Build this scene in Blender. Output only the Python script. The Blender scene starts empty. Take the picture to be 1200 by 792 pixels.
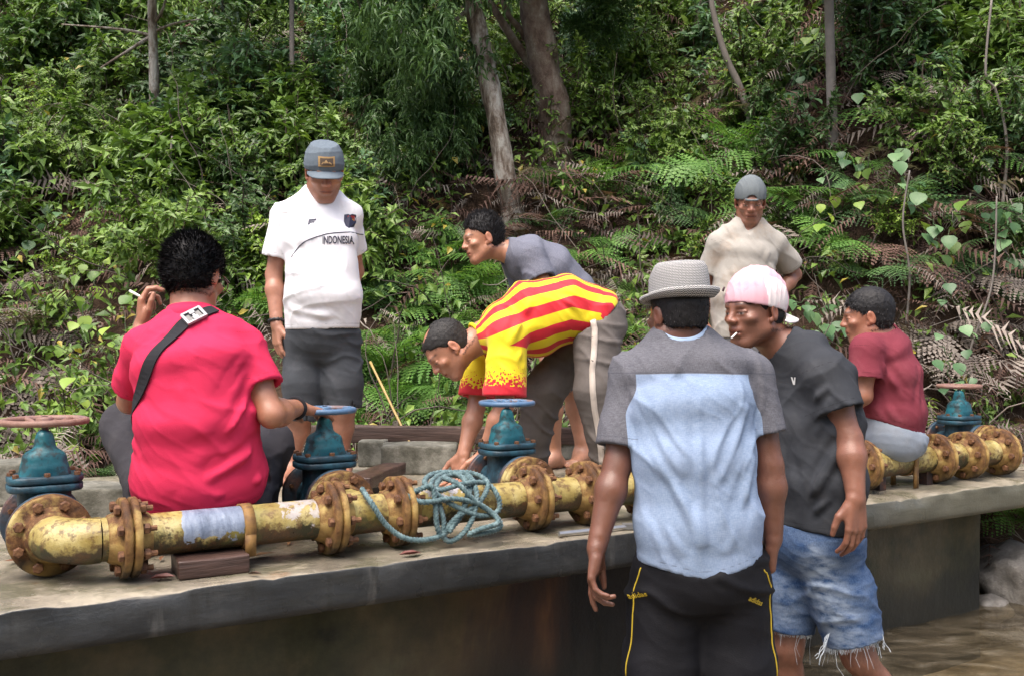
import bpy, bmesh, math, random
import numpy as np
from mathutils import Vector, Matrix
from mathutils.bvhtree import BVHTree

scene = bpy.context.scene
COL = scene.collection
random.seed(7)
RNG = np.random.default_rng(11)

# ------------------------------------------------------------------ camera, world, sun, exposure
FPX, CAMZ = 1150.0, 1.44
cam_data = bpy.data.cameras.new('camera')
cam = bpy.data.objects.new('camera', cam_data)
COL.objects.link(cam)
cam.location = (0, 0, CAMZ)
cam.rotation_euler = (math.radians(90), 0, 0)
cam_data.sensor_width = 36.0
cam_data.lens = 36.0 * FPX / 1200.0
cam_data.clip_start = 0.05
cam_data.clip_end = 400
scene.camera = cam

SUN_ELEV, SUN_AZ = math.radians(66), math.radians(208)
world = bpy.data.worlds.new('World')
scene.world = world
world.use_nodes = True
wnt = world.node_tree
sky = wnt.nodes.new('ShaderNodeTexSky')
sky.sky_type = 'NISHITA'
sky.sun_disc = False
sky.sun_elevation = SUN_ELEV
sky.sun_rotation = SUN_AZ
sky.air_density = 1.0
sky.dust_density = 6.0
sky.ozone_density = 0.6
bg = wnt.nodes['Background']
bg.inputs['Strength'].default_value = 0.15
wnt.links.new(sky.outputs[0], bg.inputs['Color'])
sun_data = bpy.data.lights.new('sun', 'SUN')
sun_data.energy = 1.5
sun_data.angle = math.radians(50)
sun_data.color = (1.0, 0.97, 0.93)
sun = bpy.data.objects.new('sun', sun_data)
COL.objects.link(sun)
sdir = Vector((math.sin(SUN_AZ) * math.cos(SUN_ELEV), math.cos(SUN_AZ) * math.cos(SUN_ELEV), math.sin(SUN_ELEV)))
sun.rotation_euler = sdir.to_track_quat('Z', 'Y').to_euler()
sun.location = sdir * 30
scene.view_settings.view_transform = 'Standard'
scene.view_settings.look = 'None'
scene.view_settings.exposure = 1.15
scene.view_settings.gamma = 1.0

# ------------------------------------------------------------------ small helpers
def V3(*a):
    return np.array(a, dtype=float)

def P(px, py, Y):
    """a point of the place, from where it is seen and how far away it stands"""
    return np.array([(px - 600.0) / FPX * Y, Y, CAMZ + (396.0 - py) / FPX * Y])

def nrm(v):
    v = np.asarray(v, float)
    return v / (np.linalg.norm(v) + 1e-12)

def tag(o, label=None, cat=None, group=None, kind=None):
    if label: o['label'] = label
    if cat: o['category'] = cat
    if group: o['group'] = group
    if kind: o['kind'] = kind
    return o

def empty(name, loc, rot=(0, 0, 0), label=None, cat=None, group=None):
    o = bpy.data.objects.new(name, None)
    o.empty_display_size = 0.1
    o.location = loc
    o.rotation_euler = rot
    COL.objects.link(o)
    return tag(o, label, cat, group)

def link(name, me, mat=None, parent=None, loc=(0, 0, 0), rot=(0, 0, 0)):
    o = bpy.data.objects.new(name, me)
    if isinstance(mat, Mat): mat = mat.m
    if mat is not None and len(me.materials) == 0:
        me.materials.append(mat)
    o.location = loc
    o.rotation_euler = rot
    if parent is not None:
        o.parent = parent
    COL.objects.link(o)
    return o

def copy_tree(o, parent=None):
    c = o.copy()
    COL.objects.link(c)
    c.parent = parent
    for ch in list(o.children):
        copy_tree(ch, c)
    return c

def mesh_np(name, verts, faces, smooth=True, attrs=None):
    """mesh from numpy arrays; faces (n,3) or (n,4) or a list of such arrays"""
    me = bpy.data.meshes.new(name)
    verts = np.asarray(verts, np.float32)
    if not isinstance(faces, (list, tuple)):
        faces = [faces]
    faces = [np.asarray(f, np.int32) for f in faces if len(f)]
    nl = sum(f.size for f in faces)
    nf = sum(len(f) for f in faces)
    me.vertices.add(len(verts))
    me.vertices.foreach_set('co', verts.ravel())
    me.loops.add(nl)
    me.loops.foreach_set('vertex_index', np.concatenate([f.ravel() for f in faces]))
    me.polygons.add(nf)
    tot = np.concatenate([np.full(len(f), f.shape[1], np.int32) for f in faces])
    start = np.concatenate([[0], np.cumsum(tot)[:-1]]).astype(np.int32)
    me.polygons.foreach_set('loop_start', start)
    me.polygons.foreach_set('use_smooth', np.full(nf, bool(smooth)))
    me.update(calc_edges=True)
    for k, a in (attrs or {}).items():
        a = np.asarray(a, np.float32)
        if a.ndim == 1:
            at = me.attributes.new(k, 'FLOAT', 'POINT')
            at.data.foreach_set('value', a)
        elif a.shape[1] == 3:
            at = me.attributes.new(k, 'FLOAT_VECTOR', 'POINT')
            at.data.foreach_set('vector', a.ravel())
        else:
            at = me.attributes.new(k, 'FLOAT_COLOR', 'POINT')
            at.data.foreach_set('color', a.ravel())
    me.validate()
    return me

class MB:
    """collects quads and triangles for one mesh"""
    def __init__(s):
        s.v, s.q, s.t, s.n = [], [], [], 0
        s.a = []
    def add(s, v, q=None, t=None, a=0.0):
        v = np.asarray(v, float)
        s.v.append(v)
        s.a.append(np.full(len(v), a) if np.isscalar(a) else np.asarray(a, float))
        if q is not None and len(q): s.q.append(np.asarray(q) + s.n)
        if t is not None and len(t): s.t.append(np.asarray(t) + s.n)
        s.n += len(v)
    def mesh(s, name, smooth=False, attr=None):
        fs = []
        if s.q: fs.append(np.concatenate(s.q))
        if s.t: fs.append(np.concatenate(s.t))
        return mesh_np(name, np.concatenate(s.v), fs, smooth, {attr: np.concatenate(s.a)} if attr else None)

def frame_for(d, hint=(0, 0, 1)):
    d = nrm(d)
    h = np.asarray(hint, float)
    if abs(np.dot(d, nrm(h))) > 0.95:
        h = np.array([1.0, 0, 0])
    u = nrm(np.cross(h, d))
    return u, np.cross(d, u), d

def tube_np(path, radii, n=8, cap=True, twist=0.0, lobes=0, lobe=0.0):
    """swept tube: verts, quads, tris"""
    path = np.asarray(path, float)
    m = len(path)
    radii = np.broadcast_to(np.asarray(radii, float), (m,))
    T = np.gradient(path, axis=0)
    T /= (np.linalg.norm(T, axis=1, keepdims=True) + 1e-12)
    u, v, _ = frame_for(T[0])
    vs = np.zeros((m, n, 3))
    ang = np.arange(n) / n * 2 * math.pi
    arc = 0.0
    for i in range(m):
        if i:
            u = u - T[i] * np.dot(u, T[i])
            u = nrm(u)
            v = np.cross(T[i], u)
            arc += np.linalg.norm(path[i] - path[i - 1])
        a = ang + twist * arc
        r = radii[i] * (1 + lobe * np.cos(lobes * ang)) if lobes else radii[i] * np.ones(n)
        vs[i] = path[i] + (np.cos(a) * r)[:, None] * u + (np.sin(a) * r)[:, None] * v
    i = np.arange(m - 1)[:, None] * n
    j = np.arange(n)[None, :]
    j2 = (j + 1) % n
    q = np.stack([i + j, i + j2, i + n + j2, i + n + j], -1).reshape(-1, 4)
    vs = vs.reshape(-1, 3)
    t = []
    if cap:
        c0, c1 = len(vs), len(vs) + 1
        vs = np.vstack([vs, path[0], path[-1]])
        for k in range(n):
            t.append((c0, (k + 1) % n, k))
            t.append((c1, (m - 1) * n + k, (m - 1) * n + (k + 1) % n))
    return vs, q, np.array(t, int).reshape(-1, 3)

def lathe_np(profile, n=32, axis='z'):
    """profile: list of (r, h); revolved about the axis"""
    pr = np.asarray(profile, float)
    m = len(pr)
    a = np.arange(n) / n * 2 * math.pi
    c, s = np.cos(a), np.sin(a)
    r, h = pr[:, 0][:, None], pr[:, 1][:, None]
    if axis == 'z':
        v = np.stack([r * c, r * s, np.broadcast_to(h, (m, n))], -1)
    elif axis == 'x':
        v = np.stack([np.broadcast_to(h, (m, n)), r * c, r * s], -1)
    else:
        v = np.stack([r * s, np.broadcast_to(h, (m, n)), r * c], -1)
    i = np.arange(m - 1)[:, None] * n
    j = np.arange(n)[None, :]
    q = np.stack([i + j, i + (j + 1) % n, i + n + (j + 1) % n, i + n + j], -1).reshape(-1, 4)
    return v.reshape(-1, 3), q

def box_np(lo, hi):
    x0, y0, z0 = lo
    x1, y1, z1 = hi
    v = [(x0, y0, z0), (x1, y0, z0), (x1, y1, z0), (x0, y1, z0), (x0, y0, z1), (x1, y0, z1), (x1, y1, z1), (x0, y1, z1)]
    q = [(0, 3, 2, 1), (4, 5, 6, 7), (0, 1, 5, 4), (1, 2, 6, 5), (2, 3, 7, 6), (3, 0, 4, 7)]
    return np.array(v, float), np.array(q)

def rough_box(name, lo, hi, cuts=6, amp=0.006, seed=0, bevel=0.008):
    """a worn block: bevelled, subdivided and slightly uneven"""
    bm = bmesh.new()
    v, q = box_np(lo, hi)
    bv = [bm.verts.new(p) for p in v]
    for f in q: bm.faces.new([bv[k] for k in f])
    bmesh.ops.bevel(bm, geom=list(bm.edges), offset=bevel, segments=2, affect='EDGES', profile=0.6)
    le = [e for e in bm.edges if e.calc_length() > 0.08]
    bmesh.ops.subdivide_edges(bm, edges=le, cuts=cuts, use_grid_fill=True)
    bmesh.ops.triangulate(bm, faces=[f for f in bm.faces if len(f.verts) > 4])
    co = np.array([p.co for p in bm.verts])
    d = np.stack([vnoise(co * 9 + seed * 13.7 + k * 31.1) for k in range(3)], 1) - 0.5
    d2 = np.stack([vnoise(co * 30 + seed * 3.7 + k * 31.1) for k in range(3)], 1) - 0.5
    co = co + d * amp * 2 + d2 * amp
    for p, c in zip(bm.verts, co): p.co = c
    me = bpy.data.meshes.new(name)
    bm.to_mesh(me)
    bm.free()
    me.polygons.foreach_set('use_smooth', np.ones(len(me.polygons), bool))
    return me

# value noise on arrays of points
_perm = np.random.default_rng(5).random(65536).astype(np.float64)
def _hash(i, j, k):
    return _perm[(i * 73856093 ^ j * 19349663 ^ k * 83492791) & 65535]
def vnoise(p):
    p = np.asarray(p, float)
    i = np.floor(p).astype(np.int64)
    f = p - i
    f = f * f * (3 - 2 * f)
    x, y, z = i[..., 0], i[..., 1], i[..., 2]
    fx, fy, fz = f[..., 0], f[..., 1], f[..., 2]
    def L(a, b, t): return a + (b - a) * t
    c = [[[_hash(x + a, y + b, z + d) for d in (0, 1)] for b in (0, 1)] for a in (0, 1)]
    return L(L(L(c[0][0][0], c[1][0][0], fx), L(c[0][1][0], c[1][1][0], fx), fy),
             L(L(c[0][0][1], c[1][0][1], fx), L(c[0][1][1], c[1][1][1], fx), fy), fz)
def fbm(p, o=3):
    s, a, t = 0, 1.0, 0
    for k in range(o):
        s = s + a * vnoise(np.asarray(p) * 2 ** k + 17.3 * k)
        t += a
        a *= 0.5
    return s / t
def sstep(a, b, x):
    t = np.clip((x - a) / (b - a), 0, 1)
    return t * t * (3 - 2 * t)

# ------------------------------------------------------------------ materials
class Mat:
    def __init__(s, name):
        s.m = bpy.data.materials.new(name)
        s.m.use_nodes = True
        s.nt = s.m.node_tree
        s.b = s.nt.nodes['Principled BSDF']
    def N(s, t, **kw):
        n = s.nt.nodes.new(t)
        for k, v in kw.items(): setattr(n, k, v)
        return n
    def put(s, sock, v):
        if isinstance(v, bpy.types.NodeSocket): s.nt.links.new(v, sock)
        elif isinstance(v, (tuple, list)):
            sock.default_value = tuple(v) if len(v) == len(sock.default_value) else tuple(v) + (1,)
        else: sock.default_value = v
    def coord(s, kind='Object', scale=None, rot=None):
        c = s.N('ShaderNodeTexCoord').outputs[kind]
        if scale is None and rot is None: return c
        mp = s.N('ShaderNodeMapping')
        s.put(mp.inputs[0], c)
        if scale is not None: mp.inputs['Scale'].default_value = scale
        if rot is not None: mp.inputs['Rotation'].default_value = rot
        return mp.outputs[0]
    def noise(s, scale, detail=4, rough=0.55, vec=None, dist=0.0, col=False):
        n = s.N('ShaderNodeTexNoise')
        n.inputs['Scale'].default_value = scale
        n.inputs['Detail'].default_value = detail
        n.inputs['Roughness'].default_value = rough
        n.inputs['Distortion'].default_value = dist
        s.put(n.inputs['Vector'], vec if vec is not None else s.coord())
        return n.outputs['Color' if col else 'Fac']
    def voro(s, scale, vec=None, feature='F1', out='Distance'):
        n = s.N('ShaderNodeTexVoronoi', feature=feature)
        n.inputs['Scale'].default_value = scale
        s.put(n.inputs['Vector'], vec if vec is not None else s.coord())
        return n.outputs[out]
    def wave(s, scale, vec=None, dist=0.0, **kw):
        n = s.N('ShaderNodeTexWave', **kw)
        n.inputs['Scale'].default_value = scale
        n.inputs['Distortion'].default_value = dist
        s.put(n.inputs['Vector'], vec if vec is not None else s.coord())
        return n.outputs['Fac']
    def ramp(s, fac, stops, interp='LINEAR'):
        n = s.N('ShaderNodeValToRGB')
        cr = n.color_ramp
        cr.interpolation = interp
        while len(cr.elements) < len(stops): cr.elements.new(0.5)
        for e, (p, c) in zip(cr.elements, stops):
            e.position = p
            e.color = tuple(c) + (1,) if not np.isscalar(c) else (c, c, c, 1)
        s.put(n.inputs[0], fac)
        return n.outputs[0]
    def mix(s, fac, a, b, mode='MIX'):
        n = s.N('ShaderNodeMix', data_type='RGBA', blend_type=mode)
        s.put(n.inputs[0], fac)
        s.put(n.inputs[6], a)
        s.put(n.inputs[7], b)
        return n.outputs[2]
    def math(s, op, a, b=0.0, clamp=False):
        n = s.N('ShaderNodeMath', operation=op, use_clamp=clamp)
        s.put(n.inputs[0], a)
        s.put(n.inputs[1], b)
        return n.outputs[0]
    def maprange(s, v, a, b, c=0.0, d=1.0):
        n = s.N('ShaderNodeMapRange')
        for k, x in zip(range(5), (v, a, b, c, d)): s.put(n.inputs[k], x)
        return n.outputs[0]
    def attr(s, name, out='Fac'):
        return s.N('ShaderNodeAttribute', attribute_name=name).outputs[out]
    def sep(s, v):
        n = s.N('ShaderNodeSeparateXYZ')
        s.put(n.inputs[0], v)
        return n.outputs
    def bump(s, h, strength=0.3, dist=0.01):
        n = s.N('ShaderNodeBump')
        n.inputs['Strength'].default_value = strength
        n.inputs['Distance'].default_value = dist
        s.put(n.inputs['Height'], h)
        s.put(s.b.inputs['Normal'], n.outputs[0])
    def set(s, **kw):
        names = dict(color='Base Color', rough='Roughness', metal='Metallic', spec='Specular IOR Level', sheen='Sheen Weight',
                     sss='Subsurface Weight', trans='Transmission Weight', ior='IOR', alpha='Alpha', coat='Coat Weight')
        for k, v in kw.items(): s.put(s.b.inputs[names[k]], v)
        return s

def cloth_bump(m, weave=500, rot=(0.3, 0.5, 0.2), amt=1.0):
    rd = m.N('ShaderNodeTexNoise')
    rd.noise_type = 'RIDGED_MULTIFRACTAL'
    rd.inputs['Scale'].default_value = 7.0
    rd.inputs['Detail'].default_value = 2.5
    rd.inputs['Roughness'].default_value = 0.45
    rd.inputs['Distortion'].default_value = 0.7
    m.put(rd.inputs['Vector'], m.coord(scale=(1.0, 1.0, 0.55), rot=rot))
    b1 = m.N('ShaderNodeBump')
    b1.inputs['Strength'].default_value = 0.55 * amt
    b1.inputs['Distance'].default_value = 0.016
    m.put(b1.inputs['Height'], rd.outputs['Fac'])
    b2 = m.N('ShaderNodeBump')
    b2.inputs['Strength'].default_value = 0.35
    b2.inputs['Distance'].default_value = 0.003
    m.put(b2.inputs['Height'], m.math('ADD', m.noise(weave, 2), m.math('MULTIPLY', m.noise(26, 3, dist=0.6), 1.4)))
    m.nt.links.new(b1.outputs[0], b2.inputs['Normal'])
    m.put(m.b.inputs['Normal'], b2.outputs[0])

def cloth_mat(name, color, var=0.12, dirt=None, dirt_amt=0.0, weave=420, rough=0.85, heather=0.0):
    m = Mat(name)
    c = np.array(color)
    col = m.mix(m.ramp(m.noise(5, 4), [(0.3, 0), (0.7, 1)]), tuple(c * (1 - var)), tuple(np.minimum(c * (1 + var), 1)))
    if heather:
        col = m.mix(m.math('MULTIPLY', m.ramp(m.noise(300, 2, vec=m.coord(scale=(1, 1, 0.3))), [(0.45, 0), (0.6, 1)]), heather), col, tuple(np.minimum(c * 1.9 + 0.04, 1)))
    if dirt is not None:
        col = m.mix(m.math('MULTIPLY', m.ramp(m.noise(7, 6, 0.65), [(0.5, 0), (0.68, 1)]), dirt_amt), col, dirt)
    col = m.mix(m.math('MULTIPLY', m.math('GREATER_THAN', m.attr('seam'), 0.962), 0.45), col, tuple(c * 0.35))
    m.set(color=col, rough=rough, sheen=0.0, spec=0.22)
    cloth_bump(m, weave)
    return m

def simple_mat(name, color, rough=0.6, metal=0.0, var=0.15, scale=20, bump=0.2):
    m = Mat(name)
    c = np.array(color)
    m.set(color=m.mix(m.noise(scale, 5), tuple(c * (1 - var)), tuple(np.minimum(c * (1 + var), 1))), rough=rough, metal=metal)
    if bump: m.bump(m.noise(scale * 6, 4), bump, 0.004)
    return m
# ------------------------------------------------------------------ implicit surfaces: limbs, faces and clothes grow together smoothly
BIG = 0.2
class Field:
    def __init__(s, lo, hi, h, fine=()):
        s.h = h
        ax = []
        for a in range(3):
            c = [lo[a]]
            while c[-1] < hi[a]:
                st = h
                for (fl, fh, hf) in fine:
                    if fl[a] - h <= c[-1] <= fh[a]: st = min(st, hf)
                c.append(c[-1] + st)
            ax.append(np.array(c, np.float32))
        s.ax = ax
        s.d = np.full([len(a) for a in ax], BIG, np.float32)
    def block(s, lo, hi):
        sl = []
        for a in range(3):
            i0 = int(np.searchsorted(s.ax[a], lo[a]))
            i1 = int(np.searchsorted(s.ax[a], hi[a]))
            if i1 <= i0: return None, None
            sl.append(slice(i0, i1))
        x = s.ax[0][sl[0]][:, None, None]
        y = s.ax[1][sl[1]][None, :, None]
        z = s.ax[2][sl[2]][None, None, :]
        return tuple(sl), (x, y, z)
    def add(s, prim, k=0.01):
        lo, hi, f = prim
        m = k + 3 * s.h
        sl, p = s.block(lo - m, hi + m)
        if sl is None: return
        s.d[sl] = smin(s.d[sl], f(*p).astype(np.float32), k)
    def cut(s, prim, k=0.004):
        lo, hi, f = prim
        m = k + 3 * s.h
        sl, p = s.block(lo - m, hi + m)
        if sl is None: return
        s.d[sl] = -smin(-s.d[sl], f(*p).astype(np.float32), k)
    def mesh(s):
        D = s.d
        ins = D < 0
        nx, ny, nz = D.shape
        c = np.zeros((nx - 1, ny - 1, nz - 1), np.int8)
        for a in (0, 1):
            for b in (0, 1):
                for e in (0, 1):
                    c += ins[a:nx - 1 + a, b:ny - 1 + b, e:nz - 1 + e]
        act = np.argwhere((c > 0) & (c < 8))
        idx = np.full(c.shape, -1, np.int32)
        idx[tuple(act.T)] = np.arange(len(act), dtype=np.int32)
        cor = np.array([(a, b, e) for a in (0, 1) for b in (0, 1) for e in (0, 1)])
        Vv = np.stack([D[act[:, 0] + a, act[:, 1] + b, act[:, 2] + e] for a, b, e in cor], 1)
        pos = np.zeros((len(act), 3))
        cnt = np.zeros(len(act))
        for i in range(8):
            for j in range(i + 1, 8):
                if np.abs(cor[i] - cor[j]).sum() != 1: continue
                va, vb = Vv[:, i], Vv[:, j]
                m = (va < 0) != (vb < 0)
                t = np.where(m, va / np.where(m, va - vb, 1), 0)
                pos += m[:, None] * (cor[i] + t[:, None] * (cor[j] - cor[i]))
                cnt += m
        pos /= cnt[:, None]
        w = np.stack([s.ax[a][act[:, a]] + pos[:, a] * (s.ax[a][act[:, a] + 1] - s.ax[a][act[:, a]]) for a in range(3)], 1)
        quads = []
        for a in range(3):
            b, e = (a + 1) % 3, (a + 2) % 3
            n = [nx, ny, nz]
            sa = [slice(None)] * 3; sb = [slice(None)] * 3
            sa[a] = slice(0, n[a] - 1); sb[a] = slice(1, n[a])
            for q in (b, e):
                sa[q] = slice(1, n[q] - 1); sb[q] = slice(1, n[q] - 1)
            A, B = ins[tuple(sa)], ins[tuple(sb)]
            g = np.argwhere(A != B)
            if not len(g): continue
            flip = A[tuple(g.T)]
            g[:, b] += 1; g[:, e] += 1
            def cell(db, de):
                h = g.copy()
                h[:, b] += db; h[:, e] += de
                return idx[tuple(h.T)]
            q = np.stack([cell(-1, -1), cell(0, -1), cell(0, 0), cell(-1, 0)], 1)
            q[~flip] = q[~flip][:, ::-1]
            quads.append(q)
        q = np.concatenate(quads)
        q = q[(q >= 0).all(1)]
        return w, q

def smin(a, b, k):
    if k <= 0: return np.minimum(a, b)
    h = np.maximum(k - np.abs(a - b), 0) / k
    return np.minimum(a, b) - h * h * k * 0.25

def rcone(a, b, ra, rb, flat=None, fs=1.0):
    a = np.asarray(a, float); b = np.asarray(b, float)
    r = max(ra, rb)
    ba = b - a
    L2 = max(float(ba @ ba), 1e-9)
    def f(x, y, z):
        px, py, pz = x - a[0], y - a[1], z - a[2]
        t = np.clip((px * ba[0] + py * ba[1] + pz * ba[2]) / L2, 0, 1)
        qx, qy, qz = px - ba[0] * t, py - ba[1] * t, pz - ba[2] * t
        d2 = qx * qx + qy * qy + qz * qz
        if flat is not None:
            w = qx * flat[0] + qy * flat[1] + qz * flat[2]
            d2 = d2 + w * w * (fs * fs - 1)
        return np.sqrt(d2) - (ra + (rb - ra) * t)
    return np.minimum(a, b) - r, np.maximum(a, b) + r, f

def ellip(c, R, rad):
    c = np.asarray(c, float); rad = np.asarray(rad, float)
    ext = np.sqrt(((R * rad) ** 2).sum(1))
    def f(x, y, z):
        px, py, pz = x - c[0], y - c[1], z - c[2]
        k0 = k1 = 0
        for i in range(3):
            l = px * R[0, i] + py * R[1, i] + pz * R[2, i]
            q = l / rad[i]
            k0 = k0 + q * q
            k1 = k1 + (q / rad[i]) ** 2
        k0 = np.sqrt(k0); k1 = np.sqrt(k1) + 1e-9
        return k0 * (k0 - 1) / k1
    return c - ext, c + ext, f

def eseg(A, B, lat, aA, bA, aB, bB, p=2.3):
    """a stretch of torso: elliptical section growing from A to B"""
    A = np.asarray(A, float); B = np.asarray(B, float)
    w = B - A
    L = np.linalg.norm(w)
    w = w / L
    u = nrm(lat - w * np.dot(lat, w))
    v = np.cross(w, u)
    r = max(aA, aB, bA, bB)
    c = min(aA, bA, aB, bB) * 0.7
    def f(x, y, z):
        px, py, pz = x - A[0], y - A[1], z - A[2]
        s = px * w[0] + py * w[1] + pz * w[2]
        t = np.clip(s / L, 0, 1)
        o = s - t * L
        X = px * u[0] + py * u[1] + pz * u[2]
        Y = px * v[0] + py * v[1] + pz * v[2]
        a = aA + (aB - aA) * t
        b = bA + (bB - bA) * t
        k = (np.abs(X / a) ** p + np.abs(Y / b) ** p + np.abs(o / c) ** p) ** (1 / p)
        return (k - 1) * np.minimum(a, b)
    return np.minimum(A, B) - r, np.maximum(A, B) + r, f

def cutplane(prim, pt, n, hollow=0.014, deep=0.035):
    """end a sleeve or trouser leg at a plane, open at the end"""
    lo, hi, f = prim
    pt = np.asarray(pt, float); n = nrm(n)
    def g(x, y, z):
        d = f(x, y, z)
        pl = (x - pt[0]) * n[0] + (y - pt[1]) * n[1] + (z - pt[2]) * n[2]
        r = np.maximum(d, pl)
        if hollow:
            r = np.maximum(r, -np.maximum(d + hollow, -(pl + deep)))
        return r
    return lo, hi, g

def vnormals(v, q):
    n = np.zeros_like(v)
    fn = np.cross(v[q[:, 2]] - v[q[:, 0]], v[q[:, 3]] - v[q[:, 1]])
    for k in range(4):
        for a in range(3):
            n[:, a] += np.bincount(q[:, k], fn[:, a], len(v))
    return n / (np.linalg.norm(n, axis=1, keepdims=True) + 1e-12)

def relax(v, q, it=1, f=0.5):
    for _ in range(it):
        s = np.zeros_like(v); c = np.zeros(len(v))
        for k in range(4):
            for o in (1, 3):
                for a in range(3):
                    s[:, a] += np.bincount(q[:, k], v[q[:, (k + o) % 4], a], len(v))
                c += np.bincount(q[:, k], minlength=len(v))
        v = v + f * (s / np.maximum(c, 1)[:, None] - v)
    return v

# ------------------------------------------------------------------ people
class Head:
    def __init__(s, c, fwd, up, sc=1.0):
        s.c = np.asarray(c, float)
        f = nrm(fwd)
        r = nrm(np.cross(f, up))
        u = np.cross(r, f)
        s.R = np.stack([r, f, u], 1)
        s.s = sc
    def w(s, *p):
        return s.c + s.R @ (np.array(p, float) * s.s)
    def loc(s, v):
        return ((v - s.c) @ s.R) / s.s
    def E(s, p, rad, tilt=None):
        R = s.R if tilt is None else s.R @ tilt
        return ellip(s.w(*p), R, np.array(rad) * s.s)
    def C(s, a, b, ra, rb):
        return rcone(s.w(*a), s.w(*b), ra * s.s, rb * s.s)

def rotx(a):
    c, s = math.cos(a), math.sin(a)
    return np.array([[1, 0, 0], [0, c, -s], [0, s, c]])
def rotz(a):
    c, s = math.cos(a), math.sin(a)
    return np.array([[c, -s, 0], [s, c, 0], [0, 0, 1]])

def add_head(F, H, lean=0.0):
    F.add(H.E((0, -0.012, 0.036), (0.075, 0.098, 0.084)), 0.01)
    F.add(H.E((0, 0.024, -0.026), (0.064 - lean, 0.069, 0.082)), 0.03)
    F.add(H.E((0, 0.066, -0.094), (0.026, 0.022, 0.020)), 0.03)
    for x in (-1, 1):
        F.add(H.C((x * 0.056, -0.005, -0.052), (x * 0.022, 0.064, -0.097), 0.017, 0.016), 0.03)
        F.add(H.E((x * 0.044, 0.066, -0.017), (0.022, 0.017, 0.014)), 0.02)
    F.add(H.C((-0.030, 0.083, 0.026), (0.030, 0.083, 0.026), 0.0125, 0.0125), 0.018)
    for x in (-1, 1):
        F.cut(H.E((x * 0.032, 0.100, 0.004), (0.019, 0.016, 0.0115)), 0.012)
        F.add(H.E((x * 0.0315, 0.0765, 0.004), (0.0145, 0.0135, 0.0135)), 0.002)
        F.add(H.C((x * 0.018, 0.088, 0.0085), (x * 0.046, 0.081, 0.0075), 0.0042, 0.0042), 0.004)
        F.add(H.C((x * 0.019, 0.087, -0.0045), (x * 0.045, 0.081, -0.0035), 0.0036, 0.0036), 0.005)
    F.add(H.C((0, 0.087, 0.016), (0, 0.110, -0.020), 0.0085, 0.0115), 0.014)
    for x in (-1, 1):
        F.add(H.E((x * 0.0135, 0.101, -0.0235), (0.0095, 0.012, 0.0085)), 0.007)
        F.cut(H.E((x * 0.0075, 0.108, -0.0325), (0.0042, 0.006, 0.004)), 0.003)
    F.add(H.E((0, 0.078, -0.054), (0.030, 0.020, 0.020)), 0.02)
    F.add(H.C((-0.020, 0.088, -0.0525), (0.020, 0.088, -0.0525), 0.0065, 0.0065), 0.008)
    F.add(H.E((0, 0.094, -0.050), (0.013, 0.007, 0.006)), 0.006)
    F.add(H.C((-0.016, 0.088, -0.0665), (0.016, 0.088, -0.0665), 0.0075, 0.0075), 0.008)
    F.cut(H.C((-0.026, 0.092, -0.0600), (0.026, 0.092, -0.0600), 0.0026, 0.0026), 0.004)
    for x in (-1, 1):
        t = rotz(x * -0.35) @ rotx(-0.2)
        F.add(H.E((x * 0.080, -0.012, -0.002), (0.008, 0.019, 0.031), t), 0.007)
        F.cut(H.E((x * 0.091, -0.008, -0.001), (0.008, 0.0105, 0.019), t), 0.006)
        F.add(H.E((x * 0.077, 0.002, -0.027), (0.007, 0.008, 0.010)), 0.005)

def add_hand(F, W, d, n, right, curl=(0.35, 0.5, 0.35), spread=0.06, sc=1.0, thumb=0.0, each=None):
    d = nrm(d); n = nrm(n - d * np.dot(n, d))
    s = np.cross(d, n) * (1 if right else -1)
    W = np.asarray(W, float)
    L = lambda a, b, c: W + (d * a + s * b + n * c) * sc
    lat = [0.030, 0.010, -0.011, -0.030]
    base = [0.088, 0.092, 0.088, 0.080]
    for x, bb in zip(lat, base):
        F.add(rcone(L(0.0, x * 0.55, 0), L(bb, x, 0), 0.0145 * sc, 0.0115 * sc), 0.012)
    F.add(rcone(L(0.03, 0.022, 0.006), L(0.06, 0.026, 0.008), 0.015 * sc, 0.012 * sc), 0.012)
    F.add(rcone(L(0.03, -0.022, 0.006), L(0.06, -0.022, 0.006), 0.013 * sc, 0.012 * sc), 0.012)
    lens = [(0.040, 0.024, 0.021), (0.044, 0.027, 0.022), (0.041, 0.025, 0.021), (0.032, 0.020, 0.019)]
    ends = []
    for i in range(4):
        c = curl if each is None else each[i]
        sp = (1.5 - i) * spread
        p = L(base[i], lat[i], 0)
        a = 0.0
        r = [0.0098, 0.0088, 0.0080, 0.0068] if i < 3 else [0.0085, 0.0078, 0.007, 0.006]
        for j in range(3):
            a += c[j]
            dd = (d * math.cos(a) + n * math.sin(a))
            dd = nrm(dd + s * sp * (math.cos(a)))
            e = p + dd * lens[i][j] * sc
            F.add(rcone(p, e, r[j] * sc, r[j + 1] * sc), 0.0045 if j == 0 else 0.0025)
            p = e
        ends.append(p)
    t0 = L(0.022, 0.022, 0.010)
    t1 = t0 + nrm(d * 0.75 + s * (0.65 - thumb) + n * (0.25 + thumb)) * 0.042 * sc
    t2 = t1 + nrm(d * 0.92 + s * (0.25 - thumb) + n * (0.25 + thumb)) * 0.032 * sc
    t3 = t2 + nrm(d * 0.95 + s * (0.05 - thumb) + n * (0.30 + thumb)) * 0.024 * sc
    F.add(rcone(t0, t1, 0.0150 * sc, 0.0120 * sc), 0.012)
    F.add(rcone(t1, t2, 0.0115 * sc, 0.0100 * sc), 0.003)
    F.add(rcone(t2, t3, 0.0100 * sc, 0.0078 * sc), 0.003)
    return ends, t3

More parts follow.
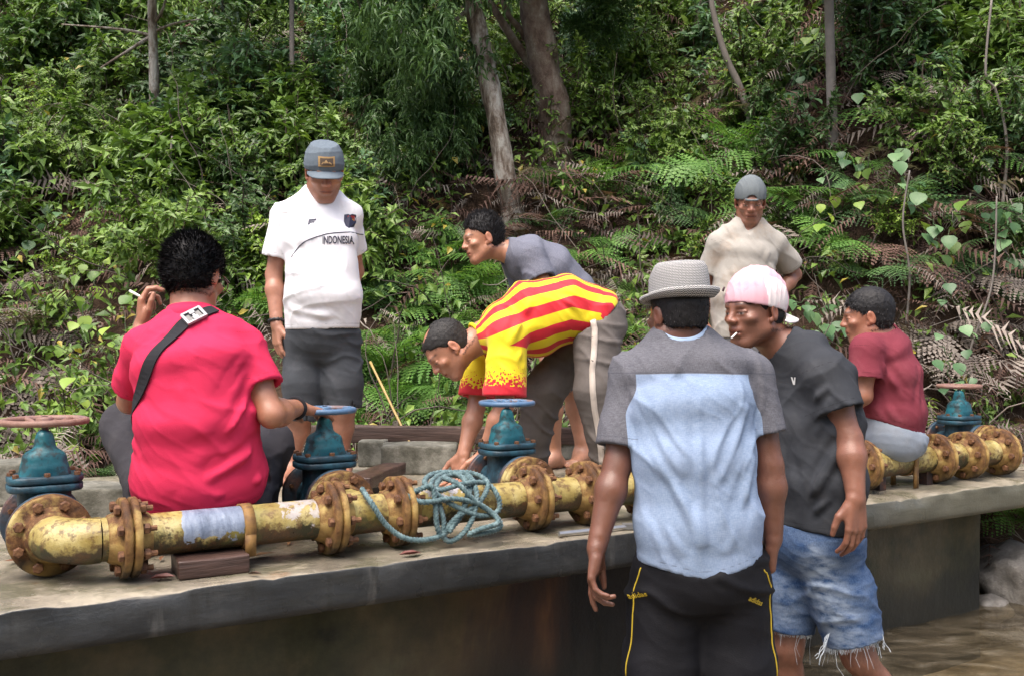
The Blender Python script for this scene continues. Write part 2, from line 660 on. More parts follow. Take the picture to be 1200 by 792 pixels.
def add_foot(F, A, d, sc=1.0):
    """bare foot: A is the ankle joint, d the toe direction; the sole lies 0.075 under A"""
    d = nrm(V3(d[0], d[1], 0)); s = np.cross(d, V3(0, 0, 1))
    z = V3(0, 0, 1)
    L = lambda a, b, c: A + (d * a + s * b + z * c) * sc
    F.add(rcone(L(-0.045, 0, -0.045), L(0, 0, -0.02), 0.030 * sc, 0.036 * sc), 0.03)
    F.add(rcone(L(-0.03, 0, -0.048), L(0.125, 0.008, -0.058), 0.030 * sc, 0.019 * sc, s, 0.8), 0.03)
    F.add(rcone(L(0.02, 0, -0.02), L(0.12, 0, -0.050), 0.032 * sc, 0.018 * sc, s, 0.75), 0.03)
    F.add(rcone(L(0.13, 0.03, -0.060), L(0.13, -0.03, -0.062), 0.016 * sc, 0.013 * sc), 0.02)
    for i, x in enumerate((0.032, 0.014, -0.001, -0.015, -0.028)):
        ln = 0.172 - i * 0.006 - (0.004 if i == 0 else 0)
        r = 0.011 if i == 0 else 0.0075
        F.add(rcone(L(0.135 - i * 0.003, x, -0.064), L(ln, x * 1.1, -0.066), r * sc, r * 0.9 * sc), 0.004)

class Person:
    """one man: joints in world space; every garment grows from the same joints"""
    def __init__(s, label, base, skin, head, hs=1.0, group=None):
        s.base = np.asarray(base, float)
        s.label, s.skin = label, np.array(skin)
        s.H = head
        s.ops = []           # body pieces: (prim, k)
        s.fine = []
        s.parts = []
        s.post = []
    def torso(s, st, lats, body_off=0.014):
        """stations bottom to top: (centre, half width, half depth)"""
        s.st, s.lats = st, [nrm(l) for l in lats]
        for o in s.torso_prims(-body_off): s.ops.append((o, 0.03))
    def torso_prims(s, off, a=0, b=None):
        out = []
        st = s.st
        for i in range(a, (len(st) if b is None else b) - 1):
            (c0, a0, b0), (c1, a1, b1) = st[i], st[i + 1]
            out.append(eseg(c0, c1, (s.lats[i] + s.lats[i + 1]) / 2, a0 + off, b0 + off, a1 + off, b1 + off))
        return out
    def neck(s, base, r0=0.058, r1=0.052):
        s.nb = np.asarray(base, float)
        top = s.H.w(0, -0.022, -0.045)
        s.nt = top
        s.ops.append((rcone(s.nb, top, r0, r1), 0.02))
    def arm(s, side, sh, el, wr, hd, hn, k=1.0, hand=None, m=1.0):
        sh, el, wr = map(np.asarray, (sh, el, wr))
        setattr(s, 'arm' + side, (sh, el, wr))
        o = s.ops
        o.append((rcone(s.nb * 0.75 + sh * 0.25, sh, 0.048 * k, 0.052 * k), 0.03))
        mid = sh * 0.55 + el * 0.45
        o.append((rcone(sh, mid, 0.050 * k * m, 0.045 * k * m), 0.02))
        o.append((rcone(mid, el, 0.044 * k * m, 0.036 * k), 0.02))
        m1 = el * 0.7 + wr * 0.3
        o.append((rcone(el, m1, 0.036 * k, 0.041 * k * m), 0.02))
        hs = np.cross(nrm(hd), nrm(hn))
        o.append((rcone(m1, wr, 0.040 * k * m, 0.026 * k), 0.02))
        o.append((rcone(wr - nrm(wr - el) * 0.03, wr + nrm(hd) * 0.012, 0.026 * k, 0.024 * k, np.asarray(hn, float), 1.25), 0.015))
        kw = dict(hand or {})
        kw.setdefault('sc', k)
        s.post.append(lambda F, wr=wr, hd=hd, hn=hn, side=side, kw=kw: add_hand(F, wr, np.asarray(hd, float), np.asarray(hn, float), side == 'R', **kw))
        hc = wr + nrm(hd) * 0.085
        s.fine.append((hc - 0.115, hc + 0.115, 0.0036))
    def leg(s, side, hip, kn, an, toe, k=1.0, foot=True):
        hip, kn, an = map(np.asarray, (hip, kn, an))
        setattr(s, 'leg' + side, (hip, kn, an))
        o = s.ops
        o.append((rcone(hip, kn, 0.082 * k, 0.054 * k), 0.03))
        back = nrm(np.cross(np.cross(kn - an, np.append(toe[:2], 0)), kn - an)) if False else -nrm(V3(toe[0], toe[1], 0))
        m = kn * 0.68 + an * 0.32 + back * 0.014
        o.append((rcone(kn, m, 0.050 * k, 0.052 * k), 0.025))
        o.append((rcone(m, an + V3(0, 0, 0.03), 0.051 * k, 0.034 * k), 0.025))
        o.append((rcone(an + V3(0, 0, 0.05), an, 0.033 * k, 0.033 * k), 0.02))
        if foot: s.post.append(lambda F: add_foot(F, an, toe, k))
    def build_body(s, mat, h=0.009, hh=0.0038, brow=1.0, stubble=0.0, lean=0.0):
        H = s.H
        lo = np.min([p[0][0] for p in s.ops] + [H.c - 0.17, s.base - V3(0.1, 0.1, 0.02)], 0) - 0.03
        hi = np.max([p[0][1] for p in s.ops] + [H.c + 0.17], 0) + 0.03
        for (a, b, _) in s.fine:
            lo = np.minimum(lo, a); hi = np.maximum(hi, b)
        for side in 'LR':
            if hasattr(s, 'leg' + side):
                an = getattr(s, 'leg' + side)[2]
                lo = np.minimum(lo, an - V3(0.22, 0.22, 0.1)); hi = np.maximum(hi, an + V3(0.22, 0.22, 0.1))
        hb = 0.145 * H.s
        F = Field(lo, hi, h, s.fine + [(H.c - hb, H.c + hb, hh)])
        for p, k in s.ops: F.add(p, k)
        add_head(F, H, lean)
        for f in s.post: f(F)
        v, q = F.mesh()
        v = relax(v, q, 1, 0.35)
        l = H.loc(v)
        col = np.tile(s.skin, (len(v), 1))
        nz = fbm(v * 40)[:, None]
        col = col * (0.84 + 0.32 * nz) * (0.88 + 0.24 * fbm(v * 12 + 5)[:, None]) * (1 + (vnoise(v * 260) - .5)[:, None] * .10)
        x, y, z = np.abs(l[:, 0]), l[:, 1], l[:, 2]
        # ears, nose and cheeks redder
        red = np.exp(-((x - 0.08) / 0.015) ** 2 - (z / 0.04) ** 2 - ((y + 0.01) / 0.03) ** 2) * 0.35 + np.exp(-(x / 0.02) ** 2 - ((z + 0.022) / 0.02) ** 2 - ((y - 0.105) / 0.02) ** 2) * 0.3
        col = col * (1 + red[:, None] * np.array([0.55, 0.1, 0.05]))
        lip = np.exp(-((z + 0.059) / 0.0095) ** 4 - (x / 0.026) ** 4) * (y > 0.075)
        col = col * (1 - lip[:, None]) + lip[:, None] * (s.skin * np.array([0.85, 0.55, 0.52]))
        mouth = np.exp(-((z + 0.060) / 0.0028) ** 2 - (x / 0.026) ** 4) * (y > 0.075)
        col *= 1 - 0.75 * mouth[:, None]
        bz = 0.0285 + 0.004 * np.cos((x - 0.03) / 0.02)
        br = np.exp(-((z - bz) / 0.0048) ** 2) * sstep(0.010, 0.016, x) * (1 - sstep(0.050, 0.058, x)) * (y > 0.05)
        col = col * (1 - 0.72 * brow * br[:, None]) + 0.72 * brow * br[:, None] * np.array([0.02, 0.016, 0.014])
        eye = ((x - 0.0315) / 0.0115) ** 2 + ((z - 0.0012) / 0.0030) ** 2
        ew = (1 - sstep(0.7, 1.25, eye)) * (y > 0.06)
        iris = (1 - sstep(0.004, 0.006, np.hypot(x - 0.032, z - 0.003))) * ew
        col = col * (1 - ew[:, None]) + ew[:, None] * np.array([0.30, 0.26, 0.24])
        col = col * (1 - iris[:, None]) + iris[:, None] * np.array([0.012, 0.008, 0.006])
        lash = np.exp(-((z - 0.0050) / 0.0024) ** 2) * np.exp(-((x - 0.0315) / 0.014) ** 4) * (y > 0.06)
        col *= 1 - 0.5 * lash[:, None]
        if stubble:
            st = stubble * sstep(-0.045, -0.062, z) * sstep(0.0, 0.03, y) * (0.4 + 0.6 * vnoise(l * 500))
            st = st * (1 - lip) * (np.linalg.norm(l, axis=1) < 0.16)
            col = col * (1 - 0.6 * st[:, None])
        s.bodyv, s.bodyq = v, q
        me = mesh_np('person', v - s.base, q, True, {'col': np.hstack([np.clip(col, 0, 1), np.ones((len(v), 1))])})
        s.root = link('person', me, mat, None, s.base)
        tag(s.root, s.label, 'person')
        return s.root
    def fld(s, prims, h, lohi=None):
        lo = np.min([p[0] for p, _ in prims], 0) - 0.05
        hi = np.max([p[1] for p, _ in prims], 0) + 0.05
        return Field(lo, hi, h)
    def finish(s, name, F, mat, folds=None, attrs=None, parent=None, sm=1):
        v, q = F.mesh()
        if sm: v = relax(v, q, sm, 0.4)
        n = vnormals(v, q)
        if folds is not None:
            o = folds(v, n)
            if getattr(s, 'hem', None) is not None and name == 'shirt':
                o = o * (1 - np.clip((n @ s.hem[1] - .15) * 1.6, 0, 1))
                o = o * (.35 + .65 * np.clip(np.abs((v - s.hem[0]) @ s.hem[1]) / .04, 0, 1))
            v = v + n * o[:, None]
        a = attrs(v) if attrs else None
        me = mesh_np(name, v - s.base, q, True, a)
        o = link(name, me, mat, parent or s.root)
        s.last = (v, q, n)
        return o
    def shirt(s, mat, sleeves, hem=None, neck_r=0.066, neck_up=0.07, off=0.0, h=0.007, folds=None, attrs=None, vneck=None, name='shirt', seg_from=0, sk=0.055, hem_curve=None, neckdir=None, polo=False, shoulder_k=1.0):
        """sleeves: {side: (fraction of the upper arm, radius at shoulder, radius at hem)}"""
        pr = [(p, 0.03) for p in s.torso_prims(off, seg_from)]
        nk = s.nb
        F0 = []
        for side in 'LR':
            sh = getattr(s, 'arm' + side)[0]
            F0.append((rcone(nk * 0.8 + sh * 0.2 - V3(0, 0, 0.0), sh, 0.056 * shoulder_k, sk + 0.008), 0.04))
        allp = pr + F0
        sl = []
        for side, (fr, r0, r1) in sleeves.items():
            sh, el, wr = getattr(s, 'arm' + side)
            e = sh + (el - sh) * fr
            ax = nrm(e - sh)
            p = rcone(sh, e + ax * 0.05, r0, r1 + (r1 - r0) * 0.2)
            sl.append((cutplane(p, e, ax, 0.014, 0.035), 0.022))
        F = s.fld(allp + sl, h)
        for p, k in allp: F.add(p, k)
        if hem is not None:
            pt, n = np.asarray(hem[0], float), nrm(hem[1])
            s.hem = (pt, n, hem_curve)
            x = F.ax[0][:, None, None]; y = F.ax[1][None, :, None]; z = F.ax[2][None, None, :]
            pl = (x - pt[0]) * n[0] + (y - pt[1]) * n[1] + (z - pt[2]) * n[2]
            if hem_curve is not None: pl = pl + hem_curve(x, y, z)
            d0 = F.d.copy()
            F.d = np.maximum(np.maximum(d0, pl), -np.maximum(d0 + 0.011, -(pl + 0.035))).astype(np.float32)
        for p, k in sl: F.add(p, k)
        nd = nrm(s.nt - s.nb) if neckdir is None else nrm(neckdir)
        F.cut(rcone(s.nb - nd * 0.01, s.nb + nd * 0.14, neck_r, neck_r + 0.015), 0.012)
        if vneck is not None:
            for (a, b, ra, rb) in vneck: F.cut(rcone(a, b, ra, rb), 0.01)
        def with_seams(v):
            a = dict(attrs(v)) if attrs else {}
            d = np.full(len(v), 1.0)
            if getattr(s, 'hem', None) is not None:
                pt, n, hc = s.hem
                pl = (v - pt) @ n + (hc(v[:, 0], v[:, 1], v[:, 2]) if hc is not None else 0)
                d = np.minimum(d, np.abs(pl + .022))
            for side, (fr, r0, r1) in sleeves.items():
                sh, el, wr = getattr(s, 'arm' + side)
                e = sh + (el - sh) * fr
                ax = nrm(e - sh)
                pl = (v - e) @ ax
                rad = np.linalg.norm(v - e - pl[:, None] * ax, axis=1)
                d = np.minimum(d, np.where(rad < r1 + .03, np.abs(pl + .020), 1.0))
                # the seam where sleeve meets body
                pl0 = (v - (sh - ax * .004)) @ ax
                rad0 = np.linalg.norm(v - sh - pl0[:, None] * ax, axis=1)
                d = np.minimum(d, np.where(rad0 < r0 + .035, np.abs(pl0 + .25 * rad0 - .010), 1.0))
            a['seam'] = 1 - np.clip(d / .05, 0, 1)
            return a
        return s.finish(name, F, mat, folds, with_seams)
    def legs_cloth(s, mat, hips, chains, h=0.008, folds=None, attrs=None, name='trousers', k=0.03, hollow=0.010):
        """hips: list of prims; chains: lists of (point, radius), cut at the last point"""
        pr = [(p, 0.04) for p in hips] + [(p, 0.03) for p in s.torso_prims(-0.006, 0, 2)]
        for ch in chains:
            for i in range(len(ch) - 1):
                (a, ra), (b, rb) = ch[i][:2], ch[i + 1][:2]
                a = np.asarray(a, float); b = np.asarray(b, float)
                if i == len(ch) - 2:
                    ax = nrm(b - a)
                    pr.append((cutplane(rcone(a, b + ax * 0.05, ra, rb), b, ax, hollow, 0.06), k))
                else:
                    pr.append((rcone(a, b, ra, rb), k))
        F = s.fld(pr, h)
        for p, kk in pr: F.add(p, kk)
        if getattr(s, 'hem', None) is not None:
            pt, n, hc = s.hem
            F2 = Field.__new__(Field); F2.h, F2.ax = F.h, F.ax
            F2.d = np.full(F.d.shape, BIG, np.float32)
            for p in s.torso_prims(0): F2.add(p, 0.03)
            x = F.ax[0][:, None, None]; y = F.ax[1][None, :, None]; z = F.ax[2][None, None, :]
            pl = (x - pt[0]) * n[0] + (y - pt[1]) * n[1] + (z - pt[2]) * n[2]
            if hc is not None: pl = pl + hc(x, y, z)
            F.d = np.maximum(F.d, np.minimum(np.minimum(-pl - 0.008, F2.d + 0.022), getattr(s, 'cutlim', 0.030) - F2.d)).astype(np.float32)
        return s.finish(name, F, mat, folds, attrs)
    def hair(s, mat, front=(0.086, 0.072), low=-0.07, thick=0.010, top=0.0, strands=2200, slen=0.016, lift=0.6, comb=(0, -1, -0.3), bald=None, side_thin=0.0, sw=0.0016, h=0.0042, zmax=None, parent=None):
        H = s.H
        F = Field(H.c - 0.16 * H.s, H.c + 0.16 * H.s, h)
        F.add(H.E((0, -0.014, 0.036 + top * 0.5), (0.0765 + thick * (1 - side_thin), 0.099 + thick, 0.085 + thick + top)), 0.0)
        F.add(H.E((0, -0.035, -0.015), (0.066 + thick * 0.5, 0.068 + thick * 0.5, 0.06)), 0.02)
        nP = nrm(V3(0, 0.80, -0.60)); p0 = V3(0, *front)
        x = F.ax[0][:, None, None]; y = F.ax[1][None, :, None]; z = F.ax[2][None, None, :]
        lx, ly, lz = [((x - H.c[0]) * H.R[0, i] + (y - H.c[1]) * H.R[1, i] + (z - H.c[2]) * H.R[2, i]) / H.s for i in range(3)]
        pl = (ly - p0[1]) * nP[1] + (lz - p0[2]) * nP[2] + 0.004 * np.sin(lx * 160) + 3.0 * lx * lx * (lz > 0.0)
        d = np.maximum(F.d, pl * H.s)
        d = np.maximum(d, (low - lz) * H.s)
        if zmax is not None: d = np.maximum(d, (lz - zmax) * H.s)
        F.d = d.astype(np.float32)
        for sx in (-1, 1):
            F.cut(H.E((sx * 0.088, 0.004, -0.012), (0.022, 0.028, 0.038)), 0.004)
        if bald is not None:
            c, rad = bald
            F.cut(H.E(c, rad), 0.01)
        v, q = F.mesh()
        n = vnormals(v, q)
        v = v + n * ((vnoise((v - H.c) * 120) - 0.5) * 0.003)[:, None]
        mb = MB()
        mb.add(v - s.base, q)
        if strands:
            rg = np.random.default_rng(3)
            l = H.loc(v)
            ok = np.where(np.linalg.norm(l, axis=1) > 0.075)[0]
            pick = rg.choice(ok, strands)
            cw = H.R @ nrm(comb)
            b0 = v[pick] - n[pick] * 0.002
            dr = n[pick] * lift + cw + rg.normal(0, 0.28, (strands, 3))
            dr -= n[pick] * np.minimum((dr * n[pick]).sum(1), 0.1)[:, None] * 0.0
            dr /= np.linalg.norm(dr, axis=1, keepdims=True)
            L = slen * H.s * rg.uniform(0.6, 1.2, strands)[:, None]
            sd = np.cross(dr, rg.normal(0, 1, (strands, 3)))
            sd /= np.linalg.norm(sd, axis=1, keepdims=True)
            m1 = b0 + dr * L * 0.55
            tip = b0 + dr * L + cw * L * 0.25
            vv = np.stack([b0 + sd * sw, b0 - sd * sw, m1 - sd * sw * 0.8, m1 + sd * sw * 0.8, tip], 1).reshape(-1, 3) - s.base
            k = np.arange(strands)[:, None] * 5
            mb.add(vv, k + np.array([0, 1, 2, 3]), k + np.array([3, 2, 4]))
        # short hairs fading out over the skin at the hairline
        if hasattr(s, 'bodyv'):
            rg = np.random.default_rng(17)
            near = np.where(np.linalg.norm(s.bodyv - H.c, axis=1) < 0.135 * H.s)[0]
            bn = vnormals(s.bodyv, s.bodyq)[near]
            bv = s.bodyv[near]; l = H.loc(bv)
            e = np.maximum((l[:, 1] - p0[1]) * 0.80 + (l[:, 2] - p0[2]) * -0.60 + 3.0 * l[:, 0] ** 2 * (l[:, 2] > 0), low - l[:, 2])
            ear = (np.abs(l[:, 0]) > .066) & (np.abs(l[:, 1] + .008) < .03) & (np.abs(l[:, 2] + .004) < .045)
            face = (l[:, 1] > .012) & (l[:, 2] < .045) | (l[:, 2] < low - .010)
            w = np.clip(1 - e / .007, 0, 1) * (e > -.004) * ~ear * ~face
            if w.sum() > 20:
                m_ = 900
                pk = rg.choice(len(near), m_, p=w / w.sum())
                b0 = bv[pk] + rg.normal(0, .0012, (m_, 3)) - bn[pk] * .0005
                cw = H.R @ nrm((0, -.3, -1))
                dr = bn[pk] * .45 + cw + rg.normal(0, .25, (m_, 3)); dr /= np.linalg.norm(dr, axis=1, keepdims=True)
                sd = np.cross(dr, bn[pk] + rg.normal(0, .3, (m_, 3))); sd /= np.linalg.norm(sd, axis=1, keepdims=True)
                L = rg.uniform(.004, .010, (m_, 1)) * H.s
                vv = np.stack([b0 + sd * .00045, b0 - sd * .00045, b0 + dr * L], 1).reshape(-1, 3) - s.base
                k = np.arange(m_)[:, None] * 3
                mb.add(vv, None, k + np.array([0, 1, 2]))
        me = mb.mesh('hair', True)
        return link('hair', me, mat, s.root)

def fold_fn(amp=0.005, dirs=((0, 0, 1),), freq=22, big=0.006, seed=0.0, creases=(), stretch=3.0):
    """cloth relief: broad undulation, ridged folds along given directions, and named creases"""
    def f(v, n):
        o = (fbm(v * 7 + seed, 2) - 0.5) * 2 * big
        for i, d in enumerate(dirs):
            d = nrm(d)
            w = vnoise(v * 4.5 + 9.1 * i + seed) * 5.0 + vnoise(v * 11 + 3.3 * i + seed) * 1.2
            ph = (v @ d) * freq + w
            r = 1 - np.abs(np.sin(ph))
            m = sstep(0.45, 0.75, vnoise(v * 5.0 + 40 + 7 * i + seed))
            o = o + 1.5 * amp * (r ** 2.6) * m
        w2 = vnoise(v * 9 + seed) * 7
        o = o + 0.0018 * (1 - np.abs(np.sin((v @ nrm(dirs[0])) * freq * 2.3 + w2))) ** 3
        for c in creases:
            A, B, wd, dp = c
            A = np.asarray(A, float); B = np.asarray(B, float)
            ba = B - A
            L = np.linalg.norm(ba)
            sway = (vnoise(v * 14 + seed) - 0.5) * 0.02
            t = np.clip(((v - A) @ ba) / L ** 2, 0, 1)
            dist = np.linalg.norm(v - A - t[:, None] * ba, axis=1) + sway * 0.7
            tp = np.sin(np.pi * np.clip(t * 0.9 + 0.1, 0, 1)) ** 0.6
            o = o + 1.7 * dp * np.exp(-(dist / wd) ** 2) * tp - 0.9 * dp * np.exp(-((dist - 1.8 * wd) / wd) ** 2) * tp
        return np.clip(o, -0.0045, 0.014)
    return f

def strip_on(bvh, pts, normals, width, thick=0.004, off=0.003, n=None):
    """a flat band laid along points with given outward normals"""
    pts = np.asarray(pts, float); nn = np.asarray(normals, float)
    T = np.gradient(pts, axis=0)
    S = np.cross(nn, T)
    S /= np.linalg.norm(S, axis=1, keepdims=True)
    a = pts + S * width / 2 + nn * (off + thick)
    b = pts - S * width / 2 + nn * (off + thick)
    c = pts - S * width / 2 + nn * (off - thick)
    d = pts + S * width / 2 + nn * (off - thick)
    m = len(pts)
    v = np.stack([a, b, c, d], 1).reshape(-1, 3)
    i = np.arange(m - 1)[:, None] * 4
    j = np.arange(4)[None, :]
    q = np.stack([i + j, i + 4 + j, i + 4 + (j + 1) % 4, i + (j + 1) % 4], -1).reshape(-1, 4)
    return v, np.vstack([q, [[0, 1, 2, 3], [(m - 1) * 4 + 3, (m - 1) * 4 + 2, (m - 1) * 4 + 1, (m - 1) * 4]]])

def bvh_of(v, q):
    return BVHTree.FromPolygons([tuple(p) for p in v], [tuple(int(i) for i in f) for f in q])

def text_mesh(body, size, extrude=0.0):
    cu = bpy.data.curves.new('lettering', 'FONT')
    cu.body = body
    cu.size = size
    cu.align_x = 'CENTER'
    cu.align_y = 'CENTER'
    cu.offset = size * 0.02
    cu.resolution_u = 3
    o = bpy.data.objects.new('lettering', cu)
    COL.objects.link(o)
    dg = bpy.context.evaluated_depsgraph_get()
    me = bpy.data.meshes.new_from_object(o.evaluated_get(dg))
    bpy.data.objects.remove(o)
    bpy.data.curves.remove(cu)
    v = np.array([p.co[:] for p in me.vertices])
    f = [list(p.vertices) for p in me.polygons]
    bpy.data.meshes.remove(me)
    return v, f

def decal(name, v2, faces, C, U, Wv, D, bvh, mat, parent, base, off=0.002):
    """flat print laid on cloth: 2-D shape at C spanned by U, Wv, dropped along D onto the cloth"""
    out = []
    for p in v2:
        w = Vector(C + U * p[0] + Wv * p[1] - np.asarray(D) * 0.25)
        hit = bvh.ray_cast(w, Vector(D))
        q = np.array(hit[0]) if hit[0] is not None else np.array(C + U * p[0] + Wv * p[1])
        out.append(q - np.asarray(D) * off - base)
    me = bpy.data.meshes.new(name)
    me.from_pydata([tuple(p) for p in out], [], faces)
    return link(name, me, mat, parent)

def ring_path(c, ax, r, n=28, flat=None):
    u, v, _ = frame_for(ax)
    a = np.linspace(0, 2 * math.pi, n)
    return c + np.cos(a)[:, None] * u * r + np.sin(a)[:, None] * v * r

def band(s, name, mat, c, ax, r, tr, flatn=None, fl=1.0, parent=None, beads=0):
    """bracelet or watch strap round a wrist"""
    p = ring_path(np.asarray(c, float), ax, r, 36)
    if flatn is not None:
        fn = nrm(flatn)
        d = (p - c) @ fn
        p = p - d[:, None] * fn * (1 - fl)
    rr = tr * (1 + (0.35 * np.cos(np.arange(36) / 36 * 2 * math.pi * beads) if beads else 0))
    v, q, t = tube_np(p, rr, 7, False)
    mb = MB(); mb.add(v - s.base, q)
    return link(name, mb.mesh(name, True), mat, parent or s.root)

def cap_dome(s, mat, front_h=0.03, back_h=0.0, grow=0.014, tall=0.012, h=0.004, name='cap', attrs=None, squash=None, bill=None, bill_mat=None):
    H = s.H
    F = Field(H.c - 0.18 * H.s, H.c + 0.18 * H.s, h)
    F.add(H.E((0, -0.014, 0.036 + tall * 0.4), (0.0765 + grow, 0.099 + grow, 0.084 + grow + tall)), 0)
    x = F.ax[0][:, None, None]; y = F.ax[1][None, :, None]; z = F.ax[2][None, None, :]
    lx, ly, lz = [((x - H.c[0]) * H.R[0, i] + (y - H.c[1]) * H.R[1, i] + (z - H.c[2]) * H.R[2, i]) / H.s for i in range(3)]
    pl = back_h + (front_h - back_h) * (ly + 0.1) / 0.2 - lz
    d0 = F.d.copy()
    d = np.maximum(F.d, pl * H.s)
    d = np.maximum(d, -np.maximum(d0 + 0.007, -(pl * H.s + 0.035)))
    if squash is not None: d = np.maximum(d, (lz - squash) * H.s)
    F.d = d.astype(np.float32)
    if bill == 'hole':
        F.cut(H.E((0, 0.11, front_h + 0.002), (0.028, 0.05, 0.024)), 0.003)
    o = s.finish(name, F, mat, fold_fn(0.0015, ((1, 0, 0), (0, 0, 1)), 60, 0.003, 2.0), attrs)
    return o

def cap_brim(s, mat, cap, sign=1, z0=0.03, y0=0.09, length=0.075, w=0.078, droop=0.03, slope=0.25, thick=0.0035, name='brim'):
    H = s.H
    nu, nv = 21, 9
    top = []
    for j in range(nv):
        for i in range(nu):
            u = -1 + 2 * i / (nu - 1); v = j / (nv - 1)
            edge = math.sqrt(max(0, 1 - (abs(u) ** 2.4) * 0.92))
            inner = y0 * math.sqrt(max(0.0, 1 - (0.84 * u) ** 2)) - 0.012
            y = inner + v * length * edge
            z = z0 - droop * u * u - slope * (v * length * edge)
            top.append((u * w, y, z))
    top = np.array(top)
    bot = top - np.array([0, 0, thick])
    vv = np.vstack([top, bot])
    vv[:, 1] *= sign
    n = nu * nv
    q = []
    for j in range(nv - 1):
        for i in range(nu - 1):
            a = j * nu + i
            q.append((a, a + 1, a + nu + 1, a + nu)); q.append((n + a, n + a + nu, n + a + nu + 1, n + a + 1))
    rim = [i for i in range(nu)] + [j * nu + nu - 1 for j in range(1, nv)] + [(nv - 1) * nu + i for i in range(nu - 2, -1, -1)] + [j * nu for j in range(nv - 2, 0, -1)]
    for a, b in zip(rim, rim[1:] + rim[:1]): q.append((a, n + a, n + b, b))
    w_ = s.H.c + (vv * H.s) @ H.R.T - s.base
    me = mesh_np(name, w_, np.array(q), True)
    bm = bmesh.new(); bm.from_mesh(me); bmesh.ops.recalc_face_normals(bm, faces=bm.faces); bm.to_mesh(me); bm.free()
    return link(name, me, mat, cap)
ZS = 0.797                                  # top of the concrete platform
# ------------------------------------------------------------------ the ground: hillside, stream bed, water
EA = np.array([-1.20, 2.30])                # a point of the platform's near edge
ED = np.array([0.8586, 0.5126])             # the way the platform runs
EN = np.array([-0.5126, 0.8586])            # towards the hill
EANG = math.atan2(ED[1], ED[0])
def edge_sp(x, y):
    dx, dy = x - EA[0], y - EA[1]
    return dx * ED[0] + dy * ED[1], dx * EN[0] + dy * EN[1]

def hill_z(x, y):
    x = np.asarray(x, float); y = np.asarray(y, float)
    toe = 5.75 + 0.25 * np.sin(x * 0.9 + 1) + 0.25 * sstep(-1.0, -3.0, x) - 0.35 * sstep(1.2, 3.0, x) + 1.2 * sstep(6, 12, np.abs(x))
    d = y - toe
    right = sstep(2.55, 3.1, x)
    base = 0.62
    st = sstep(1.0, 2.8, x)
    s1 = 0.95 + 0.55 * st
    up = np.where(d < 0, 0, np.where(d < 1.6, d * s1, 1.6 * s1 + (d - 1.6) * (0.92 + 0.05 * st)))
    rise = up
    n = (fbm(np.stack([x * 0.9, y * 0.9, x * 0], -1), 4) - 0.5) * 0.9 + (fbm(np.stack([x * 3.1, y * 3.1, x * 0 + 5], -1), 3) - 0.5) * 0.30
    z = base + rise + n * sstep(-0.4, 0.8, d) * (1 - 0.5 * sstep(6, 12, d))
    s, p = edge_sp(x, y)
    z0 = z
    z = np.where(p < (0.45), np.minimum(z, -0.25), z)
    z = np.where((p < 2.4) & (s < 5.1), np.minimum(z, 0.60), z)
    bank = -.15 + .74 * sstep(.05, .75, p + (fbm(np.stack([x * 4, y * 4, x * 0 + 2], -1), 3) - .5) * .35) + (fbm(np.stack([x * 5, y * 5, x * 0 + 8], -1), 3) - .5) * .12
    w = sstep(.7, 1.5, p)
    z = np.where((s > 3.7) & (s < 9), np.where(p < .7, np.minimum(bank, .66), np.minimum(bank, .66) * (1 - w) + z0 * w), z)
    return z

gx = np.concatenate([np.arange(-60, -9, 2.0), np.arange(-9, 9, 0.11), np.arange(9, 61, 2.0)])
gy = np.concatenate([np.arange(-40, 1, 2.0), np.arange(1, 16, 0.11), np.arange(16, 60, 1.5)])
X, Y = np.meshgrid(gx, gy, indexing='ij')
Z = hill_z(X, Y)
Z = np.where(Y < 1.5, np.minimum(Z, -0.25), Z)
# unseen slope added behind the camera to cut light from the front
Z = np.where(Y < -2.5, Z + np.minimum((-2.5 - Y) * 0.55, 10) * (0.8 + 0.4 * fbm(np.stack([X * .3, Y * .3, X * 0], -1), 3)), Z)
nx_, ny_ = X.shape
i = np.arange(nx_ - 1)[:, None] * ny_; j = np.arange(ny_ - 1)[None, :]
q = np.stack([i + j, i + ny_ + j, i + ny_ + j + 1, i + j + 1], -1).reshape(-1, 4)
m = Mat('hillside_soil')
n1 = m.noise(2.2, 6, .65)
col = m.ramp(n1, [(.30, (.022, .014, .010)), (.48, (.055, .034, .023)), (.62, (.085, .055, .038)), (.75, (.045, .042, .022))])
col = m.mix(m.ramp(m.noise(26, 5, .7), [(.45, 0), (.62, 1)]), col, (.095, .062, .042))
m.set(color=col, rough=.95, spec=.15)
m.bump(m.math('ADD', m.noise(14, 6, .7), m.math('MULTIPLY', m.noise(60, 4), .5)), .9, .05)
hill = link('hillside', mesh_np('hillside', np.stack([X, Y, Z], -1).reshape(-1, 3), q), m)
tag(hill, 'steep brown leaf littered hillside rising behind the platform', kind='structure')

# stream bed (the men in front stand in it)
bx_ = np.concatenate([np.arange(-60, -6, 3.0), np.arange(-6, 8, 0.10), np.arange(8, 61, 3.0)])
by_ = np.concatenate([np.arange(-40, 1, 3.0), np.arange(1, 7.5, 0.10), [9.0]])
X, Y = np.meshgrid(bx_, by_, indexing='ij')
Z = -0.02 + (fbm(np.stack([X * 1.6, Y * 1.6, X * 0], -1), 3) - 0.5) * 0.10
nx_, ny_ = X.shape
i = np.arange(nx_ - 1)[:, None] * ny_; j = np.arange(ny_ - 1)[None, :]
q = np.stack([i + j, i + ny_ + j, i + ny_ + j + 1, i + j + 1], -1).reshape(-1, 4)
m = Mat('silty_stream_bed')
col = m.ramp(m.noise(3.5, 6, .65, dist=.6), [(.32, (.09, .070, .045)), (.48, (.24, .195, .135)), (.62, (.42, .36, .27))])
col = m.mix(m.ramp(m.voro(9, feature='F1'), [(.25, .5), (.5, 0)]), col, (.10, .075, .045))
